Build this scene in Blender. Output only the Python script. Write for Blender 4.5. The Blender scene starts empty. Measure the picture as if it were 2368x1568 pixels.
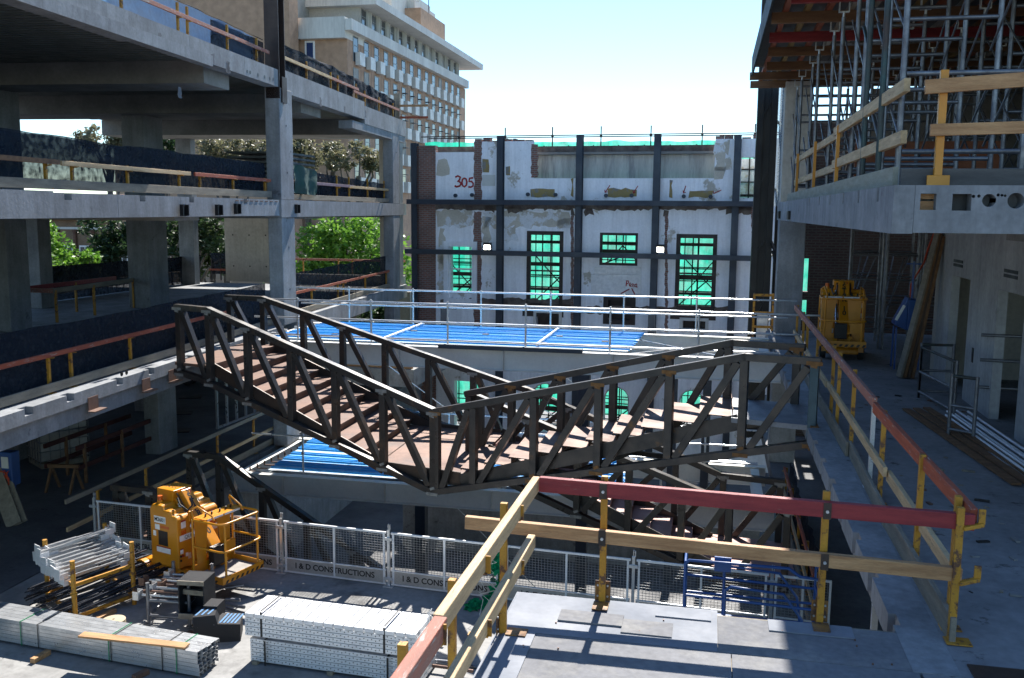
import bpy, math, random
from mathutils import Vector, Matrix, noise
random.seed(7)
S = bpy.context.scene
COL = S.collection
V = Vector
# ------------------------------------------------------------------ camera
F_, PIT, ROL, YAW = 2167.7, .13625, .008796, .2091
cp, sp, cy, sy = math.cos(PIT), math.sin(PIT), math.cos(YAW), math.sin(YAW)
FW = V((-sy*cp, cy*cp, -sp)); RT = V((cy, sy, 0)); DN = FW.cross(RT)
c_, s_ = math.cos(ROL), math.sin(ROL)
R2 = RT*c_ - DN*s_; D2 = RT*s_ + DN*c_
EYE = V((0, 0, 3.3))
cam = bpy.data.cameras.new('camera'); co = bpy.data.objects.new('camera', cam); COL.objects.link(co)
cam.sensor_width = 36; cam.lens = F_/2367*36; cam.clip_end = 3000; cam.clip_start = .1
co.matrix_world = Matrix(((R2.x, -D2.x, -FW.x, 0), (R2.y, -D2.y, -FW.y, 0), (R2.z, -D2.z, -FW.z, EYE.z), (0, 0, 0, 1)))
S.camera = co
# survey helpers: the sight line through a measured point of the photograph meets a real plane of the building
def ray(px, py): return FW + R2*((px-1183.5)/F_) + D2*((py-784)/F_)
def UZ(px, py, z): v = ray(px, py); return EYE + v*((z-EYE.z)/v.z)
def UX(px, py, x): v = ray(px, py); return EYE + v*(x/v.x)
def UY(px, py, y): v = ray(px, py); return EYE + v*(y/v.y)
def UP(px, py, a, b):
    n = V((-(b[1]-a[1]), b[0]-a[0], 0)); v = ray(px, py)
    return EYE + v*(n.dot(V((a[0], a[1], 0))-V((0, 0, 0)))/n.dot(v))
def zz(X0, Y0, k): return lambda x, y: ((X0+x/k)/1.7305, (Y0+y/k)/1.7305)
T11 = zz(0, 0, 1.7425); T12 = zz(850, 0, 1.7425); T13 = zz(0, 750, 1.7425); T14 = zz(1000, 900, 1.7425); T21 = zz(1600, 480, 1.30688)
T22 = zz(2896, 0, 1.7425); T23 = zz(2896, 850, 1.7425); T24 = zz(0, 1813, 1.7425); T31 = zz(900, 1813, 1.7425); T32 = zz(1900, 1813, 1.7425); T33 = zz(2896, 1813, 1.7425)
# ------------------------------------------------------------------ materials
KEEP = ('white_plaster', 'white_label', 'offwhite_beam', 'cream_box', 'cream_fascia', 'blue_deck', 'deck_pan_glare', 'galvanised', 'galvanised_white', 'wire', 'cream_plaster', 'stained_render', 'precast_cream', 'timber_x', 'timber_y', 'core_pale', 'rusty_plate_lit', 'beacon')
K = .66
def M(name, c1, c2=None, scale=3., rough=.7, metal=0., lo=.35, hi=.65, stretch=(1, 1, 1), bump=0., bscale=None, c3=None, s3=1., lo3=.58, hi3=.66, rvar=.12, spec=None, fine=.12, streak=0.):
    m = bpy.data.materials.new(name); m.use_nodes = True
    nt = m.node_tree; N = nt.nodes; L = nt.links; b = N['Principled BSDF']
    b.inputs['Roughness'].default_value = rough; b.inputs['Metallic'].default_value = metal
    if spec is not None: b.inputs['Specular IOR Level'].default_value = spec
    c2 = c2 or tuple(x*.8 for x in c1)
    if name not in KEEP: c1 = tuple(x*K for x in c1); c2 = tuple(x*K for x in c2); c3 = tuple(x*K for x in c3) if c3 else None
    tc = N.new('ShaderNodeTexCoord'); mp = N.new('ShaderNodeMapping'); L.new(tc.outputs['Object'], mp.inputs['Vector'])
    mp.inputs['Scale'].default_value = stretch
    oi = N.new('ShaderNodeObjectInfo'); ad = N.new('ShaderNodeVectorMath'); ad.operation = 'ADD'
    ml = N.new('ShaderNodeVectorMath'); ml.operation = 'SCALE'; cx = N.new('ShaderNodeCombineXYZ')
    for k in range(3): L.new(oi.outputs['Random'], cx.inputs[k])
    L.new(cx.outputs[0], ml.inputs[0]); ml.inputs['Scale'].default_value = 37.
    L.new(mp.outputs[0], ad.inputs[0]); L.new(ml.outputs[0], ad.inputs[1])
    vec = ad.outputs[0]
    n1 = N.new('ShaderNodeTexNoise'); n1.inputs['Scale'].default_value = scale; n1.inputs['Detail'].default_value = 7; n1.inputs['Roughness'].default_value = .62
    L.new(vec, n1.inputs['Vector'])
    r1 = N.new('ShaderNodeMapRange'); r1.inputs['From Min'].default_value = lo; r1.inputs['From Max'].default_value = hi
    L.new(n1.outputs[0], r1.inputs['Value'])
    mx = N.new('ShaderNodeMix'); mx.data_type = 'RGBA'
    mx.inputs['A'].default_value = (*c1, 1); mx.inputs['B'].default_value = (*c2, 1); L.new(r1.outputs[0], mx.inputs['Factor'])
    out = mx.outputs['Result']
    if c3:
        n3 = N.new('ShaderNodeTexNoise'); n3.inputs['Scale'].default_value = s3; n3.inputs['Detail'].default_value = 9; n3.inputs['Roughness'].default_value = .68
        L.new(vec, n3.inputs['Vector'])
        r3 = N.new('ShaderNodeMapRange'); r3.inputs['From Min'].default_value = lo3; r3.inputs['From Max'].default_value = hi3; L.new(n3.outputs[0], r3.inputs['Value'])
        m3 = N.new('ShaderNodeMix'); m3.data_type = 'RGBA'; m3.inputs['B'].default_value = (*c3, 1)
        L.new(out, m3.inputs['A']); L.new(r3.outputs[0], m3.inputs['Factor']); out = m3.outputs['Result']
    nf = N.new('ShaderNodeTexNoise'); nf.inputs['Scale'].default_value = bscale or scale*14; nf.inputs['Detail'].default_value = 4
    L.new(vec, nf.inputs['Vector'])
    if streak:
        sm = N.new('ShaderNodeMapping'); sm.inputs['Scale'].default_value = (3.2, 3.2, .28); L.new(tc.outputs['Object'], sm.inputs['Vector'])
        sn = N.new('ShaderNodeTexNoise'); sn.inputs['Scale'].default_value = 1.6; sn.inputs['Detail'].default_value = 8; sn.inputs['Roughness'].default_value = .7; L.new(sm.outputs[0], sn.inputs['Vector'])
        sr = N.new('ShaderNodeMapRange'); sr.inputs['From Min'].default_value = .40; sr.inputs['From Max'].default_value = .68; sr.inputs['To Min'].default_value = 1.05; sr.inputs['To Max'].default_value = 1-streak; L.new(sn.outputs[0], sr.inputs['Value'])
        sv = N.new('ShaderNodeVectorMath'); sv.operation = 'SCALE'; L.new(out, sv.inputs[0]); L.new(sr.outputs[0], sv.inputs['Scale']); out = sv.outputs[0]
    if fine:
        rf = N.new('ShaderNodeMapRange'); rf.inputs['From Min'].default_value = .25; rf.inputs['From Max'].default_value = .75
        rf.inputs['To Min'].default_value = 1-fine; rf.inputs['To Max'].default_value = 1+fine; L.new(nf.outputs[0], rf.inputs['Value'])
        mm = N.new('ShaderNodeVectorMath'); mm.operation = 'SCALE'; L.new(out, mm.inputs[0]); L.new(rf.outputs[0], mm.inputs['Scale']); out = mm.outputs[0]
    L.new(out, b.inputs['Base Color'])
    if rvar:
        rr = N.new('ShaderNodeMapRange'); rr.inputs['From Min'].default_value = .3; rr.inputs['From Max'].default_value = .7
        rr.inputs['To Min'].default_value = max(.05, rough-rvar); rr.inputs['To Max'].default_value = min(1, rough+rvar)
        L.new(n1.outputs[0], rr.inputs['Value']); L.new(rr.outputs[0], b.inputs['Roughness'])
    if bump:
        bp = N.new('ShaderNodeBump'); bp.inputs['Strength'].default_value = bump; bp.inputs['Distance'].default_value = .01
        L.new(nf.outputs[0], bp.inputs['Height']); L.new(bp.outputs[0], b.inputs['Normal'])
    return m
def brick(name, a, b_, mortar, sx=4.3, axes='XZ', rough=.85, mort=.018):
    m = bpy.data.materials.new(name); m.use_nodes = True
    nt = m.node_tree; N = nt.nodes; L = nt.links; b = N['Principled BSDF']; b.inputs['Roughness'].default_value = rough
    tc = N.new('ShaderNodeTexCoord'); sx_ = N.new('ShaderNodeSeparateXYZ'); cx = N.new('ShaderNodeCombineXYZ')
    L.new(tc.outputs['Object'], sx_.inputs[0])
    if axes == 'XYZ':
        a2 = N.new('ShaderNodeMath'); a2.operation = 'ADD'; L.new(sx_.outputs['X'], a2.inputs[0]); L.new(sx_.outputs['Y'], a2.inputs[1]); L.new(a2.outputs[0], cx.inputs['X'])
    else: L.new(sx_.outputs[axes[0]], cx.inputs['X'])
    L.new(sx_.outputs['Z'], cx.inputs['Y'])
    bt = N.new('ShaderNodeTexBrick'); bt.inputs['Scale'].default_value = 1.; bt.inputs['Brick Width'].default_value = 1/sx; bt.inputs['Row Height'].default_value = .35/sx
    bt.inputs['Mortar Size'].default_value = mort; bt.inputs['Color1'].default_value = (*a, 1); bt.inputs['Color2'].default_value = (*b_, 1); bt.inputs['Mortar'].default_value = (*mortar, 1)
    L.new(cx.outputs[0], bt.inputs['Vector'])
    n = N.new('ShaderNodeTexNoise'); n.inputs['Scale'].default_value = 1.7; n.inputs['Detail'].default_value = 8; L.new(tc.outputs['Object'], n.inputs['Vector'])
    r = N.new('ShaderNodeMapRange'); r.inputs['To Min'].default_value = .55; r.inputs['To Max'].default_value = 1.35; L.new(n.outputs[0], r.inputs['Value'])
    s = N.new('ShaderNodeVectorMath'); s.operation = 'SCALE'; L.new(bt.outputs[0], s.inputs[0]); L.new(r.outputs[0], s.inputs['Scale']); L.new(s.outputs[0], b.inputs['Base Color'])
    bp = N.new('ShaderNodeBump'); bp.inputs['Strength'].default_value = .5; bp.inputs['Distance'].default_value = .01; L.new(bt.outputs['Fac'], bp.inputs['Height']); bp.invert = True; L.new(bp.outputs[0], b.inputs['Normal'])
    return m
def cloth(name, col, alpha, trans=.3, wscale=9., spread=.12, var=0.):
    m = bpy.data.materials.new(name); m.use_nodes = True
    nt = m.node_tree; N = nt.nodes; L = nt.links; b = N['Principled BSDF']; o = N['Material Output']
    b.inputs['Base Color'].default_value = (*col, 1); b.inputs['Roughness'].default_value = .7; b.inputs['Specular IOR Level'].default_value = .08
    t = N.new('ShaderNodeBsdfTranslucent'); t.inputs['Color'].default_value = (*[min(1, x*1.5) for x in col], 1)
    x1 = N.new('ShaderNodeMixShader'); x1.inputs[0].default_value = trans; L.new(b.outputs[0], x1.inputs[1]); L.new(t.outputs[0], x1.inputs[2])
    if var:
        vt = N.new('ShaderNodeTexCoord'); vm = N.new('ShaderNodeMapping'); vm.inputs['Scale'].default_value = (1.6, 1.6, .45); vn = N.new('ShaderNodeTexNoise'); vn.inputs['Scale'].default_value = 1.5; vn.inputs['Detail'].default_value = 7; vn.inputs['Roughness'].default_value = .7
        L.new(vt.outputs['Object'], vm.inputs['Vector']); L.new(vm.outputs[0], vn.inputs['Vector'])
        vr = N.new('ShaderNodeMapRange'); vr.inputs['From Min'].default_value = .3; vr.inputs['From Max'].default_value = .7; vr.inputs['To Min'].default_value = 1-var; vr.inputs['To Max'].default_value = 1+var; L.new(vn.outputs[0], vr.inputs['Value'])
        vs = N.new('ShaderNodeVectorMath'); vs.operation = 'SCALE'; vs.inputs[0].default_value = [min(1, x*1.5) for x in col]; L.new(vr.outputs[0], vs.inputs['Scale']); L.new(vs.outputs[0], t.inputs['Color'])
    tr = N.new('ShaderNodeBsdfTransparent'); x2 = N.new('ShaderNodeMixShader')
    tc = N.new('ShaderNodeTexCoord'); n = N.new('ShaderNodeTexNoise'); n.inputs['Scale'].default_value = wscale; n.inputs['Detail'].default_value = 5; L.new(tc.outputs['Object'], n.inputs['Vector'])
    r = N.new('ShaderNodeMapRange'); r.inputs['From Min'].default_value = .3; r.inputs['From Max'].default_value = .7; r.inputs['To Min'].default_value = max(0, alpha-spread); r.inputs['To Max'].default_value = min(1, alpha+spread)
    L.new(n.outputs[0], r.inputs['Value']); L.new(r.outputs[0], x2.inputs[0]); L.new(tr.outputs[0], x2.inputs[1]); L.new(x1.outputs[0], x2.inputs[2]); L.new(x2.outputs[0], o.inputs['Surface'])
    return m
def leafmat(name, c1, c2, rough=.5):
    m = bpy.data.materials.new(name); m.use_nodes = True
    nt = m.node_tree; N = nt.nodes; L = nt.links; b = N['Principled BSDF']; o = N['Material Output']; b.inputs['Roughness'].default_value = rough
    g = N.new('ShaderNodeNewGeometry'); mx = N.new('ShaderNodeMix'); mx.data_type = 'RGBA'; mx.inputs['A'].default_value = (*c1, 1); mx.inputs['B'].default_value = (*c2, 1)
    L.new(g.outputs['Random Per Island'], mx.inputs['Factor']); L.new(mx.outputs['Result'], b.inputs['Base Color'])
    t = N.new('ShaderNodeBsdfTranslucent'); L.new(mx.outputs['Result'], t.inputs['Color'])
    x = N.new('ShaderNodeMixShader'); x.inputs[0].default_value = .45; L.new(b.outputs[0], x.inputs[1]); L.new(t.outputs[0], x.inputs[2]); L.new(x.outputs[0], o.inputs['Surface'])
    return m
def emit(name, col, st):
    m = bpy.data.materials.new(name); m.use_nodes = True; N = m.node_tree.nodes
    b = N['Principled BSDF']; b.inputs['Base Color'].default_value = (.8, .8, .75, 1); b.inputs['Emission Color'].default_value = (*col, 1); b.inputs['Emission Strength'].default_value = st
    return m
conc = M('concrete_precast', (.37, .385, .40), (.25, .262, .275), 1.3, .8, bump=.25, c3=(.14, .14, .15), s3=2.2, lo3=.62, hi3=.70, fine=.14, streak=.24)
concd = M('concrete_soffit', (.36, .35, .33), (.25, .243, .23), .9, .85, bump=.2, fine=.12)
floorm = M('concrete_floor', (.43, .425, .41), (.27, .265, .255), .8, .75, bump=.25, c3=(.15, .145, .14), s3=1.3, lo3=.55, hi3=.70, fine=.14)
floorr = M('concrete_floor_walkway', (.34, .34, .345), (.23, .23, .235), .9, .8, bump=.3, c3=(.08, .08, .08), s3=3.5, lo3=.60, hi3=.67, fine=.15)
floord = M('concrete_floor_dusty_shade', (.19, .19, .195), (.125, .125, .13), .9, .8, bump=.3, c3=(.06, .06, .06), s3=3.5, lo3=.63, hi3=.68, fine=.15)  # dusty concrete, colour darkened to carry the shade on covered floors
corep = M('core_pale', (.40, .40, .40), (.31, .31, .315), .9, .8, bump=.15, c3=(.22, .22, .22), s3=1.6, lo3=.63, hi3=.72, streak=.22)
rust_lit = M('rusty_plate_lit', (.40, .22, .18), (.30, .165, .135), 1.6, .6, .1, bump=.15)  # brighter copy of the rusty plate, sunlit look put into the colour
cream = M('precast_cream', (.46, .43, .37), (.38, .355, .31), .8, .8, bump=.1, streak=.15)
steel = M('raw_steel', (.066, .057, .050), (.034, .030, .028), 2.2, .36, .2, bump=.12, c3=(.15, .09, .05), s3=2.4, lo3=.54, hi3=.70, rvar=.14)
steel2 = M('raw_steel_right', (.088, .073, .062), (.045, .039, .035), 3., .38, .2, bump=.12, c3=(.20, .095, .03), s3=2.2, lo3=.60, hi3=.70, rvar=.14)
primer = M('primer_steel', (.06, .12, .15), (.045, .085, .10), 3, .5, .3, c3=(.22, .1, .03), s3=2.5, lo3=.66, hi3=.7)
weldm = M('ground_weld', (.42, .41, .38), (.25, .24, .22), 12, .6, .3)
rustw = M('rust_weld', (.36, .17, .05), (.22, .10, .03), 14, .85)
rust = M('rusty_plate', (.27, .145, .095), (.165, .09, .065), 1.6, .62, .25, bump=.15, c3=(.16, .115, .10), s3=1.2, lo3=.5, hi3=.68)
rust2 = M('rusty_stringer', (.11, .07, .05), (.06, .045, .038), 2.5, .5, .4)
blue = M('blue_deck', (.05, .40, .80), (.045, .33, .70), 1.2, .36, .0, rvar=.08, fine=.06, spec=.5, c3=(.20, .46, .74), s3=2.6, lo3=.52, hi3=.72)
glare_pan = M('deck_pan_glare', (.70, .74, .76), (.55, .61, .66), 1.8, .3, .2, rvar=.08, fine=.05)  # sun glare on the flat deck pans, put in as a white colour
offw = M('offwhite_beam', (.72, .70, .64), (.64, .62, .565), 1.2, .5, 0, fine=.05)
darkst = M('dark_steel', (.055, .072, .098), (.042, .055, .078), 1.6, .5, .2, fine=.08)
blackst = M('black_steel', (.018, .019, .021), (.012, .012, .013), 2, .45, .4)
brownst = M('brown_column', (.055, .032, .025), (.035, .022, .02), 2, .6, .2)
galv = M('galvanised', (.62, .64, .66), (.45, .47, .49), 5, .34, .75, rvar=.1, fine=.1)
galvw = M('galvanised_white', (.74, .75, .76), (.60, .61, .63), 4, .4, .35, rvar=.1, fine=.08)
tubeg = M('tube_grey', (.34, .35, .37), (.2, .2, .215), 6, .42, .6, c3=(.13, .08, .055), s3=3, lo3=.62, hi3=.7)
tubet = M('tube_teal', (.05, .10, .10), (.10, .075, .065), 2.5, .5, .4)
yel = M('yellow_lift', (.86, .34, .010), (.76, .29, .010), 2.0, .36, 0, rvar=.08, fine=.04)
yelp = M('yellow_post', (.66, .32, .02), (.52, .23, .015), 5, .6, 0, c3=(.14, .06, .03), s3=9, lo3=.53, hi3=.60, bump=.3)
redd = M('dark_red_timber', (.11, .022, .016), None, 2, .75)
redt = M('red_timber', (.42, .035, .035), (.27, .025, .03), 2.2, .65, 0, stretch=(1, 8, 8), bump=.3, c3=(.36, .2, .14), s3=5, lo3=.66, hi3=.7)
orat = M('orange_timber', (.52, .10, .03), (.36, .075, .035), 2.2, .7, 0, stretch=(8, 1, 8), bump=.3, c3=(.5, .42, .36), s3=3.4, lo3=.57, hi3=.66)
pinkt = M('weathered_red_timber', (.50, .15, .09), (.40, .2, .15), 2.6, .75, 0, stretch=(8, 1, 8), bump=.4, c3=(.55, .5, .45), s3=3.5, lo3=.55, hi3=.64)
woodx = M('timber_x', (.46, .255, .11), (.29, .145, .06), 2.0, .7, 0, stretch=(1, 10, 10), bump=.3, fine=.18)
woody = M('timber_y', (.54, .38, .20), (.36, .25, .135), 2.0, .72, 0, stretch=(10, 1, 10), bump=.35, c3=(.12, .10, .08), s3=3.2, lo3=.6, hi3=.7, fine=.18)
woodg = M('timber_grey', (.36, .31, .23), (.24, .205, .155), 1.6, .8, 0, stretch=(6, 1, 6), bump=.35, fine=.18)
woodf = M('timber_formwork', (.30, .15, .06), (.19, .095, .045), 1.5, .75, 0, stretch=(1, 6, 6), fine=.15)
ply = M('form_ply', (.27, .27, .28), (.21, .213, .225), 1.3, .78, 0, bump=.2, c3=(.36, .35, .33), s3=2.6, lo3=.5, hi3=.72, rvar=.1, fine=.16, spec=.15)
plyb = M('bluish_ply', (.26, .28, .32), (.22, .24, .275), 1.3, .75, 0, bump=.1, fine=.08)
plyblack = M('black_ply', (.025, .027, .032), (.035, .035, .038), 4, .6, 0, c3=(.3, .3, .3), s3=14, lo3=.66, hi3=.70, spec=.2)
rubber = M('rubber', (.03, .03, .03), (.05, .05, .048), 6, .8)
black = M('black_plastic', (.015, .015, .016), None, 4, .5)
redp = M('red_paint', (.45, .02, .02), None, 4, .45)
orange = M('orange_plastic', (.85, .16, .01), None, 4, .3)
white = M('white_label', (.78, .78, .76), None, 8, .5, fine=.03)
plaster = M('white_plaster', (.88, .885, .90), (.78, .785, .80), .9, .8, 0, bump=.12, c3=(.47, .43, .36), s3=.75, lo3=.62, hi3=.65, fine=.05, streak=.12)
plaster2 = M('cream_plaster', (.58, .53, .44), (.48, .43, .35), 1.1, .85, 0, bump=.25, c3=(.68, .69, .7), s3=1.7, lo3=.52, hi3=.56, fine=.1)
stained = M('stained_render', (.52, .49, .44), (.36, .33, .30), .9, .85, 0, stretch=(3, 3, .35), c3=(.19, .18, .19), s3=.8, lo3=.52, hi3=.68, fine=.12)
mortarm = M('rough_mortar', (.25, .205, .165), (.13, .095, .08), 3.5, .9, 0, bump=.6, fine=.25)
yelpatch = M('yellow_patch', (.50, .36, .12), (.40, .30, .14), 3, .85, c3=(.33, .32, .30), s3=2.2, lo3=.52, hi3=.6)
brickr = brick('red_brick', (.26, .10, .075), (.17, .07, .055), (.22, .19, .165))
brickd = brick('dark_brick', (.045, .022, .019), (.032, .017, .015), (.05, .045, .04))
brickt = brick('tan_brick', (.36, .215, .135), (.31, .185, .115), (.44, .30, .20), axes='XYZ')
brickh = brick('brown_brick', (.20, .11, .055), (.15, .085, .045), (.2, .15, .1), axes='XYZ')
fascia = M('cream_fascia', (.60, .60, .55), (.50, .50, .46), .5, .7, stretch=(1, 1, .3), fine=.05, streak=.15)
glassd = M('dark_glass', (.06, .085, .10), (.03, .04, .05), .4, .08, 0, rvar=.02, spec=.8, fine=0)
boxw = M('cream_box', (.60, .60, .56), (.54, .54, .5), 1, .5, fine=.03)
frame_dk = M('dark_timber_frame', (.045, .028, .022), (.03, .02, .017), 4, .6)
shade = cloth('shade_cloth', (.010, .014, .022), .95, .06)
shade_top = cloth('shade_cloth_backlit', (.13, .20, .30), .84, .8)  # same dark cloth, its backlit look put into a lighter blue
shade_open = cloth('shade_cloth_sheer', (.010, .016, .026), .91, .12)
netg = cloth('debris_net', (.015, .30, .20), .86, .55, 2.2, .13, .55)
greenc = cloth('green_fabric', (.01, .25, .10), 1., .25, 3., 0)
blackmesh = cloth('black_mesh', (.012, .013, .014), .80, .05, 20., .1)
bluep = M('blue_paint', (.02, .10, .36), (.018, .085, .30), 3, .4, fine=.04)
tealp = M('teal_plastic', (.01, .17, .20), None, 3, .35)
tankw = M('tank_plastic', (.50, .48, .44), (.42, .40, .36), 1, .5)
bark = M('bark', (.20, .17, .14), (.11, .09, .075), 3, .9, stretch=(4, 4, .6), bump=.6)
barkp = M('pale_bark', (.42, .38, .33), (.26, .22, .18), 2, .85, stretch=(3, 3, .5))
leaf_g = leafmat('leaf_bright', (.10, .24, .025), (.17, .32, .04))
leaf_d = leafmat('leaf_dark', (.025, .055, .018), (.05, .09, .03))
leaf_o = leafmat('leaf_olive', (.10, .105, .05), (.21, .19, .11), .38)
tilem = M('roof_tile', (.18, .09, .05), (.12, .06, .04), 5, .8)
tape = M('tape_roll', (.62, .52, .36), (.55, .45, .3), 4, .6)
spray = M('red_spray', (.62, .03, .03), None, 6, .7)
cordo = M('orange_cord', (.75, .08, .01), None, 6, .5)
lampm = emit('lamp_lit', (1., .95, .8), 9.)
# ------------------------------------------------------------------ mesh building
# parts whose pieces are built as one object each (how many shapes make one piece)
EACH = dict(rung=1, weld_patch=2, loose_sheet=1, bracket=1, stiffener=1, cross_brace=1, duct_hole=1, starter_slot=1, stain=1, cleat=1, tie_rod=1, lap_clip=1, label=1, kick_plate=1, back_plate=1,
            switch=1, scissor_arm=1, cross_bar=1, brace=1, wall_slot=1, anchor_stub=1, dark_board=1, timber_edge=1, blue_mark=1, downpipe=1, timber_plug=1, ledger=1, inner_wall=1, end_rail=1, bolt=1, jib=1, lever=1, hose=1, arrow_mark=2, edge_sheet=1, tie_hole=1, form_joint=1, control_box=1, track=1)
class MB:
    def __init__(s): s.v = []; s.f = []; s.sm = []; s.g = []; s.k = 0
    def add(s, vs, fs, smooth=False, cont=False):
        if not cont: s.k += 1
        s.g += [s.k]*len(fs)
        n = len(s.v); s.v += [V(p) for p in vs]; s.f += [tuple(i+n for i in f) for f in fs]; s.sm += [smooth]*len(fs); return s
    def box(s, x0, x1, y0, y1, z0, z1):
        return s.add([(x0, y0, z0), (x1, y0, z0), (x1, y1, z0), (x0, y1, z0), (x0, y0, z1), (x1, y0, z1), (x1, y1, z1), (x0, y1, z1)],
                     [(3, 2, 1, 0), (4, 5, 6, 7), (0, 1, 5, 4), (1, 2, 6, 5), (2, 3, 7, 6), (3, 0, 4, 7)])
    def bar(s, p, q, w, h, up=(0, 0, 1)):
        p = V(p); q = V(q); d = (q-p).normalized(); up = V(up)
        if abs(d.dot(up)) > .98: up = V((0, 1, 0)) if abs(d.y) < .9 else V((1, 0, 0))
        a = d.cross(up).normalized(); b = a.cross(d).normalized(); a *= w/2; b *= h/2
        return s.add([p-a-b, p+a-b, p+a+b, p-a+b, q-a-b, q+a-b, q+a+b, q-a+b], [(0, 1, 2, 3), (7, 6, 5, 4), (4, 5, 1, 0), (5, 6, 2, 1), (6, 7, 3, 2), (7, 4, 0, 3)])
    def tube(s, p, q, r, n=8, r2=None): return s.path([p, q], r, n, r2)
    def path(s, pts, r, n=8, r2=None):
        pts = [V(p) for p in pts]; m = len(pts); vs = []; fs = []; up = None
        for i, p in enumerate(pts):
            d = ((pts[min(i+1, m-1)]-p).normalized() + (p-pts[max(i-1, 0)]).normalized())
            d = d.normalized() if d.length > 1e-6 else V((0, 0, 1))
            if up is None: up = V((0, 0, 1)) if abs(d.z) < .9 else V((1, 0, 0))
            a = d.cross(up).normalized(); b = a.cross(d).normalized(); up = b
            rr = r if r2 is None else r+(r2-r)*i/(m-1)
            vs += [p + a*(rr*math.cos(t)) + b*(rr*math.sin(t)) for t in [2*math.pi*k/n for k in range(n)]]
        for i in range(m-1):
            for k in range(n): fs.append((i*n+k, i*n+(k+1) % n, (i+1)*n+(k+1) % n, (i+1)*n+k))
        s.add(vs, fs, True)
        s.add(vs[:n], [tuple(range(n-1, -1, -1))], False, True); s.add(vs[-n:], [tuple(range(n))], False, True); return s
    def cyl(s, c, r, h, n=16, axis=(0, 0, 1)):
        c = V(c); a = V(axis).normalized()*h/2; return s.path([c-a, c+a], r, n)
    def poly(s, pts, ext=None):
        n = len(pts)
        if ext is None: return s.add(pts, [tuple(range(n))])
        e = V(ext); P = [V(p) for p in pts]
        return s.add(P+[p+e for p in P], [tuple(range(n-1, -1, -1)), tuple(range(n, 2*n))]+[(i, (i+1) % n, n+(i+1) % n, n+i) for i in range(n)])
    def build(s, name, mat, parent=None, bevel=0, loc=None):
        if name in EACH and parent is not None and s.k > EACH[name]:
            o = None
            for a in range(1, s.k+1, EACH[name]):
                q = MB(); m = {}
                for f, sm, g in zip(s.f, s.sm, s.g):
                    if a <= g < a+EACH[name]:
                        for i in f:
                            if i not in m: m[i] = len(q.v); q.v.append(s.v[i])
                        q.f.append(tuple(m[i] for i in f)); q.sm.append(sm); q.g.append(1)
                q.k = 1; o = q.build(name, mat, parent, bevel)
            return o
        me = bpy.data.meshes.new(name); o = parent.location if (parent is not None and loc is None) else V(loc or (0, 0, 0))
        base = V((0, 0, 0)); p = parent
        if loc is None:
            while p is not None: base = base + p.location; p = p.parent
        me.from_pydata([tuple(v-base) for v in s.v], [], s.f)
        me.polygons.foreach_set('use_smooth', s.sm)
        me.materials.append(mat); me.update()
        ob = bpy.data.objects.new(name, me); COL.objects.link(ob)
        if parent is not None: ob.parent = parent
        if bevel:
            md = ob.modifiers.new('bevel', 'BEVEL'); md.width = bevel; md.segments = 2; md.limit_method = 'ANGLE'
        return ob
def thing(name, label, cat, loc=(0, 0, 0), group=None):
    o = bpy.data.objects.new(name, None); COL.objects.link(o); o.location = loc; o.empty_display_size = .2
    return tag(o, label, cat, group)
def tag(o, label, cat, group=None):
    o['label'] = label; o['category'] = cat
    if group: o['group'] = group
    return o
def struct(o, kind='structure'): o['kind'] = kind; return o
def solo(mb, name, mat, label, cat, loc, group=None, bevel=0):
    me = MB(); me.v = [v-V(loc) for v in mb.v]; me.f = mb.f; me.sm = mb.sm
    o = me.build(name, mat, None, bevel, loc=(0, 0, 0)); o.location = loc; return tag(o, label, cat, group)
def dup(root, loc, rot=0., label=None):
    r = root.copy(); COL.objects.link(r); r.location = loc; r.rotation_euler = (0, 0, rot)
    if label: r['label'] = label
    for ch in list(root.children):
        c = ch.copy(); COL.objects.link(c); c.parent = r
        for g in ch.children:
            d = g.copy(); COL.objects.link(d); d.parent = c
    return r
def text(body, size, mat, parent, origin, xdir, ydir, name='lettering', th=.002, bold=0.):
    cu = bpy.data.curves.new('t', 'FONT'); cu.body = body; cu.size = size; cu.align_x = 'CENTER'; cu.align_y = 'CENTER'; cu.extrude = th; cu.offset = bold
    to = bpy.data.objects.new('t', cu); COL.objects.link(to); dg = bpy.context.evaluated_depsgraph_get(); dg.update()
    me = bpy.data.meshes.new_from_object(to.evaluated_get(dg)); bpy.data.objects.remove(to)
    x = V(xdir).normalized(); y = V(ydir).normalized(); z = x.cross(y)
    base = V((0, 0, 0)); p = parent
    while p is not None: base = base+p.location; p = p.parent
    o = V(origin)-base
    for v in me.vertices: q = v.co.copy(); v.co = o + x*q.x + y*q.y + z*q.z
    me.materials.clear(); me.materials.append(mat)
    ob = bpy.data.objects.new(name, me); COL.objects.link(ob); ob.parent = parent; return ob
def lerp(a, b, t): return a+(b-a)*t
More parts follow.
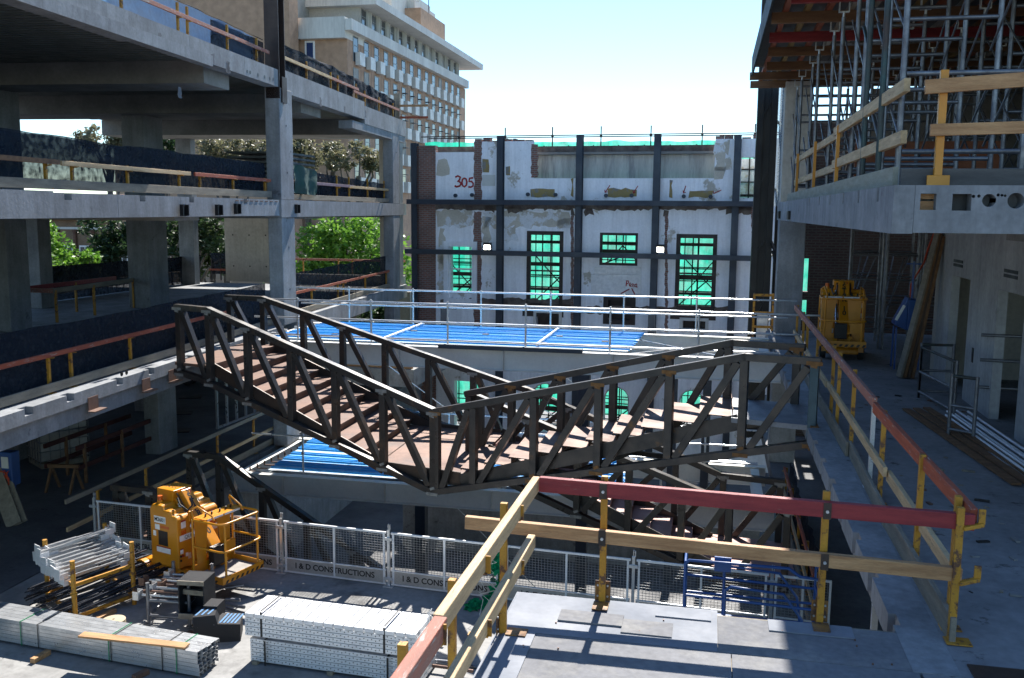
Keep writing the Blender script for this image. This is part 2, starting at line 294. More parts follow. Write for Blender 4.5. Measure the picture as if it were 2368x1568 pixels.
def plates(mb, P, xs, zs, skip, th, circ=()):
    """wall of rectangular cells in (a,z) with openings; P(a,d,z) maps to the world, d = depth; skip = list of open rectangles, circ = (a,z,r)"""
    xs = sorted(set([round(x, 4) for x in xs])); zs = sorted(set([round(z, 4) for z in zs])); nx = len(xs)-1; nz = len(zs)-1
    def op(i, k):
        if i < 0 or k < 0 or i >= nx or k >= nz: return True
        a = (xs[i]+xs[i+1])/2; z = (zs[k]+zs[k+1])/2
        return any(r[0] < a < r[1] and r[2] < z < r[3] for r in skip)
    for i in range(nx):
        for k in range(nz):
            if op(i, k): continue
            a0, a1, z0, z1 = xs[i], xs[i+1], zs[k], zs[k+1]
            cc = [c for c in circ if a0 < c[0] < a1 and z0 < c[1] < z1]
            if cc:
                c = cc[0]; out = []; inn = []
                an = sorted([2*math.pi*j/24 for j in range(24)]+[math.atan2(zq-c[1], aq-c[0]) % (2*math.pi) for aq in (a0, a1) for zq in (z0, z1)]); n = len(an)
                for t in an:
                    dx, dz = math.cos(t), math.sin(t)
                    m = min(((a1-c[0])/dx if dx > 1e-6 else ((a0-c[0])/dx if dx < -1e-6 else 1e9)), ((z1-c[1])/dz if dz > 1e-6 else ((z0-c[1])/dz if dz < -1e-6 else 1e9)))
                    out.append((c[0]+dx*m, c[1]+dz*m)); inn.append((c[0]+dx*c[2], c[1]+dz*c[2]))
                for j in range(n):
                    q = (j+1) % n
                    mb.poly([P(out[j][0], 0, out[j][1]), P(out[q][0], 0, out[q][1]), P(inn[q][0], 0, inn[q][1]), P(inn[j][0], 0, inn[j][1])])
                    mb.poly([P(inn[j][0], 0, inn[j][1]), P(inn[q][0], 0, inn[q][1]), P(inn[q][0], th, inn[q][1]), P(inn[j][0], th, inn[j][1])])
            else: mb.poly([P(a0, 0, z0), P(a1, 0, z0), P(a1, 0, z1), P(a0, 0, z1)])
            if not cc: mb.poly([P(a0, th, z1), P(a1, th, z1), P(a1, th, z0), P(a0, th, z0)])
            if op(i-1, k): mb.poly([P(a0, th, z0), P(a0, 0, z0), P(a0, 0, z1), P(a0, th, z1)])
            if op(i+1, k): mb.poly([P(a1, 0, z0), P(a1, th, z0), P(a1, th, z1), P(a1, 0, z1)])
            if op(i, k-1): mb.poly([P(a0, th, z0), P(a1, th, z0), P(a1, 0, z0), P(a0, 0, z0)])
            if op(i, k+1): mb.poly([P(a0, 0, z1), P(a1, 0, z1), P(a1, th, z1), P(a0, th, z1)])
    return mb
def ragged(pts, step=.12, j=.05, rnd=random):
    out = []
    for i, p in enumerate(pts):
        q = pts[(i+1) % len(pts)]; L = math.dist(p, q); n = max(1, int(L/step))
        for k in range(n): out.append((lerp(p[0], q[0], k/n)+rnd.uniform(-j, j), lerp(p[1], q[1], k/n)+rnd.uniform(-j, j)))
    return out
def sheet(mb, p0, p1, zb, zt, n=24, m=5, amp=.04, sag=.0, fr=1.7, both=True, seed=0.):
    """hanging cloth between plan points p0 and p1; zb/zt: bottom and top heights at both ends"""
    p0 = V((p0[0], p0[1], 0)); p1 = V((p1[0], p1[1], 0)); d = p1-p0; L = d.length; nn = V((-d.y, d.x, 0)).normalized(); vs = []; fs = []
    for i in range(n+1):
        t = i/n
        for k in range(m+1):
            u = k/m; z = lerp(lerp(zb[0], zb[1], t), lerp(zt[0], zt[1], t), u)
            w = noise.noise(V((t*L*fr+seed, u*1.3, seed)))*amp + noise.noise(V((t*L*fr*3+u*2, u*3, seed+9)))*amp*.5
            z += noise.noise(V((t*L*1.1, seed+5, 0)))*sag*u
            q = p0+d*t+nn*w; vs.append((q.x, q.y, z))
    for i in range(n):
        for k in range(m): a = i*(m+1)+k; fs.append((a, a+m+1, a+m+2, a+1))
    return mb.add(vs, fs, True)
# ------------------------------------------------------------------ ground, sky, light
mb = MB(); mb.poly([(-900, -300, -7), (900, -300, -7), (900, 1600, -7), (-900, 1600, -7)])
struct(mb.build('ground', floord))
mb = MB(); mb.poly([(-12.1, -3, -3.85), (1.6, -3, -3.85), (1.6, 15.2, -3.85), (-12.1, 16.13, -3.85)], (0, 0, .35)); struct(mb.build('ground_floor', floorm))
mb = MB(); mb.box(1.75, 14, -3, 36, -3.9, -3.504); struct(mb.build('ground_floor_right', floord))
# guard walls that close the pit
mb = MB(); mb.box(-12.1, 1.6, 15.0, 15.34, -7, -3.86); struct(mb.build('retaining_wall', conc))
w = bpy.data.worlds.new('World'); S.world = w; w.use_nodes = True
bg = w.node_tree.nodes['Background']; sky = w.node_tree.nodes.new('ShaderNodeTexSky'); sky.sky_type = 'NISHITA'; sky.sun_disc = False
SUN = V((.022, 1.1, 1.16)).normalized(); EL = math.asin(SUN.z); AZ = math.atan2(SUN.x, SUN.y)
sky.sun_elevation = EL; sky.sun_rotation = AZ; sky.air_density = 1.0; sky.dust_density = .0; sky.ozone_density = 1.5
tn = w.node_tree.nodes.new('ShaderNodeMix'); tn.data_type = 'RGBA'; tn.blend_type = 'MULTIPLY'; tn.inputs['Factor'].default_value = 1; tn.inputs['B'].default_value = (.80, .965, 1.09, 1)
w.node_tree.links.new(sky.outputs[0], tn.inputs['A']); w.node_tree.links.new(tn.outputs['Result'], bg.inputs[0]); bg.inputs[1].default_value = .092
sl = bpy.data.lights.new('sun', 'SUN'); sl.energy = 5.0; sl.angle = math.radians(.53); sl.color = (1, .955, .89)
so = bpy.data.objects.new('sun', sl); COL.objects.link(so); so.rotation_euler = (-SUN).to_track_quat('-Z', 'Y').to_euler(); so.location = (0, 30, 40)
S.view_settings.view_transform = 'Standard'; S.view_settings.look = 'None'; S.view_settings.exposure = 1.3; S.view_settings.gamma = 1
# ------------------------------------------------------------------ left concrete frame building
A0 = V((-11.3, 18.1, 0)); LU = V((-.0748, .9972, 0)); LN = V((-.9972, -.0748, 0))
def LF(s, t, z): return A0 + LU*s + LN*t + V((0, 0, z))
def lbox(mb, s0, s1, t0, t1, z0, z1):
    P = [LF(s0, t0, z0), LF(s0, t1, z0), LF(s1, t1, z0), LF(s1, t0, z0)]; return mb.poly(P, (0, 0, z1-z0))
LA = A0; LB = A0+LU*10
def LP(p): return UP(p[0], p[1], LA, LB)
def ls(p): q = LP(p)-A0; return q.dot(LU), q.z
fb = thing('concrete_building', 'unfinished grey concrete frame building with open floors and cloth draped edges', 'building', (-15, 24, -3.5))
SE = 20.6
for zt, dp, nm in ((0, .42, 'floor_slab'), (3.53, .22, 'floor_slab'), (7.05, .24, 'floor_slab')):
    mb = MB(); lbox(mb, -15, SE, .42, 12, zt-dp, zt); mb.build(nm, conc if zt == 0 else concd, fb)
# edge beams with notches
rr = random.Random(3)
def edge(s0, s1, zb, zt, t0, t1, mat, notch=(), nm='edge_beam'):
    mb = MB(); cur = s0
    for a in sorted(notch):
        lbox(mb, cur, a, t0, t1, zb, zt); lbox(mb, a, a+.22, t0, t1, zb, zt-.12); lbox(mb, a, a+.22, t0+.14, t1, zt-.12, zt); cur = a+.22
    lbox(mb, cur, s1, t0, t1, zb, zt); return mb.build(nm, mat, fb)
edge(-15, 6.3, -.24, 0.004, 0, .42, conc, [-11.5, -9.3, -7.2, -5.05, -3.9, -2.3, -1.1, .6, 2.4])
edge(-15, 6.3, -.58, -.243, .1, .5, conc)
edge(7.45, SE, -.45, .1, .02, .42, conc)
edge(-15, -3.95, 3.1, 3.56, 0, .42, conc, [-9.0, -6.6]); edge(-3.945, 6.28, 3.1, 3.535, .03, .42, conc, [-3.6, -1.1, 1.0, 3.9])
edge(6.3, 7.5, 3.05, 3.54, -.02, .5, conc); edge(7.5, SE, 3.06, 3.54, .03, .42, conc)
edge(-15, -.9, 6.55, 7.05, -.02, .42, conc); edge(-.895, 6.5, 6.60, 7.06, .03, .42, conc); edge(-15, 2.2, 6.52, 6.76, -.07, -.022, conc, nm='fascia_strip')
edge(6.95, 14.6, 6.5, 7.12, .03, .45, conc); edge(14.61, SE, 6.35, 6.98, .03, .45, conc); edge(13.2, SE, 6.08, 6.345, .05, .55, conc, nm='drop_beam')
for s0, s1, z0 in ((-9, -7.6, 3.0), (1.2, 2.4, 3.0), (9.7, 11.2, 2.98), (17.8, 19.6, 2.98), (-7, -5.4, 6.3), (2.9, 4.3, 6.25), (9.4, 11.2, 6.22), (17.6, 19.8, 6.2)):
    mb = MB(); lbox(mb, s0, s1, .5, 12, z0, 3.3 if z0 < 4 else 6.8); mb.build('band_beam', concd, fb)
mb = MB()
for k in range(34):
    s = -4.9+k*.23
    if s < 2.7: lbox(mb, s, s+.1, .5, 12, 6.755, 6.805)
for k in range(60):
    s = 4.4+k*.21
    if not (9.2 < s < 11.3 or s > 17.4): lbox(mb, s, s+.09, .5, 12, 6.755, 6.805)
mb.build('metal_decking', M('deck_soffit', (.26, .27, .24), (.2, .21, .19), 2, .5, .3), fb)
def col(s0, s1, t0, t1, z0, z1, mat=conc): mb = MB(); lbox(mb, s0, s1, t0, t1, z0, z1); mb.build('column', mat, fb, bevel=.02)
for z0, z1 in ((-3.5, -.58), (0, 3.05), (3.54, 6.6)):
    col(6.42, 7.4, .02, .44, z0, z1); col(18.5, 19.5, .04, .46, z0, z1)
    for (x, y, dx, dy) in ((-18.42, 28.15, .78, 1.1), (-22.2, 37.0, .7, .4), (-21.6 if z0 < 3 else -23.3, 26.8, .7 if z0 < 3 else 1.0, .6), (-18.6, 21.7, 1.1, .8), (-15, 23.2, .45, .9)):
        if x > -16 and z0 > -1: continue
        if x < -21 and z0 < -1: continue
        mb = MB(); mb.box(x-dx/2, x+dx/2, y-dy/2, y+dy/2, z0, z1 if z0 < 3 else 6.3); mb.build('column', conc, fb, bevel=.015)
mb = MB(); mb.box(-21.6, -19.25, 39.0, 39.25, 0, 3.3); mb.build('wall_panel', cream, fb)
mb = MB(); mb.box(-13.8, -12.9, 37.9, 38.3, 0, 6.2); mb.build('wall_panel', cream, fb)
mb = MB(); mb.box(-24, -20.6, 14, 20.8, 0, 3.08); mb.build('core_wall', concd, fb)
mb = MB(); mb.box(-24, -20.9, 12, 21.5, 3.54, 6.6); mb.build('core_wall', concd, fb)
mb = MB()
for sx_, sz_ in ((6.9, 1.0), (6.9, 2.2), (6.9, 4.3), (6.9, 5.6), (19, 1.2), (19, 4.4), (19, 5.6)): mb.cyl(LF(sx_, .018, sz_), .03, .006, 8, LN)
for kx in range(3):
    for kz in range(2): mb.cyl((-21.2+.8*kx, 38.997, .7+1.4*kz), .035, .008, 8, (0, 1, 0))
mb.build('tie_hole', blackst, fb)
mb = MB()
for sx_ in (-10.8, -8.2, -5.6, -1.9, .6, 3.1, 5.2): lbox(mb, sx_, sx_+.012, -.0015 if sx_ < -4 else .0285, .03, 3.11, 3.53)
for sx_ in (-8, -4.5, 1.3, 4.2): lbox(mb, sx_, sx_+.012, -.022 if sx_ < -.9 else .0285, .03, 6.77, 7.04)
for sx_ in (9.1, 11.8, 16.5, 18.4): lbox(mb, sx_, sx_+.012, .0285, .03, 6.52 if sx_ < 14 else 6.36, 7.08 if sx_ < 14 else 6.96)
mb.build('form_joint', concd, fb)
# ground storey of the left building: slab, walls
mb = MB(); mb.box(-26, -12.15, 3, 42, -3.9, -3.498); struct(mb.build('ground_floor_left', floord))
mb = MB(); mb.box(-12.6, -12.15, 15.9, 39, -4.3, -3.902); mb.build('slab_edge', conc, fb)
mb = MB(); mb.box(-26, -25.6, 8, 42, -3.49, -.45); mb.build('core_wall', concd, fb)
mb = MB(); mb.box(-26, -16.6, 16.9, 17.3, -3.49, -.45); mb.build('core_wall', cream, fb)
mb = MB(); mb.box(-26, -13.5, 41, 41.3, -3.49, -.45); mb.build('core_wall', concd, fb)
mb = MB(); mb.box(-12.6, -12.2, 15.5, 39, -7, -4.302); mb.build('basement_wall', conc, fb)
# brackets and cast-in plates on the beam faces
for (p, sz, z) in [((398, 877), (.5, .3), 0), ((213, 895), (.5, .3), 0), ((336, 862), (.45, .28), 0)]:
    s, _ = ls(p); mb = MB(); lbox(mb, s-.16, s+.16, -.012, -.001, -.40, -.16); lbox(mb, s-.2, s+.2, -.16, -.012, -.42, -.40); mb.build('steel_bracket', rust, fb)
for p in (T13(1268, 160), T13(1510, 158), T13(1640, 150), T13(2060, 150)):
    s, z = ls(p); mb = MB(); lbox(mb, s-.14, s+.14, -.034, -.022, z-.13, z+.13); lbox(mb, s-.14, s-.11, -.1, -.034, z-.12, z+.12); lbox(mb, s+.11, s+.14, -.1, -.034, z-.12, z+.12); mb.build('steel_bracket', blackst, fb)
mb = MB()
for p in (T11(1340, 380), T11(1368, 385), T11(1732, 500), T11(1752, 505), T11(1806, 523), T11(1852, 537), T11(1888, 548), T11(1912, 552)):
    s, z = ls(p); mb.cyl(LF(s, .0285, z), .045, .006, 10, LN)
for p in (T13(848, 1300-0), T13(882, 1290)): s, z = ls(p); mb.cyl(LF(s, -.001, z), .05, .006, 10, LN)
mb.build('duct_hole', black, fb)
mb = MB()
for k in range(11): s, z = ls(T13(1660+k*34, 93+k*.8)); lbox(mb, s-.09, s+.09, .022, .029, z-.012, z+.012)
mb.build('starter_slot', rust, fb)
rr = random.Random(11); mb = MB()
for p in (T11(1125, 280), T11(1490, 410), T11(1600, 470), T12(115, 470), T12(760, 715), T12(928, 765), T12(1075, 800), T11(1260, 690-40)):
    s, z = ls(p); pts = ragged([(s-.09, z-.12), (s+.09, z-.12), (s+.07, z+.12), (s-.08, z+.12)], .06, .035, rr); mb.poly([LF(a, .027, b) for a, b in pts])
mb.build('stain', M('damp_stain', (.13, .13, .14), (.2, .2, .21), 8, .8), fb)
# ------------------------------------------------------------------ guard rails (each run is a thing)
def guard(name, label, pts, H, rails, posts, kick=None, cl=None, off=V((0, 0, 0)), group=None, postmat=None, pw=.05):
    """pts: run ends; posts: fractions; rails: (name, height, material, h, f0, f1)"""
    a, b = V(pts[0]), V(pts[1]); d = (b-a); nrm = V((-d.y, d.x, 0)).normalized()
    g = thing(name, label, 'guard rail', tuple(a), group)
    for f in posts:
        p = a+d*f; mb = MB(); mb.box(p.x-pw/2, p.x+pw/2, p.y-pw/2, p.y+pw/2, p.z, p.z+H); mb.box(p.x-.09, p.x+.09, p.y-.07, p.y+.07, p.z+.001, p.z+.014)
        for r in rails: mb.bar(p+V((0, 0, r[1]-.01))-nrm*.0-V((0, 0, r[3]/2+.012)), p+V((0, 0, r[1]-r[3]/2-.012))+off*1.9, .05, .012)
        mb.build('post', postmat or yelp, g)
    for r in rails:
        mb = MB(); p = a+d*r[4]+off+V((0, 0, r[1])); q = a+d*r[5]+off+V((0, 0, r[1])); mb.bar(p, q, .045, r[3]); mb.build(r[0], r[2], g, bevel=.006)
    if kick: mb = MB(); mb.bar(a+off*1.2+V((0, 0, .10+kick[0])), b+off*1.2+V((0, 0, .10+kick[0])), .04, kick[1]); mb.build('toe_board', woodg, g, bevel=.005)
    if cl:
        for c in cl: mb = MB(); mb2 = sheet(mb, a+d*c[0]+off*-1.6, a+d*c[1]+off*-1.6, (a.z+d.z*c[0]+c[2], a.z+d.z*c[1]+c[2]), (a.z+d.z*c[0]+c[3], a.z+d.z*c[1]+c[4]), int(10+40*(c[1]-c[0])), 6, c[6] if len(c) > 6 else .05, .05, seed=a.y*3+c[0]*7); mb.build('shade_cloth', c[5], g)
    return g
def fr(s, s0, s1): return (s-s0)/(s1-s0)
IN = LN*-.06
# L1 left
s0, s1 = -14, 6.3
ps = [fr(ls(p)[0], s0, s1) for p in (T13(80, 1340), T13(490, 1240), T13(640, 1215), T13(1040, 1110), T13(1360, 1020), T13(1715, 930))]
guard('guard_rail', 'guard rail with dark shade cloth on the open frame first floor behind the stair', (LF(s0, .42, .0), LF(s1, .42, 0)), .72, [('mid_rail', .70, orat, .085, .0, .86)], ps, (.02, .16), [(0, 1, .05, 1.22, 1.18, shade, .06)], IN)
# L2 left
s0, s1 = -13, 6.2
ps = [fr(ls(p)[0], s0, s1) for p in (T11(435, 1310), T11(615, 1310), T11(990, 1325), T11(1340, 1335), T11(1480, 1340), T11(1705, 1350), T11(1920, 1355))]
guard('guard_rail', 'edge guard rail with dark cloth folded over its top on the open frame second floor', (LF(s0, .3, 3.6), LF(s1, .3, 3.6)), .52, [('mid_rail', .47, woodf, .085, 0, fr(ls(T11(500, 1160))[0], s0, s1)), ('mid_rail', .46, woody, .085, fr(ls(T11(515, 1160))[0], s0, s1), fr(ls(T11(1395, 1215))[0], s0, s1)), ('mid_rail', .46, orat, .085, fr(ls(T11(1425, 1215))[0], s0, s1), 1)], ps, (-.02, .17), [(0, 1, .02, .90, .9, shade_open, .06), (.02, 1, .48, .93, .92, shade, .05), (0, .42, .05, .5, .45, shade_open, .08), (.9, 1, .02, .6, .6, shade, .06)], IN)
# L3 left
s0, s1 = -13, 6.2
ps = [fr(ls(p)[0], s0, s1) for p in (T11(535, 45), T11(935, 180), T11(1320, 305), T11(1385, 325), T11(1655, 405), T11(1855, 470))]
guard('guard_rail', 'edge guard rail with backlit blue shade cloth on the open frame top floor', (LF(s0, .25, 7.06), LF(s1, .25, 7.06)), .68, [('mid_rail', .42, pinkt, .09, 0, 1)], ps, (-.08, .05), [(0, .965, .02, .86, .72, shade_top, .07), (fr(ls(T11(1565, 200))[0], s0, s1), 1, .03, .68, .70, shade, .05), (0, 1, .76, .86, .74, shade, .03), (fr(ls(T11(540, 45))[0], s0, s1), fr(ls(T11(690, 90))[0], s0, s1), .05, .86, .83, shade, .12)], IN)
s0, s1 = 7.0, 14.4
ps = [fr(ls(p)[0], s0, s1) for p in (T12(535, 520), T12(712, 575), T12(877, 630), T12(925, 640), T12(1050, 680))]
guard('guard_rail', 'guard rail with dark cloth and pale timber beyond the brown steel column', (LF(s0, .25, 7.12), LF(s1, .25, 7.12)), .6, [('mid_rail', .40, woody, .09, 0, .6), ('mid_rail', .40, pinkt, .09, .6, 1)], ps, (-.08, .05), [(0, 1, .02, .78, .84, shade_open, .08), (0, 1, .0, .55, .55, shade, .09), (0, 1, .70, .82, .86, shade, .04)], IN)
s0, s1 = 14.5, 20.2
ps = [fr(ls(p)[0], s0, s1) for p in (T12(1107, 700), T12(1205, 770), T12(1300, 800))]
guard('guard_rail', 'last guard rail with sagging dark cloth on the top floor corner by the tan tower', (LF(s0, .25, 6.98), LF(s1, .25, 6.98)), .62, [('mid_rail', .42, pinkt, .09, -.12, 1)], ps, None, [(0, 1, .02, .95, .8, shade, .12), (0, 1, .5, .98, .82, shade, .1)], IN)
mb = MB(); e = LF(20.3, .3, 7.5)
g = thing('guard_rail', 'pair of short timber rail ends poking out past the top floor corner', 'guard rail', tuple(e))
for dz, m in ((.1, woodx), (-.38, orat)): mb = MB(); mb.bar(e+V((-.5, 0, dz)), e+V((1.3, .1, dz)), .045, .09); mb.build('mid_rail', m, g)
mb = MB(); mb.box(e.x-.15, e.x+.1, e.y-.05, e.y+.1, 6.98, 8.1); mb.build('post', woodg, g)
# L2 right of column
s0, s1 = 7.6, 19.0
ps = [fr(ls(p)[0], s0, s1) for p in (T12(765, 1370), T12(928, 1375), T12(1010, 1378), T12(1135, 1380), T12(1247, 1380))]
guard('guard_rail', 'second floor guard rail with dark cloth between the front column and the retained white wall', (LF(s0, .3, 3.56), LF(s1, .3, 3.58)), .85, [('mid_rail', .52, M('mauve_timber', (.30, .2, .24), None, 3, .7), .09, 0, .55), ('mid_rail', .50, woody, .09, .5, 1)], ps, (-.02, .15), [(0, 1, .05, .92, .72, shade_open, .06), (.08, 1, .03, .55, .5, shade, .05)], IN)
mb = MB(); sheet(mb, LF(7.6, .1, 0), LF(9.6, .1, 0), (3.75, 3.7), (4.55, 4.45), 14, 6, .12, .1)
solo(mb, 'shade_cloth', M('green_tarp', (.008, .05, .04), (.01, .08, .06), 3, .7), 'dark green cloth bundle hung over the second floor rail beside the front column', 'cloth', tuple(LF(7.6, .1, 3.6)))
# L1 right of column, far side rails
s0, s1 = 7.6, 18.6
ps = [fr(ls(p)[0], s0, s1) for p in (T14(495, 540), T14(672, 515), T14(710, 490), T14(858, 455), T14(1000, 435))]
guard('guard_rail', 'first floor guard rail with dark cloth rising towards the retained white wall', (LF(s0, .3, .12), LF(s1, .3, .12)), .72, [('mid_rail', .68, orat, .085, 0, 1)], ps, (.0, .16), [(0, 1, .05, 1.25, 1.28, shade, .05)], IN)
guard('guard_rail', 'far guard rail of two orange timbers in front of the bright green tree', ((-19.1, 39.2, 0), (-13.2, 39.4, 0)), 1.1, [('top_rail', 1.05, pinkt, .1, 0, 1), ('mid_rail', .35, woodf, .1, 0, 1)], (.02, .2, .48, .59, .95), None, None, V((0, .05, 0)))
mb = MB(); mb.box(-19.1, -13.0, 38.5, 38.9, -.2, .45); solo(mb, 'parapet', cream, 'low pale concrete parapet below the far orange guard rail', 'wall', (-16, 38.7, 0))
guard('guard_rail', 'dark cloth covered guard rail along the far edge of the first floor', ((-22.6, 27.6, 0), (-22.55, 38.3, 0)), 1.0, [('mid_rail', .5, woodg, .085, 0, 1)], (.05, .3, .55, .8), None, [(0, 1, .02, 1.22, 1.18, shade, .05), (0, 1, .6, 1.22, 1.2, shade, .08)], V((-.06, 0, 0)), postmat=brownst)
guard('guard_rail', 'short far guard rail with torn black cloth beside the pale wall panel', ((-22.5, 39.2, 0), (-21.6, 39.2, 0)), 1.0, [('mid_rail', .5, orat, .085, 0, 1)], (.1, .6), None, [(0, 1, .3, 1.25, 1.28, shade, .1)], V((0, -.06, 0)), postmat=brownst)
# barricade round the floor opening
bx = thing('timber_barricade', 'low barricade of red and grey timbers round an opening on the first floor', 'barricade', (-18.3, 25, 0))
q = [V((-18.3, 23.3, 0)), V((-18.9, 28.3, 0)), V((-19.5, 23.3, 0))]
for i, (a, b, m) in enumerate(((q[0], V((-18.7, 28.2, 0)), woodg), (q[2], V((-19.7, 28.2, 0)), redt), (q[0], q[2], pinkt))):
    mb = MB(); mb.bar(a+V((0, 0, .92)), b+V((0, 0, .92)), .05, .13); mb.build('top_rail', m, bx)
for p in ((-18.3, 23.4), (-18.45, 25.3), (-18.65, 27.6), (-19.5, 23.4), (-19.6, 26)): mb = MB(); mb.box(p[0]-.03, p[0]+.03, p[1]-.03, p[1]+.03, 0, .93); mb.build('post', yelp, bx)
# steel column stub at the top floor
c0 = LF(6.75, .2, 0); stc = thing('steel_column', 'tall brown and blue grey steel column standing on the open frame top floor', 'column', (c0.x, c0.y, 6.3))
mb = MB(); lbox(mb, 6.42, 6.45, .0, .40, 6.3, 11.5); lbox(mb, 6.85, 6.88, .0, .40, 6.3, 11.5); lbox(mb, 6.45, 6.85, .185, .215, 6.3, 11.5); mb.build('shaft', brownst, stc)
mb = MB(); lbox(mb, 6.89, 6.93, .02, .32, 6.2, 11.5); mb.build('side_plate', darkst, stc)
mb = MB(); lbox(mb, 6.55, 6.9, -.03, -.003, 6.2, 6.9); mb.build('splice_plate', brownst, stc)
# stack of decking sheets on L2
mb = MB(); base = V((-15.5, 31.5, 3.75)); t = thing('decking_stack', 'stack of corrugated steel decking sheets on the second floor behind the front column', 'stack', tuple(base))
for k in range(7):
    mb = MB(); z = base.z+.45+k*.16
    for i in range(6): mb.add(*(lambda x: ([(x, base.y-1.4, z), (x+.06, base.y-1.4, z+.07), (x+.2, base.y-1.4, z+.07), (x+.26, base.y-1.4, z), (x, base.y+1.4, z), (x+.06, base.y+1.4, z+.07), (x+.2, base.y+1.4, z+.07), (x+.26, base.y+1.4, z)], [(0, 4, 5, 1), (1, 5, 6, 2), (2, 6, 7, 3)]))(base.x-1.0+i*.33))
    mb.box(base.x-1.0, base.x+1.0, base.y-1.4, base.y-1.38, z, z+.07); mb.box(base.x+.98, base.x+1.02, base.y-1.4, base.y+1.4, z, z+.07); mb.build('sheet', M('deck_sheet_dark', (.22, .25, .27), (.14, .16, .18), 3, .45, .6) if 'deck_sheet_dark' not in bpy.data.materials else bpy.data.materials['deck_sheet_dark'], t)
for dy in (-1, 1): mb = MB(); mb.box(base.x-1.2, base.x+1.6, base.y+dy-.05, base.y+dy+.05, base.z, base.z+.45); mb.build('bearer', woodx, t)
# ------------------------------------------------------------------ retained old wall
W0 = V((-12.6, 38.6, 0)); W1 = V((1.7, 37.8, 0)); WU = (W1-W0).normalized(); WN = V((WU.y, -WU.x, 0))   # WN points to the camera
def WF(a, d, z): return W0+WU*a-WN*d+V((0, 0, z))
def wp(p): q = UP(p[0], p[1], W0, W1)-W0; return q.dot(WU), q.z
wl = thing('old_wall', 'retained old brick wall with peeling white plaster, window openings and red 305 graffiti', 'wall', tuple(WF(7, 0, -7)))
def rect(p, q): a = wp(p); b = wp(q); return (min(a[0], b[0]), max(a[0], b[0]), min(a[1], b[1]), max(a[1], b[1]))
wins = [rect((1040, 566), (1098, 679)), rect((1218, 534), (1300, 712)), rect((1387, 538), (1473, 615)), rect((1564, 541), (1652, 718)), rect((1395, 682), (1468, 752)), rect((1578, 740), (1630, 765)), rect((1240, 722), (1292, 758))]
arch = [rect((1228, 884), (1292, 1000)), rect((1395, 893), (1452, 1000)), rect((1570, 900), (1624, 1000)), rect((1050, 880), (1115, 990)), rect((1400, 1010), (1450, 1100))]
rec = rect(T21(690, 130), T21(1642, 305)); rec = (rec[0], rec[1], rec[2], 7)
rdoor = rect(T21(1785, 195), T21(1868, 410))
topz = wp(T21(560, 112))[1]; lowl = rect(T21(105, 135), T21(386, 168)); lowz = lowl[2]
sk = wins+arch+[rec, rdoor, (-2, lowl[1], lowz, 9)]
AL, AR = .0, 16.
xs = [AL, AR]+[v for r in sk for v in r[:2] if AL < v < AR]; zs = [-7, topz]+[v for r in sk for v in r[2:] if -7 < v < topz]
mb = plates(MB(), WF, xs, zs, sk, .42); mb.build('plaster_face', plaster, wl)
# left brick pier rises above
pl = rect(T21(105, 135), T21(188, 900)); mb = MB(); mb.poly([WF(pl[0]-.2, -.03, -7), WF(pl[1], -.03, -7), WF(pl[1], -.03, pl[3]), WF(pl[0]-.2, -.03, pl[3])], WN*-.3); mb.build('brick_pier', brickr, wl)
# arched heads: plaster spandrels over the square lower openings
for r in arch[:3]:
    mb = MB(); a0, a1, z1 = r[0], r[1], r[3]; c = (a0+a1)/2; rad = (a1-a0)/2
    for sgn in (-1, 1):
        pts = [(c+sgn*rad, z1-rad), (c+sgn*rad, z1)] + [(c+sgn*rad*math.sin(t), z1-rad+rad*math.cos(t)) for t in [math.pi/2*k/10 for k in range(0, 11)]]
        if sgn < 0: pts.reverse()
        mb.poly([WF(a, .0+.004, z) for a, z in pts], WN*-.35)
    mb.build('arch_head', plaster, wl)
    mb = MB(); n = 16; P = [(c+rad*math.cos(math.pi*k/n), z1-rad+rad*math.sin(math.pi*k/n)) for k in range(n+1)]
    mb.path([WF(a, .15, z) for a, z in [(c+rad, r[2])]+P+[(c-rad, r[2])]], .07, 6); mb.build('arch_frame', boxw, wl)
# recess with the stained inner wall and dark cornice
r0, r1, rz = rec[0], rec[1], rec[2]; tz = wp(T21(1200, 128))[1]; cz = wp(T21(1200, 175))[1]
mb = MB(); mb.poly([WF(r0-.5, .9, rz-.3), WF(r1+.5, .9, rz-.3), WF(r1+.5, .9, cz), WF(r0-.5, .9, cz)], WN*-.3); mb.build('inner_wall', stained, wl)
mb = MB(); mb.poly([WF(r0-.5, .8, cz+.01), WF(r1+.5, .8, cz+.01), WF(r1+.5, .8, tz), WF(r0-.5, .8, tz)], WN*-.4); mb.build('cornice', mortarm, wl)
mb = MB(); mb.bar(WF(r0-.4, .72, cz+.06), WF(r1+.4, .72, cz+.06), .12, .1); mb.build('pipe', M('old_pipe', (.35, .33, .3), None, 4, .7), wl)
lz = wp(T21(300, 135))[1]; mb = MB(); mb.poly([WF(0, .6, lowz-.2), WF(lowl[1], .6, lowz-.2), WF(lowl[1], .6, lz), WF(0, .6, lz)], WN*-.3); mb.build('inner_wall', mortarm, wl)
mb = MB(); mb.poly([WF(rdoor[0]-.3, 1.2, rdoor[2]), WF(rdoor[1]+.4, 1.2, rdoor[2]), WF(rdoor[1]+.4, 1.2, rdoor[3]), WF(rdoor[0]-.3, 1.2, rdoor[3])], WN*-.1); mb.build('inner_wall', plaster2, wl)
mb = MB(); rr = random.Random(5)
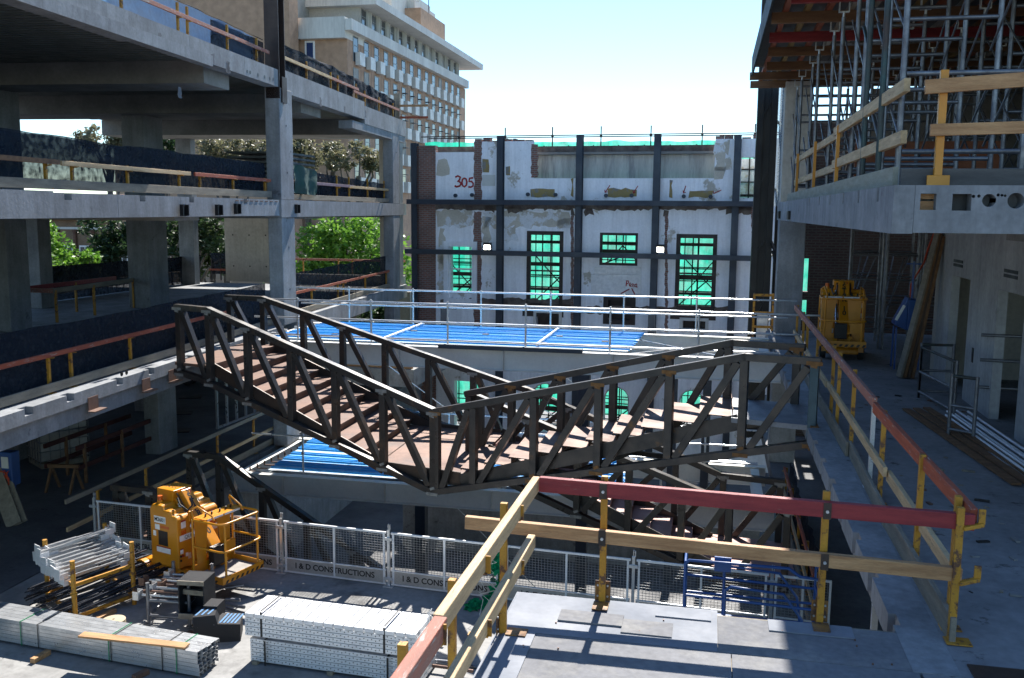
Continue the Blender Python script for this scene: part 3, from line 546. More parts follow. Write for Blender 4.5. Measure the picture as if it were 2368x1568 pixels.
for a0, a1 in ((wp(T21(390, 112))[0], r0), (r1, 14.1)):     # crumbling top edge
    a = a0
    while a < a1-.1:
        h = rr.uniform(.03, .16); wd = rr.uniform(.12, .35); mb.poly([WF(a, .02, topz+.002), WF(min(a+wd, a1), .02, topz+.002), WF(min(a+wd, a1), .02, topz+h), WF(a, .02, topz+h)], WN*-.36); a += wd+rr.uniform(0, .1)
mb.build('broken_brick', brickr, wl)
# patches lying on the plaster
def patch(nm, mat, q, d=-.006, step=.16, j=.05, px=True, seed=0):
    pts = [wp(p) for p in q] if px else q; rr = random.Random(seed+int(abs(pts[0][0])*100))
    mb = MB(); out = ragged(pts, step, j, rr); mb.poly([WF(a, d, z) for a, z in out], WN*-.004); return mb.build(nm, mat, wl)
def tq(x0, y0, x1, y1): return [T21(x0, y0), T21(x1, y0), T21(x1, y1), T21(x0, y1)]
for i, q in enumerate((tq(388, 112, 428, 425), tq(386, 480, 426, 1200), tq(893, 500, 908, 1110), tq(1384, 500, 1400, 1110), tq(1838, 440, 1866, 1130), tq(686, 130, 722, 300))): patch('brick_strip', brickr, q, -.012, .1, .03, seed=i)
for i, q in enumerate((tq(105, 432, 1870, 470), tq(560, 460, 640, 484), tq(965, 460, 1010, 498), tq(1700, 455, 1860, 492), tq(1380, 470, 1400, 505), tq(890, 470, 910, 505), tq(840, 960, 900, 1000), tq(210, 935, 900, 985), tq(900, 975, 1440, 1015), tq(1640, 975, 1720, 1005), tq(450, 450, 500, 482))): patch('mortar_band', mortarm, q, -.010, .14, .06, seed=i*3)
for i, q in enumerate((tq(190, 470, 385, 560), tq(440, 480, 885, 560), tq(200, 560, 235, 760), tq(200, 210, 250, 290), tq(430, 500, 470, 640), tq(560, 930, 655, 985), tq(820, 520, 890, 570), tq(555, 560, 610, 640), tq(1695, 110, 1725, 180), tq(1650, 130, 1690, 260), tq(1690, 200, 1740, 260), tq(1655, 250, 1700, 300), tq(200, 720, 232, 905), tq(1010, 480, 1040, 492))): patch('bare_plaster', plaster2, q, -.005, .2, .1, seed=i*5)
for i, q in enumerate((tq(430, 205, 465, 275), tq(555, 243, 575, 290), tq(685, 357, 805, 402), tq(1090, 360, 1240, 405), tq(1510, 368, 1635, 408), tq(897, 305, 908, 400), tq(1412, 315, 1424, 405))): patch('yellow_patch', yelpatch, q, -.008, .2, .02 if i < 2 else .05, seed=i)
patch('wall_board', boxw, tq(430, 288, 498, 345), -.02, 5, 0); patch('wall_board', white, tq(1000, 808, 1262, 915), -.05, 5, 0); patch('wall_board', white, tq(1017, 768, 1262, 806), -.06, 5, 0)
mb = MB()
for x, y in ((292, 396), (378, 393), (670, 390), (815, 392), (1078, 396), (1212, 396), (1484, 400), (1624, 402)): a, z = wp(T21(x, y)); mb.cyl(WF(a, -.05, z), .08, .1, 10, WN)
mb.build('anchor_stub', darkst, wl)
def stroke(pts, r=.022, dd=-.012):
    mb = MB(); mb.path([WF(a, dd, z) for a, z in [wp(T21(*p)) for p in pts]], r, 5)
    for v in mb.v:
        rel = (v-WF(0, dd, 0)).dot(WN); v -= WN*(rel*.8)
    return mb
def graf(strokes, r, mat=spray, dd=-.012):
    mb = MB()
    for s in strokes: q = stroke(s, r, dd); mb.add(q.v, q.f, True)
    mb.build('graffiti', mat, wl)
graf([[(290, 300), (303, 293), (316, 300), (312, 314), (302, 321), (313, 324), (320, 335), (312, 346), (297, 350), (286, 345)], [(336, 305), (327, 312), (324, 328), (328, 345), (338, 350), (347, 342), (350, 325), (346, 310), (336, 305)], [(383, 303), (364, 306), (361, 322), (374, 322), (383, 332), (382, 346), (370, 352), (358, 350)]], .040)
graf([[(1183, 870), (1186, 842)], [(1183, 842), (1195, 841), (1197, 852), (1186, 856)], [(1200, 866), (1211, 860), (1206, 852), (1200, 858), (1202, 868), (1211, 870)], [(1216, 872), (1217, 855), (1224, 860), (1225, 874)], [(1238, 857), (1230, 862), (1232, 873), (1239, 868), (1240, 855), (1240, 878)], [(1155, 908), (1200, 884)], [(1212, 880), (1229, 912)]], .022, spray, -.062)
for (x, y, dx) in ((1072, 380, 26), (1220, 383, 24), (1482, 383, 12), (1640, 385, 40)): graf([[(x+dx, y-38 if dx < 30 else y-18), (x, y)], [(x-2, y-14), (x, y), (x+12, y-4)]], .018)
# windows: frames, sashes, dark timber boards
def winframe(r, mat, t=.09, d0=.05, bars=()):
    mb = MB(); a0, a1, z0, z1 = r
    for p, q in (((a0+t/2, z0), (a0+t/2, z1)), ((a1-t/2, z0), (a1-t/2, z1))): mb.bar(WF(p[0], d0, p[1]), WF(q[0], d0, q[1]), t, .14, WN)
    for z in [z0+t/2, z1-t/2]+list(bars): mb.bar(WF(a0+t, d0, z), WF(a1-t, d0, z), .14, t if z in (z0+t/2, z1-t/2) else .06)
    return mb.build('window_frame', mat, wl)
winframe(wins[0], white, .07, .05, [lerp(wins[0][2], wins[0][3], .5)])
winframe((wins[0][0]-.25, wins[0][1]+.1, wins[0][2]-.45, wins[0][3]+.15), plaster, .22, -.04)
for i in (1, 3): winframe(wins[i], frame_dk, .16, .06, [lerp(wins[i][2], wins[i][3], .48)])
winframe(wins[2], frame_dk, .10, .06); winframe(wins[4], frame_dk, .2, .06)
for r in (wins[5], wins[6]): winframe((r[0]-.12, r[1]+.12, r[2]-.05, r[3]+.1), boxw, .12, .02)
mb = MB()
for r, zt in ((wins[1], .42), (wins[3], .32)): mb.poly([WF(r[0]-.15, -.02, r[2]-.4), WF(r[1]+.05, -.02, r[2]-.4), WF(r[1]+.05, -.02, r[2]+.02), WF(r[0]-.15, -.02, r[2]+.02)], WN*-.05)
for r in (wins[4], wins[5], wins[6]): mb.poly([WF(r[0], .3, r[2]), WF(r[1], .3, r[2]), WF(r[1], .3, r[3]), WF(r[0], .3, r[3])], WN*-.05)
mb.build('dark_board', frame_dk, wl)
# steel retention frame
sf = thing('steel_retention_frame', 'dark blue grey steel columns and beams bracing the old white wall', 'steel frame', tuple(WF(7, 0, -7)))
for x, y in ((962, 332), (1160, 316), (1343, 313), (1522, 312), (1707, 313)):
    a, z = wp((x, y)); mb = MB(); mb.poly([WF(a-.13, -.30, -7), WF(a+.13, -.30, -7), WF(a+.13, -.28, -7), WF(a-.13, -.28, -7)], (0, 0, 7+z))
    mb.poly([WF(a-.13, -.03, -7), WF(a+.13, -.03, -7), WF(a+.13, -.01, -7), WF(a-.13, -.01, -7)], (0, 0, 7+z)); mb.poly([WF(a-.01, -.28, -7), WF(a+.01, -.28, -7), WF(a+.01, -.03, -7), WF(a-.01, -.03, -7)], (0, 0, 7+z))
    mb.build('column', darkst, sf)
for (p, q) in (((950, 464), (1752, 475)), ((946, 577), (1748, 600))):
    a0, z0 = wp(p); a1, z1 = wp(q); zc = (z0+z1)/2
    mb = MB(); mb.bar(WF(a0, -.42, zc), WF(a1, -.42, zc), .22, .2); mb.build('beam', darkst, sf)
# floodlights
for i, (x, y) in enumerate(((1136, 572), (1530, 577))):
    a, z = wp((x, y)); c = WF(a, -.62, z+.05)
    fl = thing('floodlight', ('lit square floodlight on the wall beam beside the left sash window' if i == 0 else 'lit square floodlight on the wall beam left of the tall right window'), 'floodlight', tuple(c), 'lit floodlights on the beam')
    mb = MB(); mb.bar(c+WN*-.1+V((0, 0, .02)), c+WN*.02, .34, .3); mb.build('housing', black, fl)
    mb = MB(); mb.bar(c+WN*.021, c+WN*.03, .27, .24); mb.build('lamp', lampm, fl)
    mb = MB(); mb.bar(c+V((-.19, 0, -.22)), c+V((-.19, 0, .05)), .02, .05); mb.bar(c+V((.19, 0, -.22)), c+V((.19, 0, .05)), .02, .05); mb.bar(c+V((-.2, 0, -.21)), c+V((.2, 0, -.21)), .05, .02); mb.build('bracket', darkst, fl)
# scaffold and green netting behind the wall
sc = thing('scaffold', 'tube scaffold with plank decks standing behind the old white wall', 'scaffold', tuple(WF(7, 1.2, -7)))
rr = random.Random(2); k = 0
for a in [.2+1.05*i for i in range(15)]:
    k += 1
    for d in (1.15, 2.1):
        tz_ = 6.0 if (d < 2 or k % 2) else 6.85; mb = MB(); mb.tube(WF(a+(d-1)*.15, d, -7), WF(a+(d-1)*.15, d, tz_), .03, 6); mb.tube(WF(a+(d-1)*.15, d, tz_-.42), WF(a+(d-1)*.15, d, tz_-.34), .06, 6) if tz_ > 6.5 else None; mb.build('standard', blackst, sc)
for z in [-6+2.0*i for i in range(7)]:
    mb = MB()
    for d in (1.15, 2.1):
        for dz in ((0, .5, 1.0) if z < 5.5 else (.42,)): mb.tube(WF(0, d, z+dz), WF(16, d, z+dz), .026, 6)
    mb.build('ledger', blackst, sc)
    mb = MB(); mb.poly([WF(0, 1.2, z-.02), WF(16, 1.2, z-.02), WF(16, 2.05, z-.02), WF(0, 2.05, z-.02)], (0, 0, -.06)); mb.build('plank_deck', brownst, sc)
mb = MB()
for i in range(7): a = 1+2.1*i; z = -4+rr.choice((0, 2, 4, 6)); mb.tube(WF(a, 1.13, z), WF(a+1.6, 1.13, z+1.9), .026, 6)
for i in range(7): a = .4+2.1*i; mb.tube(WF(a, 1.13, -2), WF(a+1.9, 1.13, 0), .026, 6); mb.tube(WF(a+1.9, 1.13, 0), WF(a, 1.13, 2.), .026, 6)
mb.build('brace', blackst, sc)
rr = random.Random(12)
for r in (wins[0], wins[1], wins[2], wins[3], arch[0], arch[1], arch[2]):
    for k in range(3): a = lerp(r[0]-.1, r[1]+.2, (k+.5)/3)+rr.uniform(-.1, .1); mb = MB(); mb.tube(WF(a, .85, r[2]-.5), WF(a+rr.uniform(-.03, .03), .85, r[3]+.4), .024, 6); mb.build('inner_tube', blackst, sc)
    for k in range(3): z = lerp(r[2], r[3], rr.random()); mb = MB(); mb.tube(WF(r[0]-.4, .9, z), WF(r[1]+.6, .9, z+rr.uniform(-.04, .04)), .022, 6); mb.build('inner_tube', blackst, sc)
    z = lerp(r[2], r[3], rr.uniform(.3, .55)); mb = MB(); mb.poly([WF(r[0]-.3, .8, z), WF(r[1]+.5, .8, z), WF(r[1]+.5, .8, z+.16), WF(r[0]-.3, .8, z+.16)], WN*-.04); mb.build('toe_board', brownst, sc)
    mb = MB(); mb.tube(WF(r[0], .95, r[2]), WF(r[1]+.2, .95, lerp(r[2], r[3], .55)), .03, 6); mb.build('inner_brace', blackst, sc)
mb = MB(); W2 = WF(-.3, 2.35, 0); W3 = WF(16.8, 2.35, 0); sheet(mb, W2, W3, (-5.6, -5.6), (6.27, 6.2), 130, 40, .16, .08, 1.1)
solo(mb, 'debris_netting', netg, 'bright green debris netting glowing behind the window openings of the old wall', 'netting', tuple(WF(7, 2.35, -5)))
# ------------------------------------------------------------------ right concrete building
rb = thing('concrete_building', 'propped concrete building with a lift core wall and shoring on its second floor', 'building', (5, 16, -3.5))
mb = MB(); mb.box(1.6, 14, -3, 27.5, -.34, 0)
mb.build('floor_slab', floorr, rb)
mb = MB()
for k in range(20): y = 6.9+k*1.02; mb.box(1.54, 1.87, y, y+.8, -.22, .004); mb.box(1.602, 1.87, y+.8, y+1.02, -.2, .004)
mb.build('slab_edge', conc, rb)
mb = MB(); mb.box(2.02, 14, 9.62, 27.5, 3.3, 3.54); mb.build('floor_slab', concd, rb)
mb = MB()
cur = 9.2; nt_ = [10.0, 11.3, 12.6, 14.0, 15.4, 17.]
for a in nt_: mb.box(1.6, 1.78 if cur < 9.3 else 2.0, cur, a if cur > 9.3 else 9.62, 3.12, 3.56); mb.box(1.6, 2.0, 9.62, a, 3.12, 3.56) if cur < 9.3 else None; mb.box(1.6, 2.0, a, a+.12, 3.12, 3.42); mb.box(1.68, 2.0, a, a+.12, 3.42, 3.56); cur = a+.12
mb.box(1.6, 2.0, cur, 25.4, 3.12, 3.56); mb.build('edge_beam', conc, rb)
def RF(a, d, z): return V((a, 9.2+d, z))
hp = [(T22(1372, 1350), T22(1475, 1465)), (T22(1595, 1352), T22(1720, 1470))]
sk = []
for p, q in hp: u = UY(*p, 9.2); v = UY(*q, 9.2); sk.append((u.x, v.x, v.z, u.z))
ci = []
for p, r in ((T22(1848, 1398), .058), (T22(2035, 1400), .070)): u = UY(*p, 9.2); ci.append((u.x, u.z, r))
for p, r in ((T22(1740, 1370), .015), (T22(1778, 1368), .015), (T22(1912, 1360), .014), (T22(1938, 1362), .012), (T22(1960, 1365), .012)): u = UY(*p, 9.2); ci.append((u.x, u.z, r))
xs = [1.783, 14]+[v for r in sk for v in r[:2]]+[c[0]+e*(c[2]+.004) for c in ci for e in (-1, 1)]; zs = [3.13, 3.56]+[r[2] for r in sk]+[r[3] for r in sk]
# circles need a cell of their own: split the beam into columns, each with its own heights
mb = MB()
cols = sorted(set(round(x, 4) for x in xs))
for i in range(len(cols)-1):
    a0, a1 = cols[i], cols[i+1]; m = (a0+a1)/2
    ops = [r for r in sk if r[0] < m < r[1]]; cc = [c for c in ci if a0 < c[0] < a1]
    plates(mb, RF, [a0, a1], [3.13, 3.56]+[v for r in ops for v in r[2:]], ops, .2, cc)
mb.build('edge_beam', conc, rb)
mb = MB(); mb.box(1.79, 14, 9.42, 9.6, 3.14, 3.55); mb.build('edge_beam', conc, rb)
mb = MB(); u = sk[0]; mb.box(u[0], u[1], 9.3, 9.41, u[2], u[2]+.08); mb.box(u[0], u[1], 9.3, 9.41, u[2]+.1, u[3]-.003); mb.build('timber_plug', woodx, rb)
mb = MB(); u = sk[1]; mb.box(u[0], u[1], 9.36, 9.41, u[2], u[3]); mb.build('duct_hole', black, rb)
mb = MB()
for y in (24.3, 21.2): mb.box(1.55, 1.599, y-.25, y+.25, 3.16, 3.34)
mb.build('steel_bracket', blackst, rb)
mb = MB(); mb.box(1.72, 2.4, 26.1, 26.8, 0, 3.12); mb.build('column', conc, rb, bevel=.02)
mb = MB(); mb.box(1.72, 2.4, 26.1, 26.8, 3.55, 6.7); mb.build('column', cream, rb)
mb = MB(); mb.box(1.72, 2.4, 26.1, 26.8, -3.5, -.34); mb.build('column', conc, rb)
mb = MB(); mb.box(6.1, 6.7, 24.5, 25.1, 0, 3.3); mb.build('column', concd, rb)
# core wall with lift door openings
CX = 4.5
def CF(a, d, z): return V((CX+d, -a, z))     # a = -y so that the wall reads left to right
sk = []
for (xa, xb, yt) in ((1565, 1695, 440), (1893, 2085, 540)):
    ya = UX(*T23(xa, 800), CX).y; yb = UX(*T23(xb, 800), CX).y; zt = UX(*T23(xa, yt-10), CX).z; sk.append((-ya, -yb, -1, zt))
mb = plates(MB(), CF, [-20.3, -9.3]+[v for r in sk for v in r[:2]], [0, 3.3]+[r[3] for r in sk], sk, .15); mb.build('core_wall', corep, rb)
mb = MB(); mb.box(CX, 14, 20.31, 20.6, 0, 3.3); mb.build('core_wall', cream, rb)
mb = MB(); mb.box(CX+2.4, CX+2.6, 9.3, 20.3, 0, 3.3); mb.build('core_wall', blackst, rb)
mb = MB()
for (x0, y0, x1, y1) in ((1606, 325, 1664, 395), (1958, 392, 2047, 478)):
    u = UX(*T23(x0, y0), CX); v = UX(*T23(x1, y1-8), CX); h = (u.z-v.z)
    mb.box(CX-.012, CX-.001, v.y, u.y, v.z, v.z+h*.40); mb.box(CX-.012, CX-.001, v.y, u.y, v.z+h*.6, u.z)
u = UX(*T23(1738, 945), CX); v = UX(*T23(1738, 1050), CX); mb.box(CX-.01, CX-.001, u.y-.05, u.y+.05, v.z, u.z)
mb.build('wall_slot', black, rb)
mb = MB(); mb.box(CX-.5, 14, 13.5, 14.3, 2.95, 3.3); mb.build('band_beam', concd, rb)
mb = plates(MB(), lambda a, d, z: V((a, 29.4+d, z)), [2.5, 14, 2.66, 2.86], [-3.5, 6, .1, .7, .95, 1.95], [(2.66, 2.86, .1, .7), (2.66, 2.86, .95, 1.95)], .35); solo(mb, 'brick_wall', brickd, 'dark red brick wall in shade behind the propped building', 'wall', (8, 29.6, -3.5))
mb = MB(); mb.box(9.6, 10, 9.7, 27.4, 3.56, 6.6); mb.build('core_wall', cream, rb)
mb = MB(); mb.box(4.0, 14, 27.1, 27.4, 3.56, 6.6); mb.build('core_wall', concd, rb)
mb = MB(); mb.box(9.5, 14, 27.1, 27.4, 0, 3.3); mb.build('core_wall', concd, rb)
# ------------------------------------------------------------------ steel stairs
def seg(pl, x):       # piecewise linear
    for (a, za), (b, zb) in zip(pl, pl[1:]):
        if x <= b: return lerp(za, zb, (x-a)/(b-a)) if x > a else za
    return pl[-1][1]
class Line:
    def __init__(s, a, b): s.a = V((a[0], a[1], 0)); s.b = V((b[0], b[1], 0))
    def at(s, x, z): t = (x-s.a.x)/(s.b.x-s.a.x); p = s.a+(s.b-s.a)*t; return V((p.x, p.y, z))
def chord(mb, ln, pl, w, h, dz=0):
    for (a, za), (b, zb) in zip(pl, pl[1:]):
        p = ln.at(a, za+dz); q = ln.at(b, zb+dz); e = (q-p).normalized()*.03; mb.bar(p-e, q+e, w, h)
def truss(root, ln, xs, top, bot, up_right, mat, mat2=None, weld=True, endmat=None, rust_w=False):
    """xs: post positions; up_right(i): the diagonal of bay i rises to the right"""
    mb = MB(); chord(mb, ln, top, .15, .12); mb.build('top_chord', mat, root, bevel=.006)
    mb = MB(); chord(mb, ln, bot, .15, .12); mb.build('bottom_chord', mat, root, bevel=.006)
    wm = MB()
    for i, x in enumerate(xs):
        zt, zb = seg(top, x), seg(bot, x); mb = MB(); mb.bar(ln.at(x, zb+.06), ln.at(x, zt-.06), .13, .13, (ln.b-ln.a)); mb.build('post', endmat if (endmat and i == len(xs)-1) else mat, root, bevel=.006)
        n = (ln.b-ln.a).normalized(); n = V((n.y, -n.x, 0))
        for z, hh in ((zt, .12), (zb, .10)):
            if rng.random() < .75: wm.bar(ln.at(x-.01, z-(.10 if z == zt else -.1))+n*.072, ln.at(x+.01, z+.055*(1 if z == zb else -.2))+n*.072, .10, .012, n); wm.bar(ln.at(x-.12, z-.03)+n*.0785, ln.at(x+.12, z-.03)+n*.0785, .012, .06)
        if i < len(xs)-1:
            x2 = xs[i+1]
            if up_right(i): p, q = ln.at(x+.12, zb+.08), ln.at(x2-.10, seg(top, x2)-.10)
            else: p, q = ln.at(x+.10, zt-.10), ln.at(x2-.10, seg(bot, x2)+.10)
            mb = MB(); mb.bar(p, q, .12, .12, (0, 0, 1)); mb.build('diagonal', mat, root, bevel=.006)
    if weld: wm.build('weld_patch', rustw if rust_w else weldm, root)
def flight(root, la, lb, x0, x1, z0, z1, n, ia=.12, ib=.12, plate=True, mat=None):
    """treads between two truss lines"""
    for k in range(n):
        t0 = k/n; t1 = (k+1)/n; xa, xb = lerp(x0, x1, t0), lerp(x0, x1, t1); z = lerp(z0, z1, (k+1)/n) if z1 < z0 else lerp(z0, z1, (k+1)/n)
        lo, hi = min(xa, xb)-.02, max(xa, xb)+.015
        P = [la.at(lo, z), la.at(hi, z), lb.at(hi, z), lb.at(lo, z)]
        d = (P[3]-P[0]).normalized(); P[0] += d*ia; P[1] += d*ia; P[2] -= d*ib; P[3] -= d*ib
        mb = MB(); mb.poly(P, (0, 0, -.012)); rz = abs(z1-z0)/n
        front = (P[1], P[2]) if (x1 > x0) == (z1 < z0) else (P[0], P[3])
        back = (P[0], P[3]) if front[0] is P[1] else (P[1], P[2])
        mb.poly([front[0], front[1], front[1]+V((0, 0, -.05)), front[0]+V((0, 0, -.05))], (front[0]-back[0]).normalized()*.01)
        if plate: mb.poly([back[0], back[1], back[1]+V((0, 0, rz-.04)), back[0]+V((0, 0, rz-.04))], (back[0]-front[0]).normalized()*.008)
        mb.build('tread', mat or rust, root)
def slab(root, nm, pts, th, mat): mb = MB(); mb.poly(pts, (0, 0, -th)); return mb.build(nm, mat, root)
def stringer(root, ln, pl, off, mat, h=.26, nm='stringer'):
    n = (ln.b-ln.a).normalized(); n = V((-n.y, n.x, 0))*off; mb = MB()
    for (a, za), (b, zb) in zip(pl, pl[1:]): mb.bar(ln.at(a, za)+n, ln.at(b, zb)+n, .03, h)
    mb.build(nm, mat, root)
rng = random.Random(4)
LNn = Line((-11.17, 18.0), (1.68, 15.0)); LNf = Line((-11.67, 21.1), (1.6, 19.5)); LM1 = Line((-4.86, 18.45), (1.59, 16.72)); LM2 = Line((-4.86, 18.65), (1.6, 17.6))
ZL = -1.66
st = thing('steel_stair', 'large dark steel truss stair dipping from both first floors to a landing mid air', 'stair', (-5, 17.5, ZL))
topN = [(-11.13, 1.2), (-10.28, 1.18), (-5.0, -.45), (.57, 1.02), (1.68, 1.03)]; botN = [(-11.2, -.20), (-10.45, -.33), (-5.0, -2.0), (.62, -.54), (1.68, -.27)]
truss(st, LNn, [-11.08, -10.28, -9.29, -8.22, -7.17, -6.09, -5.0], topN[:3], botN[:3], lambda i: False, steel)
truss(st, LNn, [-4.94, -4.18, -3.0, -1.82, -.61, .57, 1.62], topN[2:], botN[2:], lambda i: True, steel2, endmat=primer, rust_w=True)
topF = [(-11.67, 1.12), (-10.65, 1.12), (-4.4, -.55), (-3.9, -.66), (.35, -2.17), (1.6, -2.2)]; botF = [(-11.67, -.25), (-10.7, -.33), (-4.4, -2.05), (.3, -3.75), (1.6, -3.8)]
truss(st, LNf, [-11.6, -10.65, -9.55, -8.5, -7.4, -6.3, -5.2, -4.3, -3.0, -1.8, -.6, .4, 1.55], topF, botF, lambda i: i >= 7, steel)
topM = [(-4.86, -.46), (.42, 1.0), (1.6, 1.0)]; botM = [(-4.86, -1.95), (.42, -.5), (1.6, -.3)]
truss(st, LM1, [-4.80, -3.85, -2.8, -1.75, -.7, .35, 1.5], topM, botM, lambda i: True, steel2, rust_w=True)
topM2 = [(-4.86, -.50), (.35, -2.17), (1.6, -2.2)]; botM2 = [(-4.86, -2.0), (.3, -3.75), (1.6, -3.8)]
truss(st, LM2, [-4.6, -3.55, -2.5, -1.45, -.4, .5, 1.55], topM2, botM2, lambda i: True, steel)
# left flight and landings
def quadl(la, lb, x0, x1, z, ia=.1): 
    P = [la.at(x0, z), la.at(x1, z), lb.at(x1, z), lb.at(x0, z)]; return P
slab(st, 'landing', quadl(LNn, LNf, -11.25, -10.3, .0), .06, rust)
flight(st, LNn, LNf, -10.3, -6.3, 0, ZL, 10)
lq = quadl(LNn, LNf, -6.3, -4.45, ZL); lq[0].y += .14; lq[1].y += .14; slab(st, 'landing', lq, .06, rust)
flight(st, LNn, LM1, -4.45, .40, ZL, 0, 10)
slab(st, 'landing', quadl(LNn, LM1, .40, 1.66, 0.003), .08, M('grey_plate', (.30, .31, .33), (.22, .23, .25), 2, .5, .3))
flight(st, LM2, LNf, -4.4, .2, ZL, -3.5, 11, mat=rust_lit)
slab(st, 'landing', quadl(LM2, LNf, .2, 1.75, -3.48), .06, rust_lit)
for ln, off in ((LNn, .10), (LNf, -.10)): stringer(st, ln, [(-10.45, -.03), (-6.15, ZL-.05), (-4.5, ZL-.05)], off, rust2)
for ln, off in ((LNn, .10), (LM1, -.10)): stringer(st, ln, [(-4.5, ZL-.09), (.5, -.075)], off, steel2, .26)
for ln, off in ((LM2, .10), (LNf, -.10)): stringer(st, ln, [(-4.5, ZL-.02), (.2, -3.55)], off, steel)
mb = MB(); p = LNn.at(1.66, -.25); mb.box(p.x-.07, p.x+.05, p.y-.12, p.y+.12, -.3, .02); mb.box(p.x-.09, p.x+.07, p.y-.14, p.y+.14, -.36, -.303); mb.build('bearing_bracket', rustw, st)
mb = MB()
for a, b in ((-4.3, -2.3), (-2.3, -.3)): mb.bar(LNn.at(a, seg(botN, a)), LM1.at(b, seg(botM, b)), .08, .08); mb.bar(LM1.at(a, seg(botM, a)), LNn.at(b, seg(botN, b)), .08, .08)
mb.build('cross_brace', steel, st)
# lower stair from the ground floor into the basement
L3n = Line((-11.57, 16.2), (-1.6, 14.0+1.55)); L3f = Line((-11.6, 18.9), (-1.6, 18.0))
st2 = thing('steel_stair', 'black lower truss stair dropping into the pit behind the yellow lift', 'stair', (-8.5, 17.5, -6))
t3 = [(-11.6, -2.27), (-10.75, -2.27), (-5.2, -5.3)]; b3 = [(-11.6, -3.75), (-10.75, -3.85), (-5.2, -6.9)]
for ln in (L3n, L3f): truss(st2, ln, [-11.52, -10.75, -9.65, -8.55, -7.45, -6.35, -5.3], t3, b3, lambda i: False, steel)
slab(st2, 'landing', quadl(L3n, L3f, -12.0, -10.75, -3.5), .06, rust); flight(st2, L3n, L3f, -10.75, -5.5, -3.5, -6.8, 18)
for ln, off in ((L3n, .1), (L3f, -.1)): stringer(st2, ln, [(-10.8, -3.6), (-5.5, -6.85)], off, rust2)
# ------------------------------------------------------------------ blue steel decks on off-white beams
def ibeam(mb, p, q, h=.5, b=.22, tf=.022, tw=.014):
    p = V(p); q = V(q); z = V((0, 0, 1))
    mb.bar(p-z*tf/2, q-z*tf/2, b, tf); mb.bar(p-z*(h-tf/2), q-z*(h-tf/2), b, tf); mb.bar(p-z*h/2, q-z*h/2, tw, h-2*tf); return mb
def deck(name, label, z, x0, x1, skew, beams, y0=21.95, y1=25.3, gap=()):
    d = thing(name, label, 'floor deck', ((x0+x1)/2, 23.5, z)); n = 24; w_ = (y1-y0)/n
    for k in range(n):
        ya = y0+k*w_; xe0 = x0+skew*(k/n); xe1 = x1-.12+.03*((k*7) % 3)+.004*k
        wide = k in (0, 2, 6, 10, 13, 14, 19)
        mb = MB(); mb.box(xe0, xe1, ya+.004, ya+w_*(.98 if wide else .5), z+.03, z+.036); mb.build('pan', glare_pan if wide else blue, d)
        if wide: continue
        mb = MB(); r0 = ya+w_*.52
        mb.poly([(xe0, r0, z+.03), (xe0, r0+.015, z+.075), (xe0, r0+w_*.46-.015, z+.075), (xe0, r0+w_*.46, z+.03)], (xe1-xe0, 0, 0)); mb.build('rib', blue, d)
    return d
d1 = deck('blue_deck', 'upper blue ribbed steel deck lit by the sun behind the truss stair', .0, -11.0, -1.75, .15, None)
mb = MB()
for i, (fx, fy) in enumerate(((.12, .2), (.3, .1), (.33, .55), (.55, .1), (.57, .5), (.78, .15), (.8, .55), (.95, .35))): x = lerp(-10.6, -2.2, fx); y = lerp(21.95, 25.3, fy); mb.box(x, x+.16, y, y+.10, .037, .09)
mb.build('lap_clip', black, d1)
for x in (-7.93, -4.05): mb = MB(); mb.tube((x, 21.95, .115), (x, 25.3, .115), .035, 8); mb.build('edge_tube', galvw, d1)
d0 = deck('blue_deck', 'lower blue ribbed steel deck under the truss stair at ground floor level', -3.5, -11.15, -1.9, -.25, None)
def frame(name, label, z, xl, xr, ends):
    g = thing(name, label, 'steel frame', ((xl+xr)/2, 23.5, z-.5))
    for y, nm in ((21.75, 'front_beam'), (25.5, 'rear_beam')):
        mb = MB(); ibeam(mb, (xl, y, z-.005), (xr, y+.05, z-.005), .52); mb.build(nm, offw, g)
        mb = MB()
        for k in range(5):
            x = lerp(xl+1.5, xr-1.2, k/4); mb.box(x-.006, x+.006, y-.10, y+.10, z-.5, z-.03)
        mb.build('stiffener', offw, g)
    for x in (xl+.25, -5.2, xr-.3):
        mb = MB(); ibeam(mb, (x, 21.86, z-.04), (x, 25.39, z-.04), .4); mb.build('cross_beam', offw, g)
    return g
f1 = frame('deck_frame', 'upper frame of long off white steel beams carrying the blue deck', -.0, -11.55, 1.62, 1)
f0 = frame('deck_frame', 'lower frame of off white steel beams under the ground level blue deck', -3.5, -12.1, 1.62, 1)
mb = MB()
for k in range(5): x = -11.4+.1*k; mb.box(-11.5+.08, -11.3, 22.2+k*.7, 22.24+k*.7, -.12, .03)
mb.build('cleat', galvw, f1)
mb = MB()
for k in range(10): y = 22.1+k*.33; mb.box(-11.75+.04*k, -11.45+.04*k, y, y+.03, -3.60, -3.57); mb.box(-11.75+.04*k, -11.72+.04*k, y, y+.03, -3.565, -3.47)
mb.build('cleat', rust, f0)
mb = MB(); mb.bar((-6.4, 21.62, .035), (-2.9, 21.66, .035), .14, .10); mb.build('dark_angle', darkst, f1)
for x in (-2.85, -6.9): mb = MB(); mb.box(x-.13, x+.13, 21.62, 21.88, -7, -.53) if x > -3 else mb.box(x-.13, x+.13, 21.62, 21.88, -7, -4.03); mb.build('column', darkst, f1)
for x in (-.9, .0): mb = MB(); mb.box(x-.11, x+.11, 25.4, 25.62, -7, -.53); mb.build('column', darkst, f1)
mb = MB()
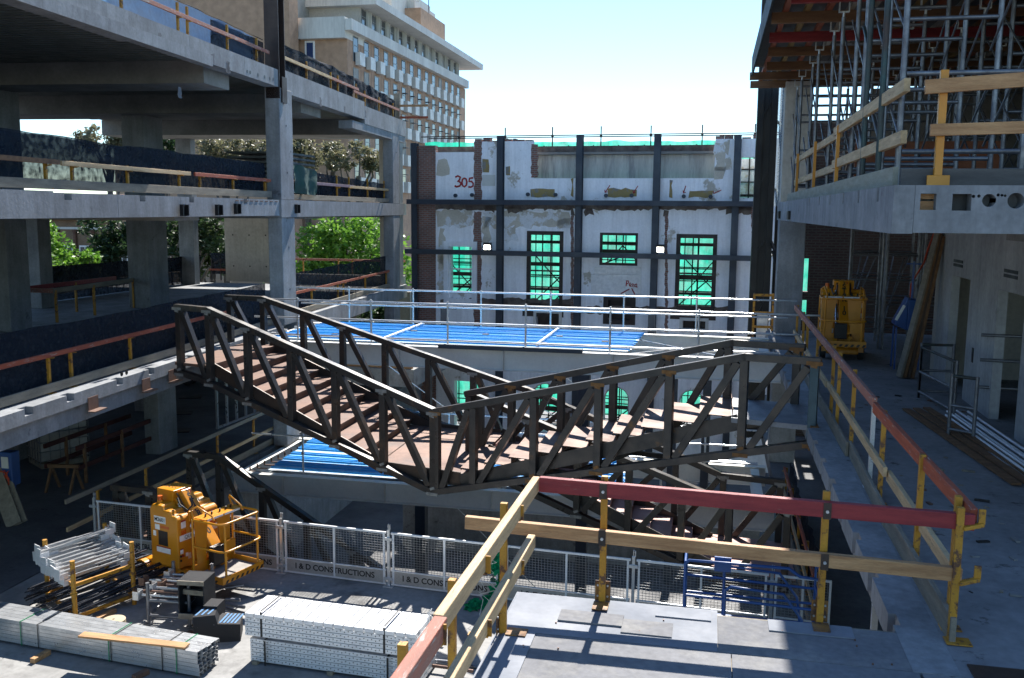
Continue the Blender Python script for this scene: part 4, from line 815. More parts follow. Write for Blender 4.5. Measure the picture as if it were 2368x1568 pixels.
for p, q in (((-7.2, 24.5, -.4), (-4.4, 26.5, -2.6)), ((-4.6, 24.6, -.4), (-3.6, 26.4, -1.8)), ((-6.4, 22.2, -3.9), (-4.2, 23.6, -6.8)), ((-1.9, 22.4, -.1), (.6, 25.2, -.12)), ((-1.9, 25.1, -.1), (.8, 22.2, -.12)), ((-9.8, 24.8, -.4), (-7.4, 26.9, -2.9))): mb.tube(p, q, .014, 6)
mb.build('tie_rod', galv, f1)
mb = MB(); mb.box(-8.3, -1.5, 27.9, 28.1, .3, .42); mb.box(-8.2, -8.0, 27.9, 28.1, -1.4, .3); mb.box(-1.8, -1.6, 27.9, 28.1, -1.4, .3); solo(mb, 'steel_beam', darkst, 'long dark blue grey beam lying behind the upper blue deck', 'beam', (-5, 28, .3))
# handrails on decks
def handrail(label, y, z, x0, x1, posts, yr, rails=(1.0, .55, .12), ext=(.6, 1.2), nb=None):
    h = thing('handrail', label, 'handrail', ((x0+x1)/2, y, z))
    for x in posts: mb = MB(); mb.tube((x, y, z), (x, y, z+1.06), .026, 8); mb.box(x-.035, x+.035, y-.035, y+.035, z+.96, z+1.03); mb.box(x-.035, x+.035, y-.035, y+.035, z+.51, z+.58); mb.build('post', galv, h)
    for i, r in enumerate(rails): mb = MB(); mb.tube((x0-ext[0]*(1-.3*i), y-.045, z+r), (x1+ext[1]*(1-.35*i), y-.045+yr, z+r), .024, 8); mb.build('rail', galv, h)
    return h
handrail('galvanised tube handrail along the near edge of the upper blue deck', 21.85, .03, -10.9, 1.2, [UP(x, y, (-11, 21.85), (2, 21.85)).x for x, y in ((688, 730), (858, 740), (1035, 760), (1215, 770), (1410, 780), (1614, 790))], 0)
handrail('galvanised tube handrail along the far edge of the upper blue deck', 25.35, .03, -11.3, 1.6, [UP(x, y, (-11, 25.35), (2, 25.35)).x for x, y in ((807, 690), (955, 690), (1112, 700), (1273, 710), (1442, 715), (1610, 720))], 0, ext=(.5, .6))
handrail('galvanised tube handrail on the near edge of the lower blue deck', 21.85, -3.47, -10.2, 1.0, [-10.1, -7.0, -4.0, -1.0], 0, rails=(1.0,), ext=(1.3, .2))
handrail('galvanised tube handrail on the far edge of the lower blue deck', 25.35, -3.47, -10.0, 1.3, [-9.6, -7.2, -4.8, -2.4, 0], 0, ext=(.3, .3))
# lit slab with timber edge by the old wall
mb = MB(); mb.box(-13.4, -9.6, 29.5, 37.8, -2.6, -2.0); struct(mb.build('terrace_slab', floorm))
mb = MB()
for k in range(3): mb.box(-13.2+k*.1, -9.7, 29.6+k*2.2, 29.75+k*2.2, -1.99, -1.85)
solo(mb, 'timber_stack', woodx, 'orange timbers lying on the sunlit slab below the upper deck', 'timber', (-11.5, 31, -2))
# pit contents
mb = MB(); mb.box(-9, 1.6, 26.5, 26.9, -7, -5.2); solo(mb, 'low_wall', conc, 'low concrete wall standing across the bottom of the pit', 'wall', (-4, 26.7, -7))
rr = random.Random(9)
for i in range(9):
    x = rr.uniform(-6.5, -2.6); y = rr.uniform(20.0, 22.2); z = -6.98+.09*i; a = rr.uniform(-.3, .3); mb = MB(); d = V((math.cos(a), math.sin(a), 0))*rr.uniform(.8, 1.8); c = V((x, y, z)); mb.bar(c-d, c+d, .16, .05)
    solo(mb, 'timber_plank', woodf, 'loose timber plank among the rubble in the shaded pit below the lower deck', 'plank', tuple(c), 'planks in the pit')
mb = MB(); mb.box(-6.1, -5.2, 20.6, 21.3, -7, -6.1); mb.box(-6.0, -5.3, 20.7, 21.2, -6.099, -6.08)
bn = thing('waste_bin', 'grey open waste bin in the pit beside the dark steel column', 'bin', (-5.6, 21, -7))
mb = MB()
for (x0, x1, y0, y1) in ((-6.1, -5.2, 20.6, 20.64), (-6.1, -5.2, 21.26, 21.3), (-6.1, -6.06, 20.64, 21.26), (-5.24, -5.2, 20.64, 21.26)): mb.box(x0, x1, y0, y1, -6.95, -6.05)
mb.box(-6.1, -5.2, 20.6, 21.3, -7, -6.951); mb.build('body', M('bin_grey', (.13, .13, .14), None, 3, .6), bn)
mb = MB(); mb.box(-6.14, -5.16, 20.56, 20.6, -6.1, -6.02); mb.build('rim', black, bn)
bs = thing('boom_lift', 'blue folded boom lift parked in the shaded pit behind the mesh barrier', 'boom lift', (-2.6, 17.6, -7))
mb = MB(); mb.poly([(-4.4, 17.2, -6.7), (-4.4, 17.2, -5.9), (-4.0, 17.2, -5.6), (-3.3, 17.2, -5.7), (-3.2, 17.2, -6.7)], (0, 1.2, 0)); mb.build('chassis', bluep, bs, bevel=.04)
mb = MB(); mb.bar((-3.9, 17.8, -5.5), (.2, 17.5, -6.1), .3, .3); mb.bar((-3.6, 17.8, -5.2), (-.4, 17.5, -5.55), .25, .22); mb.build('boom', bluep, bs, bevel=.02)
for x in (-4.2, -3.4):
    for y in (17.15, 18.45): mb = MB(); mb.cyl((x, y, -6.65), .34, .25, 16, (0, 1, 0)); mb.build('wheel', rubber, bs)
mb = MB(); 
for z in (-6.2, -5.7, -5.2): mb.path([(.2, 17.1, z), (1.2, 17.1, z), (1.2, 18, z), (.2, 18, z), (.2, 17.1, z)], .025, 6)
for p in ((.2, 17.1), (1.2, 17.1), (1.2, 18), (.2, 18)): mb.tube((p[0], p[1], -6.3), (p[0], p[1], -5.2), .025, 6)
mb.build('basket', bluep, bs)
# ------------------------------------------------------------------ mesh barriers along the pit
B0 = V((-12.0, 15.95, -3.5)); B1 = V((1.98, 15.0, -3.5))
def bx_at(x, z=0): t = (x-B0.x)/(B1.x-B0.x); p = B0+(B1-B0)*t; return V((p.x, p.y, -3.5+z))
bp = [UP(x, y, B0, B1).x for x, y in ((222, 1240), (436, 1280), (652, 1300), (899, 1320), (1160, 1380), (1462, 1400), (1780, 1430), (1925, 1440))]
bd = (B1-B0).normalized(); bnm = V((bd.y, -bd.x, 0))
ords = ['leftmost mesh barrier panel, beside the steel prop rack and behind the yellow lift', 'mesh barrier panel directly behind the yellow lift', 'mesh barrier panel with full stencilled name, right of the yellow lift', 'mesh barrier panel with the stencilled name crossed by the timber rails', 'mesh barrier panel beyond the green net bundle, left of the rusty post', 'mesh barrier panel behind the raised platform, right of the rusty post', 'narrow end mesh barrier panel behind the blue scissor lift']
for i in range(7):
    a, b = bx_at(bp[i]+.05), bx_at(bp[i+1]-.05); g = thing('mesh_barrier', ords[i], 'barrier', tuple(a), 'galvanised mesh barriers along the pit')
    L = (b-a).length; mb = MB(); up = V((0, 0, 1))
    mb.bar(a+up*1.0, b+up*1.0, .035, .035); mb.bar(a+up*.30, b+up*.30, .03, .02); mb.bar(a+up*.04, b+up*.04, .03, .03)
    for t in (.02, .5, .98): mb.bar(a+(b-a)*t+up*.03, a+(b-a)*t+up*1.0, .035, .03)
    mb.build('frame', galvw, g)
    mb = MB(); n = int(L/.055)
    for k in range(1, n): p = a+(b-a)*(k/n); mb.bar(p+up*.30, p+up*.99, .0055, .0055)
    for k in range(1, 15): z = .30+k*.0465; mb.bar(a+up*z+bnm*.006, b+up*z+bnm*.006, .0055, .006)
    mb.build('mesh', M('mesh_wire', (.40, .41, .42), None, 5, .4, .6) if i == 0 else bpy.data.materials['mesh_wire'], g)
    mb = MB(); mb.bar(a+up*.17+bnm*.004, b+up*.17+bnm*.004, .012, .22); mb.build('toe_board', M('toe_alloy', (.62, .60, .56), (.5, .48, .45), 3, .45, .5) if i == 0 else bpy.data.materials['toe_alloy'], g)
    if 0 < i < 5 or i == 0: text('I & D CONSTRUCTIONS', .15, black, g, (a+b)/2+up*.17+bnm*.0125, bd, up, 'stencil_lettering', .001, .0035)
    mb = MB(); p = bx_at(bp[i]); mb.bar(p, p+up*1.06, .05, .05); mb.box(p.x-.09, p.x+.09, p.y-.09, p.y+.09, -3.5, -3.485); mb.bar(p+up*1.06, p+up*1.17, .012, .04); mb.bar(p+V((.03, 0, 1.06)), p+V((.03, 0, 1.16)), .012, .04)
    mb.bar(p+up*.9+bnm*.02, p+up*.9+bnm*.06, .16, .05); mb.bar(p+up*.15+bnm*.02, p+up*.15+bnm*.06, .16, .05); mb.build('post', galv, g)
# ------------------------------------------------------------------ raised platform in the foreground
pf = thing('ply_platform', 'scuffed grey plywood platform with long shadow stripes in the foreground', 'platform', (0, 6, -.3))
mb = MB(); mb.box(-1.55, 1.58, 1.5, 7.62, -.30, -.022); mb.build('timber_frame', woodg, pf)
rr = random.Random(21)
rows = [(1.5, 3.4), (3.405, 4.6), (4.605, 5.75), (5.755, 6.9)]
for j, (y0, y1) in enumerate(rows):
    cuts = [-1.55, .25 if j != 1 else .27, 1.58] if j > 1 else [-1.55, -.1+.2*j, 1.58]
    for a, b in zip(cuts, cuts[1:]): mb = MB(); mb.box(a+.003, b-.003, y0, y1, -.02+rr.uniform(0, .004), 0); mb.build('plywood_sheet', ply, pf, bevel=.002)
mb = MB(); mb.box(-1.56, -1.545, 1.5, 7.66, -.2, .0015); mb.box(-1.56, .15, 6.905, 7.66, -.02, .001); mb.box(-1.50, -1.25, 5.0, 6.9, .0012, .010); mb.build('edge_sheet', plyb, pf)
mb = MB(); mb.box(.153, 1.58, 6.905, 7.55, -.02, .001); mb.build('plywood_sheet', ply, pf)
mb = MB(); mb.box(-1.12, -.6, 7.15, 7.36, .003, .016); mb.box(-.6, -.2, 7.05, 7.3, .0025, .012); mb.build('loose_sheet', ply, pf)
mb = MB(); mb.box(-.35, .1, 7.42, 7.62, .003, .012); mb.box(.55, 1.2, 7.35, 7.56, .003, .012); mb.build('loose_sheet', plyb, pf)
mb = MB()
for k in range(60): x = rr.uniform(-1.5, 1.5); y = rr.uniform(3.4, 7.4); mb.box(x-.006, x+.006, y-.006, y+.006, .001, .0125)
pm = mb.build('nail_head', rust, pf); pm['kind'] = 'stuff'
# front guard rail on the platform
def redpost(g, p, H, plate_dir):
    p = V(p); mb = MB(); mb.bar(p, p+V((0, 0, H)), .055, .045, (0, 1, 0)); mb.build('post', yelp, g, bevel=.004)
    d = V(plate_dir).normalized(); s = V((-d.y, d.x, 0))
    mb = MB(); c = p+d*.035; mb.poly([c+s*.065, c-s*.065, c-s*.065+V((0, 0, .18)), c+s*.065+V((0, 0, .18))], d*.008)
    mb.poly([p-d*.03+s*.065+V((0, 0, .013)), p-d*.03-s*.065+V((0, 0, .013)), p-d*.19-s*.065+V((0, 0, .013)), p-d*.19+s*.065+V((0, 0, .013))], (0, 0, .009)); mb.build('base_plate', M('rusty_yellow', (.42, .19, .03), (.2, .09, .03), 6, .7, c3=(.1, .05, .03), s3=9, lo3=.5, hi3=.56) if 'rusty_yellow' not in bpy.data.materials else bpy.data.materials['rusty_yellow'], g)
    mb = MB()
    for a in (-.042, .042):
        for z in (.045, .14): mb.cyl(c+s*a+V((0, 0, z))-d*.002, .009, .012, 8, d)
    mb.build('bolt', galv, g)
fg = thing('guard_rail', 'guard rail with red top timber along the far edge of the plywood platform', 'guard rail', (-.8, 7.62, 0))
pa = V((-.81, 7.60, 0)); pb = V((.96, 7.60, 0))
for p in (pa, pb): redpost(fg, p, 1.11, (0, 1, 0))
for nm, m, z, h, a, b, yy in (('top_rail', redt, 1.0, .125, V((-1.35, 7.53, 1.025)), V((2.04, 7.53, .962)), 7.53), ('mid_rail', woodx, .56, .11, V((-1.99, 7.52, .645)), V((1.975, 7.52, .54)), 7.52)):
    mb = MB(); mb.bar(a, b, .062, h); mb.build(nm, m, fg, bevel=.006)
    zf_ = lambda x: lerp(a.z, b.z, (x-a.x)/(b.x-a.x))
    mb = MB()
    for p in (pa, pb): zc = zf_(p.x); mb.bar((p.x, yy-.035, zc-.07), (p.x, yy-.035, zc+.06), .06, .006, (0, 1, 0)); mb.bar((p.x, yy-.04, zc-.067), (p.x, 7.6, zc-.067), .06, .01)
    mb.build('bracket', rust2, fg)
    mb = MB()
    for p in (pa, pb): mb.cyl((p.x, yy-.042, zf_(p.x)-.01), .013, .012, 8, (0, 1, 0))
    mb.build('bolt', galv, fg)
p = V((1.93, 7.50, 0)); mb = MB(); mb.bar(p, p+V((0, 0, 1.08)), .055, .05, (0, 1, 0)); mb.bar(p+V((.02, -.02, .92)), p+V((.17, .02, .95)), .05, .03); mb.bar(p+V((.16, .02, .95)), p+V((.16, .02, 1.07)), .05, .02, (0, 1, 0)); mb.bar(p+V((.02, -.02, .48)), p+V((.17, .02, .51)), .05, .03); mb.bar(p+V((.16, .02, .51)), p+V((.16, .02, .62)), .05, .02, (0, 1, 0)); mb.box(p.x-.05, p.x+.14, p.y-.09, p.y+.05, .006, .016); mb.build('post', yelp, fg, bevel=.003)
# left guard rail of the platform (pale timber and weathered red timber)
lg = thing('guard_rail', 'guard rail of pale weathered timbers running back along the side of the plywood platform', 'guard rail', (-1.6, 6, 0))
redpost(lg, (-1.505, 6.85, 0), 1.06, (-1, 0, 0))
k0 = UZ(1247, 1102, 1.06)
xl = -1.60
def onx(px, py, x): return UX(px, py, x)
a = V((xl, 7.6, 1.03)); b_ = V((xl-.02, 4.62, 1.03))
p1 = UZ(1012, 1425, 1.09); mb = MB(); mb.bar((-1.395, 7.63, 1.0), (-1.425, 4.785, 1.0), .062, .12); mb.build('top_rail', woody, lg, bevel=.007)
mb = MB(); mb.bar((-1.405, 4.775, 1.0), (-1.43, 2.6, .99), .078, .12); mb.build('top_rail', pinkt, lg, bevel=.007)
q0 = UZ(1235, 1240, .62); mb = MB(); mb.bar((-1.39, 7.42, .562), (-1.42, 2.6, .555), .064, .115); mb.build('mid_rail', woody, lg, bevel=.007)
for i, (px, py) in enumerate(((1047, 1345), (933, 1495))):
    t = UX(px, py+6, -1.60); y = t.y; mb = MB(); mb.bar((-1.605, y, -.6), (-1.605, y, t.z+.035), .05, .055, (0, 1, 0)); mb.build('post', yelp, lg, bevel=.003)
mb = MB()
for y in (6.85, 5.75, 4.7, 3.5): mb.bar((-1.375, y, .93), (-1.375, y, 1.05), .012, .05, (1, 0, 0)); mb.bar((-1.50, y, .935), (-1.37, y, .932), .05, .01); mb.bar((-1.365, y, .495), (-1.365, y, .61), .012, .05, (1, 0, 0)); mb.bar((-1.5, y, .498), (-1.36, y, .498), .05, .01)
mb.build('bracket', yelp, lg)
# right floor guard rail (long run)
rg = thing('guard_rail', 'long guard rail with worn orange top timber receding along the propped building first floor edge', 'guard rail', (1.97, 12, 0))
for (x, y) in [(516, 640), (560, 690), (588, 720), (660, 800), (772, 905), (815, 950), (915, 1095)]:
    u = UX(*T23(x, y), 1.97); mb = MB(); mb.box(1.945, 1.995, u.y-.025, u.y+.025, 0, min(u.z, 1.2)); mb.build('post', yelp, rg)
for yv, m in ((11.74, galv), (11.04, yelp), (9.05, yelp), (7.74, yelp)): mb = MB(); mb.box(1.945, 1.995, yv-.03, yv+.03, 0, 1.1); mb.box(1.9, 2.06, yv-.06, yv+.06, 0, .01); mb.build('post', m, rg, bevel=.003)
mb = MB(); mb.bar((1.93, 22.6, 1.13), (1.93, 11.45, 1.10), .05, .12); mb.build('top_rail', pinkt, rg, bevel=.006)
mb = MB(); mb.bar((1.93, 11.44, 1.05), (2.04, 7.55, 1.0), .055, .125); mb.build('top_rail', orat, rg, bevel=.006)
mb = MB(); mb.bar((1.93, 22.6, .55), (1.93, 16, .5), .045, .11); mb.bar((1.935, 15.9, .52), (1.935, 10.6, .50), .045, .11); mb.bar((1.99, 10.7, .44), (2.0, 7.7, .44), .05, .12); mb.build('mid_rail', woody, rg, bevel=.005)
mb = MB(); mb.bar((1.9, 22.5, .1), (1.9, 13.2, .1), .04, .2); mb.bar((1.95, 13.3, .1), (1.90, 10.2, .1), .04, .2); mb.bar((1.91, 10.25, .1), (1.93, 7.45, .1), .045, .22); mb.build('toe_board', woodg, rg, bevel=.005)
# ground floor right guard rail below with dark cloth
guard('guard_rail', 'lower guard rail with black cloth below the propped floor edge', ((1.85, 21.8, -3.5), (1.85, 15.2, -3.5)), 1.0, [('top_rail', .98, orat, .09, 0, 1), ('mid_rail', .5, woody, .08, 0, 1)], (.0, .25, .5, .75, .98), (.02, .18), [(0, 1, .03, 1.15, 1.15, shade, .08)], V((-.05, 0, 0)))
guard('guard_rail', 'ground floor guard rail of pale timbers along the pit edge under the open frame', ((-12.3, 15.6, -3.5), (-12.35, 25.5, -3.5)), 1.05, [('top_rail', 1.05, woodg, .1, -.0, 1), ('mid_rail', .48, woody, .09, 0, 1)], (.107, .28, .46, .6, .8, .97), (.02, .18), None, V((.05, 0, 0)))
# ------------------------------------------------------------------ formwork deck and shoring over the second floor (right)
fd = thing('formwork_deck', 'slab formwork of plywood on joists and brown or red bearers above the shoring frames', 'formwork', (5, 18, 6.6))
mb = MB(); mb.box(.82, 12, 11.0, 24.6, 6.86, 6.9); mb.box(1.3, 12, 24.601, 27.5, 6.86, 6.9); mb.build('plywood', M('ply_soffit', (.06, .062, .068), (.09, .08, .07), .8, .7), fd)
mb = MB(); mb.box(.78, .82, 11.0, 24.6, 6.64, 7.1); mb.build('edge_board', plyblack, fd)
rr = random.Random(8); cols_ = [M('joist_red', (.42, .11, .04), None, 2, .75), woodf, M('joist_pale', (.40, .34, .25), None, 2, .75), M('joist_ochre', (.36, .22, .06), None, 2, .75), woodg]
for k in range(26):
    x = 1.05+k*.36; mb = MB(); mb.box(x, x+.09, 11.0, 27.4, 6.765, 6.857); mb.build('joist', cols_[0] if k in (0, 7, 9) else cols_[(k*2+1) % 5], fd)
by = [11.7, 13.1, 14.5, 16.0, 17.6, 19.5, 21.2, 23.2, 24.8, 26.4]
for k, y in enumerate(by): mb = MB(); x0 = .86 if y < 24.7 else .75; mb.box(x0+.07*((k*5) % 4), 12, y-.05, y+.05, 6.58, 6.762); mb.build('bearer', redt if k in (3, 5) else woodf, fd)
pr = thing('shoring_frame', 'nearest galvanised shoring frame with tall ladder legs in the front row', 'shoring frame', (0, 0, 3.545), 'shoring frames under the formwork')
H = 2.75
for x in (0, 1.2):
    mb = MB(); mb.tube((x, 0, 3.60), (x, 0, 3.6+H), .032, 8); mb.build('leg', tubeg, pr)
    mb = MB(); mb.tube((x, 0, 3.56), (x, 0, 3.62), .022, 6); mb.box(x-.07, x+.07, -.07, .07, 3.545, 3.56); mb.build('base_jack', galv, pr); mb = MB(); mb.tube((x, 0, 3.6+H), (x, 0, 6.42), .022, 6); mb.box(x-.08, x+.08, -.05, .05, 6.42, 6.434); mb.box(x-.08, x-.066, -.05, .05, 6.434, 6.57); mb.box(x+.066, x+.08, -.05, .05, 6.434, 6.57); mb.build('jack', galv, pr)
mb = MB()
for z in (3.95, 4.75, 5.55, 6.2): mb.tube((.03, 0, z), (1.17, 0, z), .027, 7)
mb.build('rung', tubeg, pr)
mb = MB()
for z in (4.1, 5.2): mb.tube((.0, .03, z), (.0, 1.5, z+.9), .014, 5); mb.tube((1.2, .03, z+.9), (1.2, 1.5, z), .014, 5)
mb.build('cross_brace', tubeg, pr)
rown = ['row along the slab edge', 'second row in from the slab edge', 'third row in from the slab edge', 'innermost row by the pale wall']
nth = ['nearest', 'second', 'third', 'fourth', 'fifth', 'sixth', 'seventh', 'eighth', 'ninth', 'tenth']
ys = [10.7, 12.05, 13.45, 14.7, 16.0, 17.6, 19.55, 21.2, 23.2, 25.0]; first = True
for r, x in enumerate((1.88, 3.95, 6.0, 8.0)):
    for k, y in enumerate(ys):
        lab = f'galvanised shoring frame, {nth[k]} from the viewer, {rown[r]}'
        if first: pr.location = (x, y, 3.545); pr['label'] = lab; first = False
        else:
            q = dup(pr, (x+(.05 if k % 2 else 0), y+(.1 if r % 2 else 0), 3.545), 0, lab)
# teal-brown tubes stand closest in front
for i, (x, y) in enumerate(((1.78, 11.3), (1.80, 12.6))):
    mb = MB(); mb.tube((x, y, 3.56), (x, y, 6.57), .034, 8); mb.tube((x, y, 5.1+.2*i), (x+.02, y+.7, 5.5+.2*i), .022, 6); mb.tube((x, y, 4.1), (x+.02, y+.7, 4.45), .022, 6)
    solo(mb, 'steel_prop', tubet, ('teal and brown painted prop nearest on the slab edge' if i == 0 else 'teal and brown painted prop second nearest on the slab edge'), 'prop', (x, y, 3.56), 'painted props on the slab edge')
# second floor rail timbers with yellow posts
g = thing('guard_rail', 'second floor front guard rail with pale timbers and one bright yellow post', 'guard rail', (2.1, 9.55, 3.56))
u = UY(*T22(1490, 1190), 9.55); mb = MB(); mb.box(u.x-.035, u.x+.035, 9.52, 9.58, 3.56, 4.62); mb.box(u.x-.1, u.x+.1, 9.5, 9.52, 3.56, 3.66); mb.build('post', yel, g, bevel=.004)
mb = MB(); mb.bar((1.86, 9.48, 4.46), (4.5, 9.48, 4.62), .05, .13); mb.build('top_rail', woodx, g, bevel=.005)
mb = MB(); mb.bar((1.93, 9.48, 4.07), (4.5, 9.48, 4.13), .05, .11); mb.build('mid_rail', woodx, g, bevel=.005)
mb = MB(); mb.bar((1.72, 9.6, 3.64), (4.5, 9.6, 3.64), .05, .17); mb.build('toe_board', M('grey_timber_dark', (.14, .13, .12), None, 2, .8, stretch=(1, 6, 6)), g, bevel=.004)
g = thing('guard_rail', 'second floor side guard rail of thick pale timbers threaded through the props', 'guard rail', (1.8, 14, 3.56))
for nm, z in (('top_rail', 4.55), ('mid_rail', 4.05)): mb = MB(); mb.bar((1.80, 10.0, z), (1.80, 15.6, z), .06, .13); mb.bar((1.86, 15.4, z-.03), (1.86, 23.5, z-.03), .05, .12); mb.build(nm, woody, g, bevel=.005)
for y in (15.0, 18.3, 22): mb = MB(); mb.box(1.75, 1.80, y-.025, y+.025, 3.56, 4.6); mb.build('post', yel, g)
mb = MB(); mb.bar((1.70, 9.75, 3.66), (1.70, 14.2, 3.66), .05, .18); mb.bar((1.72, 14.3, 3.66), (1.72, 23.5, 3.66), .05, .18); mb.build('toe_board', M('pale_green_timber', (.42, .42, .33), (.34, .33, .25), 2, .8, stretch=(6, 1, 6)), g, bevel=.004)
mb = MB(); mb.box(2.3, 4.6, 17, 17.06, 3.56, 4.5); solo(mb, 'orange_board', M('orange_board', (.36, .10, .03), None, 2, .7), 'orange brown plywood board leaning inside the shoring on the second floor', 'board', (3.4, 17, 3.56))
# black hoist mast with mesh
tw = thing('steel_tower', 'tall black steel hoist tower with mesh panels beside the old wall', 'tower', (1.5, 29, -3.5))
for (x, y) in ((1.22, 28.9), (1.62, 28.9), (1.3, 31.2), (2.0, 31.2)): mb = MB(); mb.box(x-.09, x+.09, y-.09, y+.09, -3.5, 10.5); mb.build('mast_leg', blackst, tw)
mb = MB()
for z in range(-2, 11, 2): mb.bar((1.22, 28.85, z), (1.62, 28.85, z+.7), .06, .06); mb.bar((1.62, 28.9, z), (2.0, 31.2, z), .06, .06); mb.bar((1.22, 28.9, z+.9), (1.3, 31.2, z+.9), .06, .06)
mb.bar((1.75, 28.6, 2.2), (2.2, 28.0, .3), .12, .06); mb.bar((1.6, 29, 2.6), (2.3, 27.9, 1.2), .1, .05); mb.build('brace', blackst, tw)
mb = MB(); mb.box(1.31, 1.53, 28.88, 28.89, -3.5, 10.5); mb.build('mesh_panel', blackst, tw)
mb = MB(); mb.box(1.71, 2.6, 30, 30.01, 3.5, 10.5); mb.build('mesh_panel', cloth('grey_mesh', (.3, .36, .4), .45, .3, 30, .1), tw)
g = thing('yellow_gate', 'small yellow steel gate frame beside the right concrete pillar', 'gate', (1.55, 27.2, -.3))
mb = MB()
for x in (1.2, 1.72): mb.box(x-.03, x+.03, 27.17, 27.23, -.3, 1.05)
for z in (1.0, .5, .1): mb.box(1.2, 1.75, 27.16, 27.2, z-.03, z+.04)
mb.build('frame', yelp, g)
mb = MB(); mb.box(1.32, 1.6, 27.3, 27.7, -.3, .45); mb.build('gate_sheet', white, g)
# ------------------------------------------------------------------ boom lifts (two of the same kind, built at the origin, then placed)
def boom_lift(label, loc, rot):
    L = thing('boom_lift', label, 'boom lift', (0, 0, 0), 'yellow mast boom lifts')
    mb = MB(); pr_ = [(-.78, .14), (-.80, .30), (-.62, .44), (-.3, .47), (.1, .46), (.55, .36), (.80, .26), (.80, .14)]
    mb.poly([(x, -.36, z) for x, z in pr_], (0, .72, 0)); mb.build('chassis', yel, L, bevel=.03)
    for sx in (-.56, .56):
        for sy in (-1, 1):
            mb = MB(); mb.cyl((sx, sy*.43, .2), .2, .13, 20, (0, 1, 0)); wh = mb.build('wheel', rubber, L, bevel=.012)
            mb = MB(); mb.cyl((sx, sy*.485, .2), .115, .04, 16, (0, 1, 0)); mb.build('rim', M('rim_black', (.05, .05, .05), None, 5, .4) if 'rim_black' not in bpy.data.materials else bpy.data.materials['rim_black'], wh)
            mb = MB(); P = [(sx+.25*math.cos(t), sy*.47, .2+.25*math.sin(t)) for t in [math.pi*k/8 for k in range(9)]]; Q = [(sx+.22*math.cos(t), sy*.47, .2+.22*math.sin(t)) for t in [math.pi*k/8 for k in range(8, -1, -1)]]
            mb.poly(P+Q, (0, -sy*.12, 0)); mb.build('mudguard', yel, L)
    mb = MB(); mb.cyl((-.12, 0, .47), .34, .06, 28); mb.build('turntable', yel, L)
    # turret: two stepped side bodies and the middle column
    for sy in (-1, 1):
        y0, y1 = sorted((sy*.17, sy*.50)); mb = MB()
        mb.poly([(-.55, y0, .46), (.16, y0, .46), (.16, y0, 1.40), (.10, y0, 1.46), (.00, y0, 1.46), (-.04, y0, 1.54), (-.20, y0, 1.54), (-.24, y0, 1.62), (-.48, y0, 1.62), (-.55, y0, 1.54)], (0, y1-y0, 0)); bo = mb.build('side_body', yel, L, bevel=.025)
        ys_ = sy*.5005
        def lab(n, x0, x1, z0, z1, m, yy=None): b = MB(); b.poly([(x0, sy*(.501), z0), (x1, sy*(.501), z0), (x1, sy*(.501), z1), (x0, sy*(.501), z1)], (0, sy*.003, 0)); return b.build(n, m, bo)
        lab('label', -.44, -.14, 1.28, 1.41, white); lab('control_window', -.34, -.10, .86, 1.14, black); lab('label', -.47, -.40, 1.02, 1.12, white); lab('label', -.42, -.30, 1.15, 1.25, white); lab('red_label', -.28, -.06, 1.19, 1.24, orange); lab('label', -.40, -.04, .72, .82, white); lab('red_label', -.40, -.04, .82, .84, redp)
        text('M2601', .10, black, bo, (-.29, sy*.5045, 1.345), (-sy, 0, 0), (0, 0, 1), 'fleet_number', .0008, .003)
        for x0, y_, z0, w_, h_, m in ((.161, .36, 1.22, .11, .12, white), (.161, .36, 1.34, .11, .03, redp), (.161, .36, 1.02, .12, .16, orange), (.161, .42, .74, .07, .08, white), (.161, .42, .82, .07, .02, redp), (.161, .30, .66, .06, .07, white), (.161, .24, .60, .07, .11, galv)):
            b = MB(); ya, yb = sorted((sy*(y_-w_/2), sy*(y_+w_/2))); b.box(x0, x0+.003, ya, yb, z0, z0+h_); b.build('label' if m is white else 'red_label' if m is redp else 'orange_label' if m is orange else 'data_plate', m, bo)
        b = MB()
        for z in (.62, .70): b.cyl((.165, sy*.45, z), .022, .02, 10, (1, 0, 0))
        b.build('switch', black, bo)
        b = MB(); b.cyl((.17, sy*.40, .70), .022, .03, 10, (1, 0, 0)); b.build('stop_button', redp, bo)
    mb = MB(); mb.poly([(-.50, -.165, .50), (.12, -.165, .50), (.12, -.165, 1.25), (-.10, -.165, 1.55), (-.28, -.165, 1.70), (-.50, -.165, 1.70)], (0, .33, 0)); mb.build('column', yel, L, bevel=.012)
    mb = MB(); mb.poly([(-.66, -.22, 1.56), (-.26, -.22, 1.60), (-.22, -.22, 1.83), (-.66, -.22, 1.83)], (0, .46, 0)); hd = mb.build('mast_head', yel, L, bevel=.012)
    mb = MB()
    for i in range(2):
        for j in range(4): mb.cyl((-.58+.08*j, -.06+.12*i, 1.832), .013, .014, 8)
    mb.build('vent_hole', rust, hd)
    # sign on the body front, boom in front
    mb = MB(); mb.box(.163, .168, -.46, .46, .98, 1.09); sg = mb.build('sign_board', white, L)
    text('QUICK ACCESS', .095, M('sign_grey', (.12, .12, .13), None, 4, .6) if 'sign_grey' not in bpy.data.materials else bpy.data.materials['sign_grey'], sg, (.1685, -.02, 1.035), (0, 1, 0), (0, 0, 1), 'lettering', .0006, .001)
    BA = V((.12, 0, 1.77)); BB = V((1.02, 0, .60)); bd_ = BB-BA; dn = bd_.normalized(); lt = V((-dn.y, dn.x, 0)).normalized(); nn = dn.cross(lt); mb = MB(); mb.bar(BA, BB, .24, .20, nn); bo = mb.build('boom', yel, L, bevel=.015)
    for i, ch in enumerate('STAR 10'):
        c = BA+dn*(.16+.125*i)+nn*.1015
        if ch != ' ': text(ch, .17, black, bo, c, lt, -dn, 'lettering', .0008, .006)
